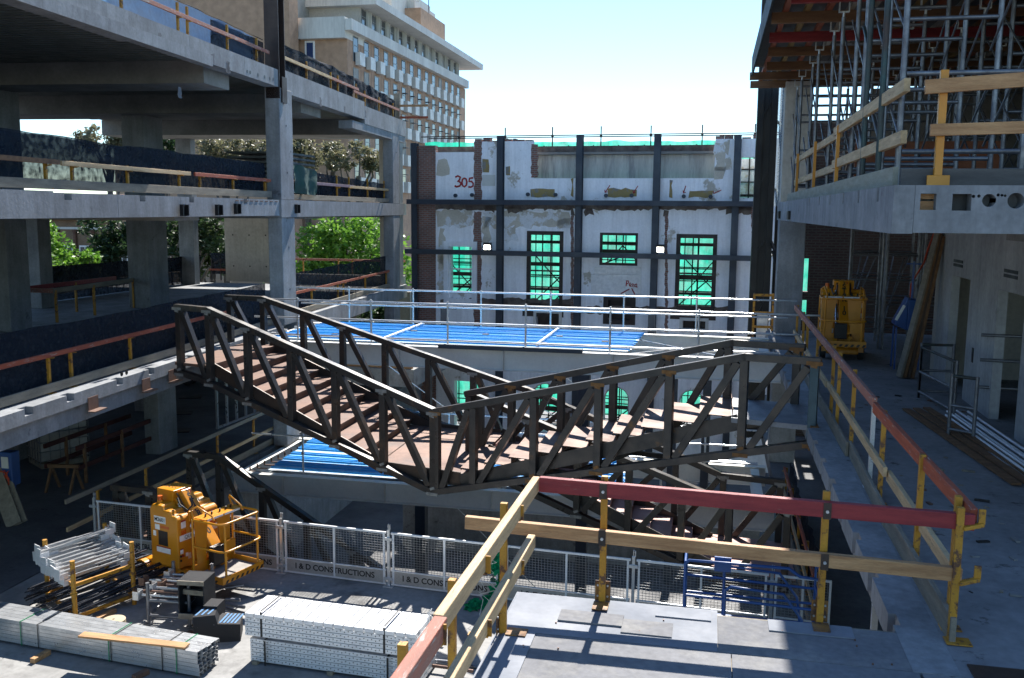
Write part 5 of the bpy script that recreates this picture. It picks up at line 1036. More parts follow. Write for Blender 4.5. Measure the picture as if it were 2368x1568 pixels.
    for k in (0, 1):
        mb = MB(); c = BA+dn*.06+nn*.1015
        for s_ in (-1, 1): mb.bar(c+lt*(-.05+k*.06+.03)+dn*.035*s_, c+lt*(k*.06+.03), .018, .002, nn)
        mb.build('arrow_mark', redp if k else black, bo)
    mb = MB(); mb.path([(-.1, -.24, 1.72), (.0, -.28, 1.62), (.16, -.24, 1.52), (.22, -.18, 1.62), (.14, -.16, 1.74)], .018, 7); mb.path([BA+lt*.15-V((.33, 0, 0)), BA+lt*.16+dn*.5-V((.30, 0, 0)), BB+lt*.15-V((.33, 0, 0))], .014, 6); mb.path([BA-lt*.15-V((.33, 0, 0)), BA-lt*.17+dn*.5-V((.30, 0, 0)), BB-lt*.15-V((.33, 0, 0))], .014, 6); mb.build('hose', black, L)
    mb = MB(); q_ = V((.33, 0, .1)); mb.tube(BA-lt*.17+dn*.1-q_, BB-lt*.17-dn*.3-q_, .026, 8); mb.tube(BA-lt*.17+dn*.15-q_, BA-lt*.17+dn*.6-q_, .038, 8); mb.build('ram', galv, L)
    mb = MB(); q_ = V((.33, 0, 0)); mb.bar(BB-lt*.15-q_, BB-lt*.15-q_+V((-.05, -.1, -.28)), .05, .1); mb.bar(BB+lt*.15-q_, BB+lt*.15-q_+V((-.05, -.1, -.28)), .05, .1); mb.bar((.16, -.18, 1.5), (.16, -.18, 1.3), .05, .1); mb.build('jib', yel, L, bevel=.01)
    mb = MB(); mb.cyl((-.42, -.36, 1.64), .055, .05, 14); mb.build('beacon_base', yel, L)
    mb = MB(); mb.cyl((-.42, -.36, 1.705), .045, .09, 14); mb.build('beacon', orange, L)
    # basket
    bk = .78; x1 = 1.52; mb = MB(); mb.box(bk, x1, -.50, .50, .20, .225); mb.build('basket_floor', M('floor_tread', (.42, .38, .34), (.34, .3, .27), 6, .7) if 'floor_tread' not in bpy.data.materials else bpy.data.materials['floor_tread'], L)
    mb = MB(); mb.box(bk, x1+.012, -.512, -.50, .19, .32); mb.box(bk, x1+.012, .50, .512, .19, .32); mb.box(x1, x1+.012, -.50, .50, .19, .32); mb.box(bk-.012, bk, -.512, .512, .19, .40); kb = mb.build('kick_plate', yel, L)
    mb = MB()
    for k in range(8): y = -.46+k*.125; mb.poly([(x1+.0125, y, .195), (x1+.0125, y+.06, .195), (x1+.0125, y+.10, .255), (x1+.0125, y+.04, .255)], (.002, 0, 0))
    for k in range(5): x = bk+.03+k*.125; mb.poly([(x, -.5125, .195), (x+.06, -.5125, .195), (x+.10, -.5125, .255), (x+.04, -.5125, .255)], (0, -.002, 0))
    mb.build('hazard_stripe', black, kb)
    def loop(z, r=.02, xs=.0):
        P = [(bk+.02, -.49, z)]+[(x1-.14+.14*math.sin(t)-xs, -.35-.14*math.cos(t), z) for t in [math.pi/2*k/5 for k in range(6)]]+[(x1-.14+.14*math.cos(t)-xs, .35+.14*math.sin(t), z) for t in [math.pi/2*k/5 for k in range(6)]]+[(bk+.02, .49, z)]
        return P
    mb = MB(); mb.path(loop(1.28), .022, 8); mb.path([(bk+.02, -.49, 1.28), (bk+.02, .49, 1.28)], .022, 8); mb.build('top_rail', yel, L)
    mb = MB(); mb.path(loop(.78, xs=-.03), .02, 8); mb.build('mid_rail', yel, L)
    for (x, y) in ((bk+.02, -.49), (bk+.02, .49), (x1-.02, -.40), (x1-.02, .40)): mb = MB(); mb.tube((x, y, .22), (x, y, 1.28), .02, 8); mb.build('basket_post', yel, L)
    for sy in (-1, 1): mb = MB(); mb.path([(bk+.04, sy*.47, 1.28), (bk-.02, sy*.47, 1.44), (bk+.06, sy*.40, 1.50), (bk+.38, sy*.36, 1.36), (bk+.42, sy*.36, 1.28)], .019, 7); mb.build('grab_rail', yel, L)
    mb = MB(); mb.poly([(bk+.0, -.44, 1.20), (bk+.30, -.44, 1.26), (bk+.30, -.44, 1.30), (bk+.0, -.44, 1.30)], (0, .88, 0)); cp_ = mb.build('control_panel', yel, L)
    mb = MB(); mb.box(bk+.305, bk+.308, -.40, -.02, 1.262, 1.298); mb.box(bk+.305, bk+.308, .02, .40, 1.262, 1.298); mb.build('label', white, cp_)
    mb = MB()
    for y in (-.3, -.15, .05, .2, .32): mb.tube((bk+.15, y, 1.30), (bk+.16, y, 1.36), .018, 6)
    mb.build('lever', black, cp_)
    mb = MB(); mb.box(bk+.03, bk+.17, -.14, .14, .30, .66); mb.build('tool_box', black, L, bevel=.015)
    mb = MB(); mb.box(bk+.03, bk+.12, .2, .45, .42, .66); mb.box(bk+.121, bk+.124, .25, .40, .46, .60); mb.build('manual_box', yel, L)
    mb = MB(); mb.poly([(bk+.005, -.40, .4), (bk+.005, -.2, .4), (bk+.005, -.12, 1.2), (bk+.005, -.44, 1.2)], (.015, 0, 0)); mb.poly([(bk+.005, .40, .4), (bk+.005, .2, .4), (bk+.005, .12, 1.2), (bk+.005, .44, 1.2)], (.015, 0, 0)); mb.build('back_plate', yel, L)
    for ch in L.children:
        st_ = ch.name.split('.')[0]
        if st_ in ('side_body', 'column', 'mast_head', 'sign_board', 'hose', 'ram', 'jib', 'beacon', 'beacon_base', 'turntable'): ch.location.x += .33
        if st_ in ('basket_floor', 'kick_plate', 'top_rail', 'mid_rail', 'basket_post', 'grab_rail', 'control_panel', 'tool_box', 'manual_box', 'back_plate'): ch.location = (.15, -.08, .24)
    L.location = loc; L.rotation_euler = (0, 0, rot); L.scale = (.96, .96, .96); return L
l1 = boom_lift('sunlit yellow mast boom lift with basket standing before the mesh barrier on the ground floor', (-9.35, 14.92, -3.5), math.radians(-16))
l2 = dup(l1, (3.0, 22.9, 0), math.radians(-93), 'second yellow mast boom lift in deep shade on the propped building first floor')
# ------------------------------------------------------------------ loose items on the sunny ground floor
G0 = -3.5
rk = thing('prop_rack', 'yellow steel rack holding galvanised brackets, standing over dark rods', 'rack', (-10.4, 13.3, G0))
P_ = [V((-11.05, 13.5, 0)), V((-9.95, 12.75, 0)), V((-9.55, 13.75, 0)), V((-10.6, 14.5, 0))]
for p in P_:
    mb = MB(); mb.tube((p.x, p.y, G0), (p.x, p.y, G0+1.12), .04, 10); mb.cyl((p.x, p.y, G0+.55), .055, .04, 10); mb.build('leg', yelp, rk)
mb = MB()
for a, b in ((0, 1), (2, 3), (1, 2), (0, 3)):
    for z in (.16, .70): mb.bar(P_[a]+V((0, 0, G0+z)), P_[b]+V((0, 0, G0+z)), .04, .06)
mb.build('frame', yelp, rk)
rr = random.Random(31)
dA = (P_[1]-P_[0]).normalized(); dB = (P_[2]-P_[1]).normalized()
for i in range(17):
    t = .03+.13*(i % 7); z = G0+.76+.12*(i//7); c = lerp(P_[0], P_[1], t)+V((0, 0, z)); e = c+dB*(1.12+rr.uniform(-.05, .05)); c = c-dB*rr.uniform(.08, .2)
    if i == 16: c = lerp(P_[0], P_[1], .1)+V((0, 0, G0+.95)); e = lerp(P_[3], P_[2], .3)+V((0, 0, G0+1.15))
    g = thing('galvanised_prop', 'galvanised adjustable prop with square end plates lying in a heap on the yellow rack', 'prop', tuple(c), 'galvanised props on the yellow rack')
    mb = MB(); mb.bar(c, lerp(c, e, .55), .045, .045); mb.bar(lerp(c, e, .5), e, .03, .03); mb.build('tube', galv, g)
    for q, s_ in ((c, -1), (e, 1)): mb = MB(); n = dB*s_; mb.bar(q, q+n*.012, .16, .16, V((rr.uniform(-.2, .2), 0, 1))); mb.bar(q+dA*.07+V((0, 0, -.05)), q+dA*.07-n*.16+V((0, 0, -.05)), .01, .1); mb.build('end_plate', galvw, g)
for i in range(46):
    a = V((-11.25+rr.uniform(0, 1.25), 12.95-0.35*rr.random(), 0)); a = lerp(P_[0], P_[1], rr.uniform(-.05, 1.0))-dB*rr.uniform(.15, .5); b = a+dB*rr.uniform(1.9, 2.3)+dA*rr.uniform(-.12, .12); z = G0+.20+.30*rr.random()*(1-abs(i/23-1)*.3)
    mb = MB(); mb.tube(a+V((0, 0, z-.1*rr.random())), b+V((0, 0, z+.06)), rr.choice((.014, .018, .012)), 6)
    solo(mb, 'steel_rod', M('dark_rod', (.08, .09, .11), (.05, .055, .07), 4, .3, .7) if i == 0 else bpy.data.materials['dark_rod'], 'dark threaded steel rod in the pile under the yellow rack', 'rod', tuple(a+V((0, 0, z))), 'dark rods under the yellow rack')
# bundle of steel studs
sb = V((-10.9, 11.75, G0)); a0 = UZ(*T24(60, 1180), G0+.30); 
E1 = UZ(*T24(1400, 1520), G0+.1); E0 = UZ(*T24(-150, 1240), G0+.1); dS = (V((E1.x, E1.y, 0))-V((E0.x, E0.y, 0))).normalized(); nS = V((-dS.y, dS.x, 0)); ln_ = (E1-E0).length
o_ = V((E0.x, E0.y, G0+.07))
for r in range(6):
    for k in range(5):
        c = o_+nS*(.10*k)+V((0, 0, .062*r))+dS*rr.uniform(-.02, .02); e = c+dS*ln_
        mb = MB(); W_, Hh = .094, .058
        mb.bar(c, e, .003, Hh-.004) if False else None
        for dw in (-W_/2+.002, W_/2-.002): mb.bar(c+nS*dw, e+nS*dw, .003, Hh)
        mb.bar(c+V((0, 0, Hh/2-.0015)), e+V((0, 0, Hh/2-.0015)), W_-.007, .003)
        if r == 5:
            mb2 = MB(); 
        solo(mb, 'steel_stud', galv, 'long galvanised steel channel strapped in the bundle below the brown plank', 'steel channel', tuple(c), 'steel channels in the strapped bundle')
for t, m in ((.22, greenc), (.30, black), (.62, greenc), (.63, black), (.85, black), (.91, greenc)):
    p = o_+dS*ln_*t+nS*.2; mb = MB(); q = [p+nS*-.26+V((0, 0, -.04)), p+nS*-.26+V((0, 0, .347)), p+nS*.26+V((0, 0, .347)), p+nS*.26+V((0, 0, -.04))]
    for i in range(4): mb.bar(q[i], q[(i+1) % 4], .013, .003, (q[i]-p))
    solo(mb, 'strap', m, ('green' if m is greenc else 'black')+' packing strap round the steel channel bundle', 'strap', tuple(p), 'straps round the steel channel bundle')
a = UZ(*T24(565, 1265), G0+.44); b = UZ(*T24(1305, 1345), G0+.44); mb = MB(); mb.bar(a, b, .16, .03); solo(mb, 'timber_plank', woodx, 'bare timber plank lying on the strapped steel channel bundle', 'plank', tuple((a+b)/2), bevel=.004)
for i, (x0, y0, x1, y1, m, l) in enumerate(((225, 1450, 340, 1385, woodx, 'yellow timber bearer poking out below the left of the channel bundle'), (625, 1190, 800, 1095, woodx, 'pale timber offcut beside the beige tape roll'), (930, 1567, 1030, 1520, rust, 'rusty timber bearer under the right end of the channel bundle'), (1245, 1310, 1340, 1250, rust, 'dark red timber bearer beside the black formwork box'))):
    a = UZ(*T24(x0, y0), G0+.04); b = UZ(*T24(x1, y1), G0+.04); mb = MB(); mb.bar(a, b, .09, .075); solo(mb, 'timber_bearer', m, l, 'timber', tuple(a), bevel=.004)
c = UZ(*T24(793, 1180), G0+.075); mb = MB(); vs = []
for k in range(32): t = 2*math.pi*k/32; vs.append((math.cos(t), math.sin(t)))
for k in range(32):
    p, q = vs[k], vs[(k+1) % 32]
    for r0, r1, fl in ((.175, .175, 0), (.15, .15, 1)): pass
    ro, ri = .185, .02
    mb.poly([c+V((p[0]*ro, p[1]*ro, -.06)), c+V((q[0]*ro, q[1]*ro, -.06)), c+V((q[0]*ro, q[1]*ro, .05)), c+V((p[0]*ro, p[1]*ro, .05))]); mb.poly([c+V((p[0]*ro, p[1]*ro, .05)), c+V((q[0]*ro, q[1]*ro, .05)), c+V((q[0]*ri, q[1]*ri, .058)), c+V((p[0]*ri, p[1]*ri, .058))]); mb.poly([c+V((q[0]*ri, q[1]*ri, -.06)), c+V((p[0]*ri, p[1]*ri, -.06)), c+V((p[0]*ri, p[1]*ri, .058)), c+V((q[0]*ri, q[1]*ri, .058))])
solo(mb, 'foam_roll', tape, 'beige roll of foam strip lying on the concrete floor', 'roll', tuple(c))
# stillage with U-head jacks
sg_ = thing('steel_stillage', 'grey tube stillage frame loaded with U head jacks and pipes', 'rack', (-8.5, 13.3, G0))
q0 = UZ(*T24(1040, 1195), G0); q1 = UZ(*T24(1325, 1215), G0); bb = (q1-q0); bk_ = V((-.12, .95, 0))
for i, p in enumerate((q0, q1, q0+bk_, q1+bk_)):
    mb = MB(); mb.tube(p, p+V((0, 0, .72)), .032, 8); mb.cyl(p+V((0, 0, .02)), .06, .03, 10); mb.build('leg', tubeg, sg_)
mb = MB()
for z in (.16, .42): mb.tube(q0+V((0, 0, z)), q1+V((0, 0, z)), .025, 7); mb.tube(q0+bk_+V((0, 0, z)), q1+bk_+V((0, 0, z)), .025, 7); mb.tube(q0+V((0, 0, z)), q0+bk_+V((0, 0, z)), .025, 7); mb.tube(q1+V((0, 0, z)), q1+bk_+V((0, 0, z)), .025, 7)
mb.build('cross_bar', tubeg, sg_)
for i in range(9):
    t = rr.random(); c = q0+bk_*(.08+.1*i)+V((0, 0, .47+.03*(i % 3))); d = bb.normalized()
    g = thing('u_head_jack', 'U head screw jack lying across the grey stillage', 'jack', tuple(c), 'U head jacks on the stillage')
    m_ = rust if i in (1, 4, 6) else galv
    s0_ = rr.uniform(-.35, .1); mb = MB(); mb.tube(c+d*s0_, c+d*(s0_+.75), .02, 7); mb.build('stem', m_, g)
    h = c+d*(s0_+(.78 if i % 2 else -.03)); mb = MB(); mb.bar(h-V((0, .07, 0)), h+V((0, .07, 0)), .012, .14); mb.bar(h+V((0, -.07, 0)), h+V((.1*(1 if i % 2 else -1), -.07, 0)), .01, .14); mb.bar(h+V((0, .07, 0)), h+V((.1*(1 if i % 2 else -1), .07, 0)), .01, .14); mb.build('u_head', m_, g)
for i, (x0, y0, x1, y1) in enumerate(((1530, 1075, 1710, 1120), (1575, 1020, 1675, 1025), (1570, 940, 1700, 920), (1580, 1055, 1705, 1075), (1210, 940, 1213, 830), (900, 940, 1110, 1000))):
    if i == 4: a = UZ(1210/1.7425/1.7305, (1813+950/1.7425)/1.7305, G0); b = a+V((0, 0, .6))
    else: a = UZ(*T24(x0, y0), G0+.12+.03*i); b = UZ(*T24(x1, y1), G0+.12+.03*i)
    mb = MB(); mb.tube(a, b, .03, 8); solo(mb, 'steel_pipe', rust if i == 5 else tubeg, ['grey scaffold pipe poking out right of the black box', 'short grey pipe beside the plank stack', 'grey pipe lying below the lift basket', 'thin grey pipe left of the plank stack', 'upright grey pipe behind the black box', 'rusty pipe between the rack and the stillage'][i], 'pipe', tuple(a))
# black formwork boxes
def openbox(nm, lab, c, u, v, w, d, h, tilt=0, step=False):
    c = V(c); u = V(u).normalized(); v = V(v).normalized(); g = thing(nm, lab, 'box', tuple(c)); z = V((0, 0, 1)); t = .02
    return g, c, u, v, z
c = UZ(*T24(1250, 1055), G0+.45); g = thing('formwork_box', 'open black formwork box with a timber brace inside, standing on the stillage', 'box', tuple(c)); u = V((1, .1, 0)).normalized(); v = V((-.1, 1, 0)); z = V((0, 0, 1))
w_, d_, h_ = .42, .42, .62; c = c+V((.03, -.06, -.19))
mb = MB(); mb.bar(c+v*d_/2, c+v*d_/2+z*h_, .02, d_, v); mb.bar(c+u*w_+v*d_/2, c+u*w_+v*d_/2+z*h_, .02, d_, v); mb.bar(c+u*.0+v*d_+z*h_/2, c+u*w_+v*d_+z*h_/2, .02, h_); mb.bar(c+u*.012+v*d_/2+z*(h_-.01), c+u*(w_-.012)+v*d_/2+z*(h_-.01), d_, .02); mb.bar(c+u*.012+v*d_/2+z*.01, c+u*(w_-.012)+v*d_/2+z*.01, d_, .02); mb.bar(c+u*(w_+.01)+v*.1+z*.05, c+u*(w_+.24)+v*.1+z*.05, .3, .38); mb.build('panel', plyblack, g)
mb = MB(); mb.bar(c+v*-.012+u*-.01+z*(h_-.03), c+v*-.012+u*(w_+.01)+z*(h_-.03), .02, .07); mb.bar(c+v*-.012+u*-.01+z*.03, c+v*-.012+u*(w_+.01)+z*.03, .02, .09); mb.bar(c+v*.15+u*.012+z*.38, c+v*.15+u*(w_-.012)+z*.36, .05, .08); mb.build('timber_edge', woodg, g)
c = UZ(*T24(1350, 1335), G0); g = thing('formwork_box', 'L shaped black formwork box with blue paint marks on its top', 'box', tuple(c)); e = UZ(*T24(1678, 1310), G0); u = (e-c).normalized(); v = V((-u.y, u.x, 0)); L_ = (e-c).length
mb = MB(); mb.poly([c, c+u*L_, c+u*L_+z*.28, c+u*L_*.52+z*.31, c+u*L_*.47+z*.46, c+z*.45], v*.42); mb.build('panel', plyblack, g)
mb = MB(); rr2 = random.Random(3)
for k in range(5): a = c+u*L_*(.56+.08*k)+v*.04+z*(.309-.0057*k); mb.bar(a+z*.004, a+v*.34+u*.10+z*.000, .03, .004)
for k in range(3): a = c+u*L_*(.05+.13*k)+v*.05+z*(.4515+.003*k); mb.bar(a+z*.004, a+v*.3+u*.12+z*.006, .03, .004)
mb.build('blue_mark', M('blue_chalk', (.12, .32, .62), None, 6, .7), g)
# galvanised scaffold plank stacks
c = UZ(*T31(150, 1470), G0); e = V((c.x+2.72, c.y-.12, G0)); u = (e-c).normalized(); v = V((-u.y, u.x, 0)); L_ = 2.72
gp = []
for s_, (z0, nlay) in enumerate(((.08, 5), (.50, 5))):
    for k in range(nlay):
        zz_ = G0+z0+.072*k; n = 12 if (k < nlay-1 or s_ == 0) else 12
        g = thing('scaffold_plank_layer', ['lowest', 'second', 'third', 'fourth', 'top'][k]+' layer of perforated galvanised planks in the '+('lower' if s_ == 0 else 'upper')+' strapped stack', 'plank stack', tuple(c+V((0, 0, zz_-G0))), 'layers of galvanised scaffold planks')
        off = v*(.05 if s_ == 0 else 0)+u*(.05*(1-s_))
        if k == nlay-1 and s_ == 1:
            for i in range(17):
                w1 = L_/17; mb = MB(); a = c+off+u*(w1*(i+.5)); mb.bar(V((a.x, a.y, zz_))-v*.02, V((a.x, a.y, zz_))+v*.66, w1-.016, .06); mb.bar(V((a.x, a.y, zz_+.032))-u*w1*.22, V((a.x, a.y, zz_+.032))+v*.64-u*w1*.22, .035, .006); mb.bar(V((a.x, a.y, zz_+.032))+u*w1*.22, V((a.x, a.y, zz_+.032))+v*.64+u*w1*.22, .035, .006); mb.build('plank', galvw, g)
        else:
            mb = MB(); a = c+off+v*.32; mb.bar(V((a.x, a.y, zz_)), V((a.x, a.y, zz_))+u*L_, .66, .06); mb.bar(V((a.x, a.y, zz_-.036))+u*.01, V((a.x, a.y, zz_-.036))+u*(L_-.01), .62, .012); mb.build('plank', galvw, g)
        mb = MB()
        for i in range(44):
            p = c+off+u*(.04+i*.0605)-v*.0105; mb.cyl((p.x, p.y, zz_+(.012 if i % 2 else -.006)), .009, .004, 6, v)
        h = mb.build('perforation', black, g); h['kind'] = 'stuff'
for t in (.1, .82):
    for s_ in (0, 1):
        mb = MB(); p = c+u*(L_*t+.05*(1-s_)); zb = G0+(.02 if s_ == 0 else .47); mb.bar(V((p.x, p.y, zb))-v*.016, V((p.x, p.y, zb+.39))-v*.016, .004, .03, u); mb.bar(V((p.x, p.y, zb+.405))-v*.01, V((p.x, p.y, zb+.405))+v*.66, .03, .002); solo(mb, 'strap', black, f'black steel strap round the {"lower" if s_ == 0 else "upper"} plank stack near its {"left" if t < .5 else "right"} end', 'strap', (p.x, p.y, zb))
for t in (.05, .5, .95): mb = MB(); p = c+u*L_*t; mb.bar(V((p.x, p.y, G0+.03)), V((p.x, p.y, G0+.03))+v*.66, .09, .055); solo(mb, 'timber_bearer', woodg, {.05: 'timber bearer under the strapped end of the lower plank stack', .5: 'timber bearer under the middle of the lower plank stack', .95: 'timber bearer under the plastic wrapped end of the lower plank stack'}[t], 'timber', (p.x, p.y, G0))
rr = random.Random(77); mb = MB()
p = c+u*(L_+.02); sheet(mb, p-v*.02, p+v*.66, (G0+.35, G0+.5), (G0+.88, G0+.9), 16, 8, .12, .1, 4)
solo(mb, 'plastic_wrap', cloth('plastic', (.8, .82, .84), .5, .3), 'torn clear plastic wrap on the right end of the plank stacks', 'plastic', (p.x, p.y, G0))
for i, (x0, y0, x1, y1) in enumerate(((1400, 1455, 1750, 1490), (1400, 1440, 1720, 1470), (1400, 1475, 1730, 1520), (1495, 1280, 1535, 1287))):
    a = UZ(*T31(x0, y0), G0+.03+.03*i); b = UZ(*T31(x1, y1), G0+.03+.03*i); mb = MB(); mb.tube(a, b, .025, 7); solo(mb, 'steel_pipe', tubeg if i != 2 else rust, ['grey pipe on the floor right of the plank stacks', 'upper grey pipe right of the plank stacks', 'rusty pipe right of the plank stacks', 'short pipe stub poking from the plank stack top right'][i], 'pipe', tuple(a))
# green netting bundle
gn = thing('green_net_bundle', 'crumpled green netting with white cord hanging on the mesh barrier and floor', 'netting', (-4, 14.8, G0))
rr = random.Random(15)
for (px, py, z, sx, sz) in ((1152, 1296, .80, .09, .16), (1160, 1325, .45, .06, .2), (1146, 1352, .22, .08, .10), (1110, 1392, .04, .18, .05), (1135, 1385, .05, .14, .06), (1095, 1398, .03, .10, .04)):
    c = UZ(px, py, G0+z); mb = MB(); vs = []; n = 8
    for i in range(n+1):
        for k in range(n+1): a, b = (i/n-.5)*2, (k/n-.5)*2; vs.append((c.x+a*sx+rr.uniform(-.05, .05), c.y+b*.1+rr.uniform(-.07, .07)-.1, max(G0+.01, c.z+b*sz+rr.uniform(-.05, .05))))
    mb.add(vs, [(i*(n+1)+k, (i+1)*(n+1)+k, (i+1)*(n+1)+k+1, i*(n+1)+k+1) for i in range(n) for k in range(n)]); mb.build('net_fold', greenc, gn)
for k in range(4): c = UZ(1150-8*k, 1310+18*k, G0+.5); mb = MB(); mb.path([c+V((rr.uniform(-.2, .2), rr.uniform(-.15, -.05), .5-.14*i+rr.uniform(-.05, .05))) for i in range(8)], .004, 4); mb.build('cord', white, gn)
# blue scissor lift
sl_ = thing('scissor_lift', 'blue scissor lift with tubular guard rails beside the raised platform', 'scissor lift', (.7, 12.6, G0))
x0, x1, y0, y1 = -.22, 1.58, 12.25, 13.05; zt = -1.32; zf = -2.36
mb = MB(); mb.box(x0+.05, x1-.05, y0+.03, y1-.03, G0+.12, G0+.45); mb.build('chassis', bluep, sl_, bevel=.02)
mb = MB(); mb.box(x0, x1, y0, y1, zf-.12, zf); mb.build('deck', bluep, sl_, bevel=.008)
mb = MB()
for y in (y0+.1, y1-.1):
    for k in range(3): z = G0+.5+.2*k; mb.bar((x0+.15, y, z), (x1-.15, y, z+.18), .04, .06); mb.bar((x0+.15, y+.04, z+.18), (x1-.15, y+.04, z), .04, .06)
mb.build('scissor_arm', bluep, sl_)
for x in (x0+.25, x1-.25):
    for y in (y0, y1): mb = MB(); mb.cyl((x, y, G0+.2), .2, .14, 16, (0, 1, 0)); mb.build('wheel', rubber, sl_)
for yy in (y0+.03, y1-.03):
    mb = MB(); mb.path([(x0+.02, yy, zf), (x0+.02, yy, zt-.05), (x0+.07, yy, zt), (x1-.45, yy, zt), (x1-.30, yy, zt-.10), (x1-.02, yy, zt-.12), (x1-.02, yy, zf)], .022, 8); mb.tube((x0+.02, yy, zf+.55), (x1-.02, yy, zf+.5), .02, 8); mb.tube((x0+.55, yy, zf), (x0+.55, yy, zt-.35), .02, 8); mb.path([(x0+.55, yy, zt-.38), (x0+.62, yy, zt-.32), (x1-.5, yy, zt-.36), (x1-.25, yy, zf+.35), (x1-.2, yy, zf)], .02, 8); mb.tube((x0+.02, yy, zf+.3), (x1-.02, yy, zf+.28), .018, 8); mb.build('side_rail', bluep, sl_)
mb = MB()
for x in (x0+.02, x1-.02):
    for z in (zt-.03 if x < 0 else zt-.12, zf+.55, zf+.25): mb.tube((x, y0+.03, z), (x, y1-.03, z), .02, 8)
mb.build('end_rail', bluep, sl_)
mb = MB(); mb.box(x0+.4, x0+.62, y0+.1, y0+.4, zt-.15, zt+.05); mb.poly([(x0+.6, y0+.06, zf), (x0+.8, y0+.06, zf), (x0+.72, y0+.06, zf+.28)], (0, .1, 0)); mb.build('control_box', bluep, sl_)
# red machine and bright posts on the lower right
g = thing('red_machine', 'red machine housing glimpsed behind bright steel posts below the propped floor edge', 'machine', (1.75, 13.5, G0))
mb = MB(); mb.poly([(1.78, 12.0, G0+.4), (1.78, 13.1, G0+.4), (1.78, 13.1, G0+1.0), (1.78, 12.7, G0+1.25), (1.78, 12.0, G0+1.0)], (.5, 0, 0)); mb.build('housing', redp, g, bevel=.04)
mb = MB(); mb.path([(1.72, 13.5, G0+1.2), (1.66, 13.6, G0+.9), (1.70, 13.3, G0+.5)], .02, 6); mb.build('hose', black, g)
for y in (12.2, 12.9): mb = MB(); mb.cyl((1.9, y, G0+.22), .22, .2, 14, (1, 0, 0)); mb.build('wheel', rubber, g)
for i, (x, y) in enumerate(((1.74, 9.6), (1.76, 8.9))): mb = MB(); mb.box(x-.03, x+.03, y-.03, y+.03, G0, -.36); solo(mb, 'steel_post', galv, ('bright steel post under the propped floor edge, farther one' if i == 0 else 'bright steel post under the propped floor edge, nearer one'), 'post', (x, y, G0))
# ------------------------------------------------------------------ tan brick tower behind
TX = -37.0
tb = thing('brick_tower', 'tall tan brick block with cream fascias and rows of windows behind the site', 'building', (-42, 115, -7))
mb = MB(); mb.box(-56, TX, 92.6, 139.2, -7, 21.15); mb.build('wall', brickt, tb)
mb = MB(); mb.box(-62, -41.8, 89.5, 91.5, -7, 44); mb.box(-62, -48, 91.5, 100, -7, 44); mb.build('wall', brickt, tb)
mb = MB(); mb.box(-56, TX+.75, 92.0, 138.4, 21.15, 22.25); mb.build('fascia', fascia, tb)
mb = MB(); mb.box(-42, TX+.02, 91.9, 97.5, 20.4, 22.45); mb.build('fascia', fascia, tb)
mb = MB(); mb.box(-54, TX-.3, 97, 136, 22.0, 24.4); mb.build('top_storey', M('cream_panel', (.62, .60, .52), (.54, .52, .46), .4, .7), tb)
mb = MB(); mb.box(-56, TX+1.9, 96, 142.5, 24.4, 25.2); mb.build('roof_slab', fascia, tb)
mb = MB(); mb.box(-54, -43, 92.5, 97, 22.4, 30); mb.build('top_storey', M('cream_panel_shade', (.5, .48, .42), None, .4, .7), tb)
mb = MB(); mb.box(-46, TX+.1, 117, 128, 25.0, 28.4); mb.build('lift_house', brickt, tb)
for (a, b, c, d, e, f) in ((-45, -38, 118, 127, 28.4, 29.6), (-44, -39, 112, 119, 25.0, 29.8), (-43, -38.4, 121, 126, 29.6, 30.4)): mb = MB(); mb.box(a, b, c, d, e, f); mb.build('roof_plant', fascia, tb)
mb = MB(); mb.tube((-38, 124, 28.4), (-38, 124, 32.5), .06, 6); mb.build('antenna', darkst, tb)
wr = random.Random(4); glass2 = M('grey_glass', (.16, .2, .22), (.1, .13, .15), .5, .12, 0, rvar=.02, spec=.8, fine=0); blindm = M('blind', (.42, .42, .38), None, 1, .6)
frm = M('window_frame_grey', (.30, .33, .33), None, 2, .5)
def window(y, z0, z1, x=TX, w_=1.4):
    mb = MB(); mb.box(x+.003, x+.06, y, y+.08, z0, z1); mb.box(x+.003, x+.06, y+w_-.08, y+w_, z0, z1); mb.box(x+.003, x+.06, y+.08, y+w_-.08, z1-.08, z1); mb.box(x+.003, x+.06, y+.08, y+w_-.08, z0+(z1-z0)*.62, z0+(z1-z0)*.62+.06); fr_ = mb.build('window', frm, tb)
    mb = MB(); mb.box(x+.002, x+.03, y+.08, y+w_-.08, z0, z1-.08); mb.build('pane', wr.choice((glassd, glassd, glassd, glass2, blindm)), fr_)
for r in range(5):
    zt = 21.0-3.2*r
    for k in range(14):
        y = 94.1+3.1*k
        window(y, zt-2.55, zt)
        mb = MB(); mb.box(TX+.1, TX+.62, y+.45, y+1.95, zt-2.9, zt-1.6); mb.build('spandrel_box', boxw, tb)
        if r > 0 and k > 3: mb = MB(); mb.box(TX+.07, TX+.55, y+.05, y+1.1, zt-.75, zt-.70); mb.build('sunshade', darkst, tb)
for k in range(13):
    y = 97.4+3.0*k; window(y, 22.3, 24.3, TX-.3, 1.3)
    for d in (1.4, 1.9, 2.4): mb = MB(); mb.box(TX-.3, TX-.06, y+d, y+d+.12, 22.0, 24.399); mb.build('fin', fascia, tb)
mb = MB()
for k in range(13): y = 96.35+3.1*k; mb.box(TX+.001, TX+.012, y-.03, y+.03, 4, 21.14)
mb.build('downpipe', rust, tb)
mb = MB(); mb.box(-41.6, -40.5, 92.55, 92.598, 17.3, 20.3); fr_ = mb.build('window', white, tb)
mb = MB(); mb.box(-41.4, -40.7, 92.52, 92.549, 17.5, 20.1); mb.build('pane', M('blue_glass', (.03, .07, .2), None, 1, .1, fine=0), fr_)
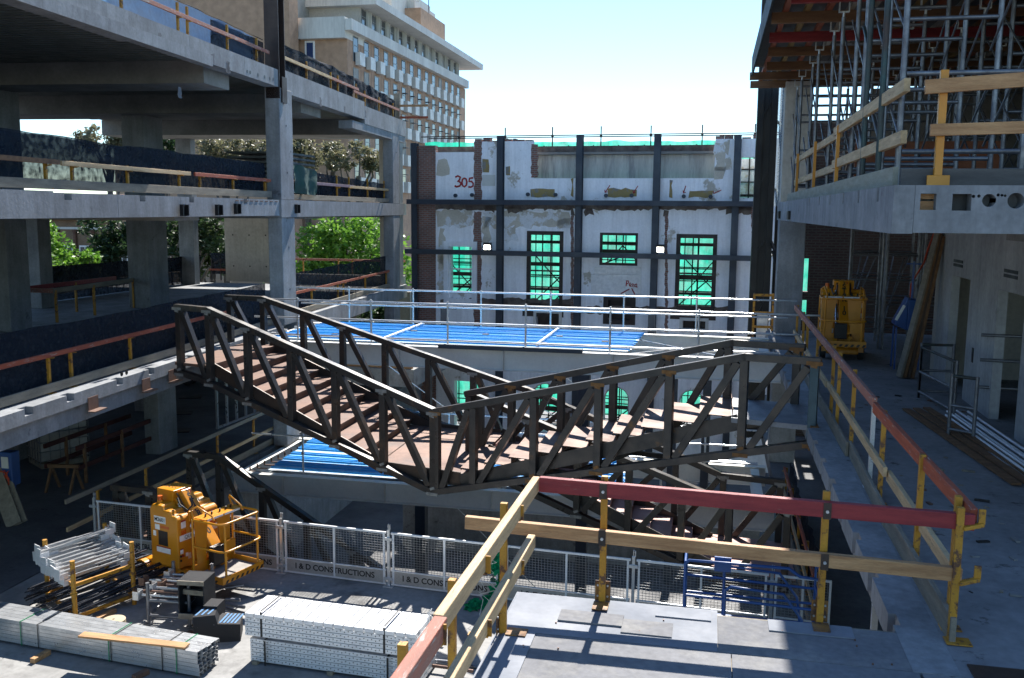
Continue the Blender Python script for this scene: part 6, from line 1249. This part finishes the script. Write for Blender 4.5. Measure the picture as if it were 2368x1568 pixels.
# ------------------------------------------------------------------ trees
def at(px, py, dep): return EYE+ray(px, py)*dep
def tree(name, label, px, py, dep, blobs, leaf, n, size, group=None, barkm=bark, limbs=5, zg=-7, seed=0, tr=.18):
    """blobs: crown lumps (dx, dz in photo pixels from px,py, radius m)"""
    rr = random.Random(seed); c = at(px, py, dep); sc_ = dep/2167.7; base = V((c.x, c.y, zg)); g = thing(name, label, 'tree', tuple(base), group)
    cs = [(c+R2*(dx*sc_)-V((0, 0, 1))*(dy*sc_)+V((rr.uniform(-.4, .4), rr.uniform(-1, 1), 0)), r) for dx, dy, r in blobs]
    mb = MB(); mid = V((c.x, c.y, min(q.z for q, r in cs)-.6)); pts = [base, base+(mid-base)*.5+V((rr.uniform(-.2, .2), rr.uniform(-.2, .2), 0)), mid]
    mb.path(pts, tr*1.2, 8, tr*.75); mb.build('trunk', barkm, g)
    for q, r in cs[:limbs+4]:
        k = rr.uniform(.6, 1.0); s_ = base+(mid-base)*k; m_ = (s_+q)*.5+V((rr.uniform(-.4, .4), rr.uniform(-.4, .4), rr.uniform(0, .4))); mb = MB(); mb.path([s_, m_, q], tr*.5, 6, tr*.12); mb.build('limb', barkm, g)
    mb = MB(); tot = sum(r**2 for q, r in cs)
    for q, r in cs:
        m_ = int(n*r*r/tot); subs = []
        for i in range(max(6, int(m_/22))):
            d = V((rr.gauss(0, 1), rr.gauss(0, 1), rr.gauss(0, 1))).normalized(); subs.append(q+d*r*(rr.random()**.45)*V((1, 1, 1)).x)
        for i in range(m_):
            s_ = rr.choice(subs); p = s_+V((rr.gauss(0, 1), rr.gauss(0, 1), rr.gauss(0, .8)))*r*.16
            a = V((rr.gauss(0, 1), rr.gauss(0, 1), rr.gauss(0, .7))).normalized(); b = a.cross(V((rr.gauss(0, 1), rr.gauss(0, 1), rr.gauss(0, 1)))).normalized(); L_ = size*rr.uniform(.6, 1.3)
            mb.add([p-a*L_, p+b*L_*.42, p+a*L_, p-b*L_*.42], [(0, 1, 2, 3)])
    mb.build('crown', leaf, g); return g
bl = lambda *a: list(a)
tree('leafy_tree', 'bright green leafy tree filling the gap right of the front column', 800, 600, 50, [(0, 0, 1.6), (-60, 10, 1.5), (60, 10, 1.5), (-95, 25, 1.3), (30, -55, 1.5), (-20, -50, 1.4), (80, -45, 1.4), (100, 30, 1.3), (-70, -35, 1.3), (20, 50, 1.5), (-60, 60, 1.3), (70, 60, 1.3), (115, -20, 1.2), (-110, 65, 1.2)], leaf_g, 9000, .17, seed=1)
tree('gum_tree', 'small round olive tree rightmost before the tan tower windows', 828, 368, 53, [(0, 0, .85), (-18, -8, .7), (22, 4, .7), (5, -18, .6), (30, 14, .6), (-25, 14, .6)], leaf_o, 2600, .12, 'olive gum trees below the tower', seed=2)
tree('gum_tree', 'narrow olive tree, middle one before the tan tower', 768, 362, 54, [(0, 0, .65), (-8, -16, .55), (10, 12, .55), (14, -12, .5)], leaf_o, 1600, .12, 'olive gum trees below the tower', seed=3)
tree('gum_tree', 'larger olive tree just right of the front column', 712, 358, 52, [(0, 0, .9), (-18, -16, .8), (18, -8, .7), (-30, 12, .7), (15, 18, .7), (-5, -28, .5)], leaf_o, 2600, .12, 'olive gum trees below the tower', seed=4)
tree('gum_tree', 'wide olive tree seen between the inner columns under the second slab', 525, 350, 52, [(0, 0, .9), (-45, 4, .9), (45, 4, .9), (80, 10, .8), (-80, 12, .8), (20, -12, .7), (-25, -12, .7), (60, -8, .6)], leaf_o, 4200, .12, 'olive gum trees below the tower', seed=5)
tree('gum_tree', 'pale olive tree against the sky left of the big inner column', 248, 318, 50, [(0, 0, .75), (-32, 4, .7), (30, 0, .7), (15, -22, .5), (-50, 14, .5), (45, -16, .5)], leaf_o, 3000, .12, 'olive gum trees below the tower', seed=6)
tree('dark_tree', 'dark green conifer beside the big inner column', 386, 335, 56, [(0, 0, .9), (-10, -18, .7), (12, -8, .7), (15, 18, .8), (-20, 10, .8)], leaf_d, 2200, .15, seed=7)
tree('leafy_tree', 'bright green tree at the left under the second floor slab', 112, 590, 40, [(0, 0, .8), (-10, -40, .7), (25, 20, .7), (-20, 30, .8), (40, 35, .6), (0, -65, .5), (-35, 0, .7)], leaf_g, 3600, .13, seed=8)
tree('leafy_tree', 'small bright green shrub tree before the brown brick house', 212, 602, 41, [(0, 0, .5), (-15, 12, .5), (15, 10, .45), (8, -12, .35), (-30, 18, .4)], leaf_g, 1500, .11, seed=9)
tree('dark_tree', 'dark bushy tree left of the big inner column with pale branch', 268, 560, 44, [(0, 0, 1.0), (-20, -35, .9), (20, -30, .9), (10, 30, .9), (-25, 30, .9), (30, 10, .8)], leaf_d, 3800, .14, barkm=barkp, seed=10)
tree('gum_tree', 'pale barked gum tree with bare branches between the inner columns', 430, 560, 44, [(-45, 0, .8), (-20, -40, .8), (30, -40, .7), (50, 0, .8), (70, 30, .7), (-50, 35, .6), (75, -30, .7), (0, 20, .5)], leaf_d, 3200, .14, barkm=barkp, seed=11, limbs=8, tr=.22)
tree('leafy_tree', 'mid green tree behind the pale gum branches by the wall panel', 490, 575, 47, [(0, 0, .9), (15, -35, .8), (-15, 25, .8), (20, 30, .7), (-30, -10, .6)], leafmat('leaf_mid', (.06, .10, .03), (.13, .17, .05)), 3000, .13, seed=12)
tree('dark_tree', 'dark shrub in shade below the first floor beam near the old wall', 870, 735, 41, [(0, 0, .6), (-35, 5, .55), (25, -5, .5), (-60, 14, .5), (40, 14, .4)], leaf_d, 2200, .10, seed=13, tr=.08)
# brown brick house far left
h0 = at(150, 560, 62); bh = thing('brick_house', 'brown brick house with tiled roof and pale window frames beyond the far left trees', 'house', (h0.x, h0.y, -7))
mb = MB(); mb.box(h0.x-8, h0.x+4, h0.y, h0.y+8, -7, h0.z+1.5); mb.build('wall', brickh, bh)
zt = h0.z+1.5; mb = MB(); mb.poly([(h0.x-8.6, h0.y-.6, zt), (h0.x+4.6, h0.y-.6, zt), (h0.x+3, h0.y+4, zt+1.6), (h0.x-7, h0.y+4, zt+1.6)], (0, 0, .12)); mb.build('roof', tilem, bh)
mb = MB(); mb.box(h0.x-8.1, h0.x+4.1, h0.y-.08, h0.y-.001, zt-.65, zt-.5); mb.build('string_course', fascia, bh)
for k in range(5):
    x = h0.x-1.6+1.35*k; mb = MB(); mb.box(x, x+.85, h0.y-.06, h0.y-.001, h0.z-2.0, h0.z-.2); w_ = mb.build('window', white, bh)
    mb = MB(); mb.box(x+.08, x+.39, h0.y-.07, h0.y-.061, h0.z-1.9, h0.z-.3); mb.box(x+.46, x+.77, h0.y-.07, h0.y-.061, h0.z-1.9, h0.z-.3); mb.build('pane', glassd, w_)
    mb = MB(); mb.tube((x-.25, h0.y-.1, h0.z-2.4), (x-.25, h0.y-.1, h0.z+.7), .12, 8); mb.cyl((x-.25, h0.y-.1, h0.z+.75), .17, .14, 8); mb.build('pilaster', tilem, bh)
# ------------------------------------------------------------------ shaded ground floor items in shade
tk = thing('liquid_tank', 'white plastic bulk tank in a wire cage in the shaded shaded ground floor', 'tank', (-16.6, 21.3, G0))
u = V((.70, 1.05, 0)).normalized(); v = V((-u.y, u.x, 0)); c = V((-16.9, 20.7, G0))
mb = MB(); mb.poly([c+V((0, 0, .16)), c+u*1.2+V((0, 0, .16)), c+u*1.2+v*1.+V((0, 0, .16)), c+v*1.+V((0, 0, .16))], (0, 0, .98)); mb.build('tank_body', tankw, tk, bevel=.05)
mb = MB(); w4 = [c-u*.02-v*.02, c+u*1.22-v*.02, c+u*1.22+v*1.02, c-u*.02+v*1.02, c-u*.02-v*.02]
for z in (.2, .45, .7, .95, 1.16): mb.path([p+V((0, 0, z)) for p in w4], .014, 5)
for a, b in zip(w4, w4[1:]):
    for t in (0, .2, .4, .6, .8): p = lerp(a, b, t); mb.tube(p+V((0, 0, .1)), p+V((0, 0, 1.16)), .011, 5)
mb.build('cage', tubeg, tk)
mb = MB(); mb.poly([c+V((0, 0, 0)), c+u*1.2, c+u*1.2+v, c+v], (0, 0, .14)); mb.build('pallet', woodg, tk)
for i, (px, py) in enumerate(((130, 985), (183, 978), (108, 965))):
    p = UZ(px, py, G0+1.15); p = [c+u*.3+v*.35, c+u*.85+v*.3, c+u*.2+v*.8][i]; q = V((p.x, p.y, G0+1.17)); g = thing('drum', ['teal lidded drum on the left of the caged tank', 'teal lidded drum on the right of the caged tank', 'teal lidded drum at the back of the caged tank'][i], 'drum', tuple(q), 'teal drums on the caged tank')
    mb = MB(); mb.cyl(q+V((0, 0, .2)), .2, .4, 18); mb.build('body', M('drum_grey', (.10, .11, .12), None, 3, .5) if i == 0 else bpy.data.materials['drum_grey'], g)
    mb = MB(); mb.cyl(q+V((0, 0, .425)), .215, .05, 18); mb.cyl(q+V((0, 0, .48)), .12, .06, 14); mb.build('lid', tealp, g)
bx = thing('timber_barricade', 'double barricade of dark red rails on orange posts in the shaded ground floor', 'barricade', (-15, 21, G0))
for yy in (0, -.9):
    for z in (.95, .45): mb = MB(); mb.bar((-15.0+yy, 19.6, G0+z), (-15.05+yy, 23.2, G0+z), .05, .11); mb.build('rail', redd, bx)
for (x, y) in ((-15, 19.9), (-15, 21.4), (-15.05, 22.8), (-15.9, 20.4), (-15.9, 22)): mb = MB(); mb.box(x-.03, x+.03, y-.03, y+.03, G0, G0+1); mb.build('post', woodf, bx)
sw = thing('switchboard', 'blue temporary power board with coiled red hose at the far left', 'power board', (-14.9, 17.2, G0))
mb = MB(); mb.box(-15.1, -14.7, 17.1, 17.35, G0+.75, G0+1.5); mb.build('cabinet', bluep, sw, bevel=.02)
mb = MB(); mb.box(-14.95, -14.78, 17.085, 17.099, G0+1.15, G0+1.4); mb.build('socket_panel', boxw, sw)
for x in (-15.05, -14.75): mb = MB(); mb.tube((x, 17.2, G0), (x, 17.2, G0+.75), .025, 6); mb.build('leg', bluep, sw)
mb = MB(); mb.path([(-15.0+.15*math.cos(t*1.1)+.1, 17.05, G0+.8+.32*math.sin(t*.9)) for t in range(26)], .012, 5); mb.build('hose', cordo, sw)
for i, (x0, y0, x1, y1) in enumerate(((20, 1250, 110, 1560), (0, 1290, 60, 1570))):
    a = UZ((15+x0)/2.091/1.7305, (1350+y0/2.091)/1.7305, G0+.9); b = UZ((x1+60)/2.091/1.7305, (1350+y1/2.091)/1.7305, G0+.03); a = V((b.x-.75, b.y+.35, G0+1.15)); mb = MB(); mb.bar(a, b, .32, .04, (0, -1, 1)); solo(mb, 'leaning_board', woodg, ['grey board leaning in the dark far left corner, right one', 'grey board leaning in the dark far left corner, left one'][i], 'board', tuple(b))
tr_ = thing('trestle', 'low timber trestle standing in the shade beside the caged tank', 'trestle', (-15.1, 19.2, G0))
mb = MB(); mb.bar((-15.45, 19.15, G0+.62), (-14.7, 19.25, G0+.62), .08, .08); mb.build('top_bar', woodf, tr_)
for x in (-15.4, -14.75): mb = MB(); mb.bar((x, 18.95, G0), (x, 19.2, G0+.6), .05, .05); mb.bar((x, 19.45, G0), (x, 19.2, G0+.6), .05, .05); mb.build('leg', woodf, tr_)
for i in range(3):
    c = V((-20.4+.75*i, 32.3+.1*i, G0+.42)); g = thing('cable_drum', ['left', 'middle', 'right'][i]+' cable drum of the row beneath the left first floor slab', 'cable drum', tuple(c), 'cable drums')
    for s_ in (-1, 1): mb = MB(); mb.cyl(c+V((0, .2*s_, 0)), .42, .04, 20, (0.3, 1, 0)); mb.build('flange', M('drum_dark', (.03, .035, .04), None, 3, .6) if i == 0 and s_ < 0 else bpy.data.materials['drum_dark'], g)
    mb = MB(); mb.cyl(c, .3, .36, 18, (0.3, 1, 0)); mb.build('cable', boxw, g)
sfm = thing('stud_frame', 'upright galvanised stud wall frame on the shaded ground floor behind the stair', 'frame', (-14.7, 27, G0))
for k in range(6): mb = MB(); mb.box(-14.85+.03*k, -14.79+.03*k, 25.9+.55*k, 25.98+.55*k, G0, G0+2.6); mb.build('stud', galv, sfm)
mb = MB(); mb.bar((-14.82, 25.9, G0+.04), (-14.65, 28.75, G0+.04), .08, .05); mb.bar((-14.82, 25.9, G0+2.58), (-14.65, 28.75, G0+2.58), .08, .05); mb.build('track', galv, sfm)
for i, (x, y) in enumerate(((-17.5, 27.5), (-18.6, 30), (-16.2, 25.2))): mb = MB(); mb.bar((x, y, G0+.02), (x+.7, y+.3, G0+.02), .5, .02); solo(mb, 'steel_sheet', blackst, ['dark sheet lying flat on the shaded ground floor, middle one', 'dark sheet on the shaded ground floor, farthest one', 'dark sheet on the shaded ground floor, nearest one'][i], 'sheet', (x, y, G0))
c = UZ(18, 765, 0); g = thing('power_board', 'blue sloped power board on legs at the left edge of the first floor', 'power board', tuple(c))
mb = MB(); mb.poly([c+V((-.3, 0, 1.0)), c+V((.25, 0, 1.35)), c+V((.25, 0, .55)), c+V((-.3, 0, .5))], (0, .4, 0)); mb.build('cabinet', bluep, g, bevel=.02)
mb = MB(); mb.box(c.x-.2, c.x+.15, c.y-.02, c.y-.001, .6, .8); mb.build('label', white, g)
for x in (-.25, .2): mb = MB(); mb.bar(c+V((x, .1, 0)), c+V((x*.8, .1, .52)), .04, .04); mb.build('leg', pinkt, g)
# ------------------------------------------------------------------ right first floor items
ps_ = thing('plank_bundle', 'tall bundle of brown planks leaning on the lift core wall', 'planks', (3.9, 20, 0))
for k in range(4): mb = MB(); mb.bar((3.80+.07*k, 20.0-.02*k, .02), (4.40+.02*k, 20.25-.03*k, 2.95-.03*k), .22, .045, (1, .2, -.3)); mb.build('plank', [woodg, woodf, M('plank_brown', (.12, .075, .05), None, 2, .7), woodf][k], ps_)
st3 = thing('power_board', 'blue temporary power board on a stand beside the leaning planks', 'power board', (4.15, 21.3, 0))
mb = MB(); mb.poly([(3.85, 21.1, 1.0), (4.1, 21.1, 1.55), (4.1, 21.1, .85), (3.85, 21.1, .95)], (0, .4, 0)); mb.box(4.1, 4.42, 21.1, 21.5, .85, 1.5); mb.build('cabinet', bluep, st3, bevel=.015)
mb = MB(); mb.bar((3.87, 21.09, 1.06), (4.02, 21.09, 1.38), .06, .005, (0, 1, 0)); mb.build('label', white, st3)
for x in (3.9, 4.38): mb = MB(); mb.tube((x, 21.1, 0), (x, 21.15, .9), .022, 6); mb.tube((x, 21.5, 0), (x, 21.45, .9), .022, 6); mb.build('leg', bluep, st3)
mb = MB(); mb.tube((4.2, 21.3, 1.5), (4.2, 21.3, 2.3), .025, 6); mb.bar((4.05, 21.3, 2.25), (4.35, 21.3, 2.25), .03, .03); mb.build('mast', bluep, st3)
P = [UX(*T23(x, y), 4.42) for x, y in ((1465, 145), (1420, 260), (1395, 350), (1340, 440), (1305, 500), (1298, 580), (1340, 650))]; mb = MB(); mb.path(P, .02, 6); solo(mb, 'hanging_hose', cordo, 'orange cord hanging from the ceiling beside the leaning planks', 'cord', tuple(P[-1]))
def tubeframe(label, pts, group=None):
    g = thing('tube_frame', label, 'frame', tuple(pts[0]), group)
    a, b = V(pts[0]), V(pts[1]); z = V((0, 0, pts[2]))
    for p in (a, b): mb = MB(); mb.tube(p, p+z, .028, 7); mb.build('upright', tubeg, g)
    for t in (.12, .5, .97): mb = MB(); mb.tube(a+z*t, b+z*t, .025, 7); mb.build('cross_bar', tubet if t > .9 else tubeg, g)
    return g
tubeframe('scaffold handrail frame standing before the far lift doorway', [(3.75, 17.9, 0), (4.3, 17.95, 0), 1.0]); tubeframe('second scaffold handrail frame with long side bars before the doorway', [(3.75, 17.9, 0), (3.95, 16.2, 0), .95])
tubeframe('near teal scaffold frame beside the grey pipe bundle', [(3.56, 14.82, 0), (3.85, 14.6, 0), .95])
for i, (z, y) in enumerate(((1.02, 16.3), (.62, 16.25), (.15, 16.4))): mb = MB(); mb.tube((4.3, y, z+.35), (5.4, y-.1, z+.35), .028, 7); solo(mb, 'steel_pipe', tubeg, ['upper pipe rail across the near lift doorway', 'middle pipe rail across the near lift doorway', 'lower pipe rail across the near lift doorway'][i], 'pipe', (4.3, y, z+.35), 'pipe rails across the near doorway')
rr = random.Random(41)
for i in range(10):
    a = V((3.75+.055*i, 16.2+rr.uniform(-.2, .2), .03+.035*(i % 3))); b = V((4.0+.05*i, 11.6+rr.uniform(-.4, .4), .03+.035*(i % 3))); mb = MB(); mb.tube(a, b, .022, 7); solo(mb, 'steel_pipe', galvw if i % 3 else tubeg, 'long pale pipe in the bundle lying along the lift core wall', 'pipe', tuple(a), 'pipes in the bundle on the right floor')
for i in range(3): mb = MB(); mb.bar((3.3+.16*i, 16.6, .03+.02*i), (3.75+.2*i, 12.2-.3*i, .03), .12, .03); solo(mb, 'timber_plank', woodf, ['left', 'middle', 'right'][i]+' brown plank lying beside the pale pipe bundle', 'plank', (3.3, 16.6, .03), 'brown planks beside the pipe bundle')
for i in range(70):
    x = rr.uniform(2.1, 4.3); y = rr.uniform(7.6, 18); s_ = rr.uniform(.012, .05); mb = MB(); a = rr.uniform(0, 3.1); d = V((math.cos(a), math.sin(a), 0)); mb.bar(V((x, y, s_*.25))-d*s_*rr.uniform(.6, 2.5), V((x, y, s_*.25))+d*s_, s_, s_*.4)
    solo(mb, 'rubble_scrap', rr.choice((woodg, black, rust, concd)), 'small scrap of rubble on the dusty propped floor', 'rubble', (x, y, 0), 'rubble scraps on the right floor')
mb = MB(); c = V((2.95, 8.0, 0)); mb.add([c+V((rr.uniform(-.13, .13), rr.uniform(-.1, .1), rr.uniform(0, .09))) for i in range(24)], [(i, (i+7) % 24, (i+13) % 24) for i in range(24)]); solo(mb, 'rag', black, 'crumpled black plastic rag on the near dusty floor', 'rag', tuple(c))
mb = MB(); mb.box(1.95, 2.5, 6.75, 7.1, .002, .012); solo(mb, 'steel_sheet', rust2, 'thin dark plate on the dusty floor beside the platform corner', 'sheet', (2.2, 6.9, 0))
for i in range(14):
    x = 2.6+.85*(i % 5)+.2*(i//5); y = 24.2+1.3*(i//5); 
    if i == 0:
        t0 = thing('ladder_scaffold', 'tube scaffold ladder in the dark beneath the propped second floor slab', 'scaffold', (x+.7, y, 0), 'ladder scaffolds in the dark first floor')
        for dx in (0, .75): mb = MB(); mb.tube((x+.7+dx, y, 0), (x+.7+dx, y, 3.1), .03, 7); mb.build('upright', tubeg, t0)
        for z in (.5, 1.1, 1.7, 2.3, 2.9): mb = MB(); mb.tube((x+.7, y, z), (x+1.45, y, z), .022, 6); mb.build('rung', tubeg, t0)
        mb = MB(); mb.tube((x+.7, y, .6), (x+1.45, y+1.0, 2.2), .016, 5); mb.build('brace', tubeg, t0)
    else: dup(t0, (x+.7, y, 0), .15*(i % 3))
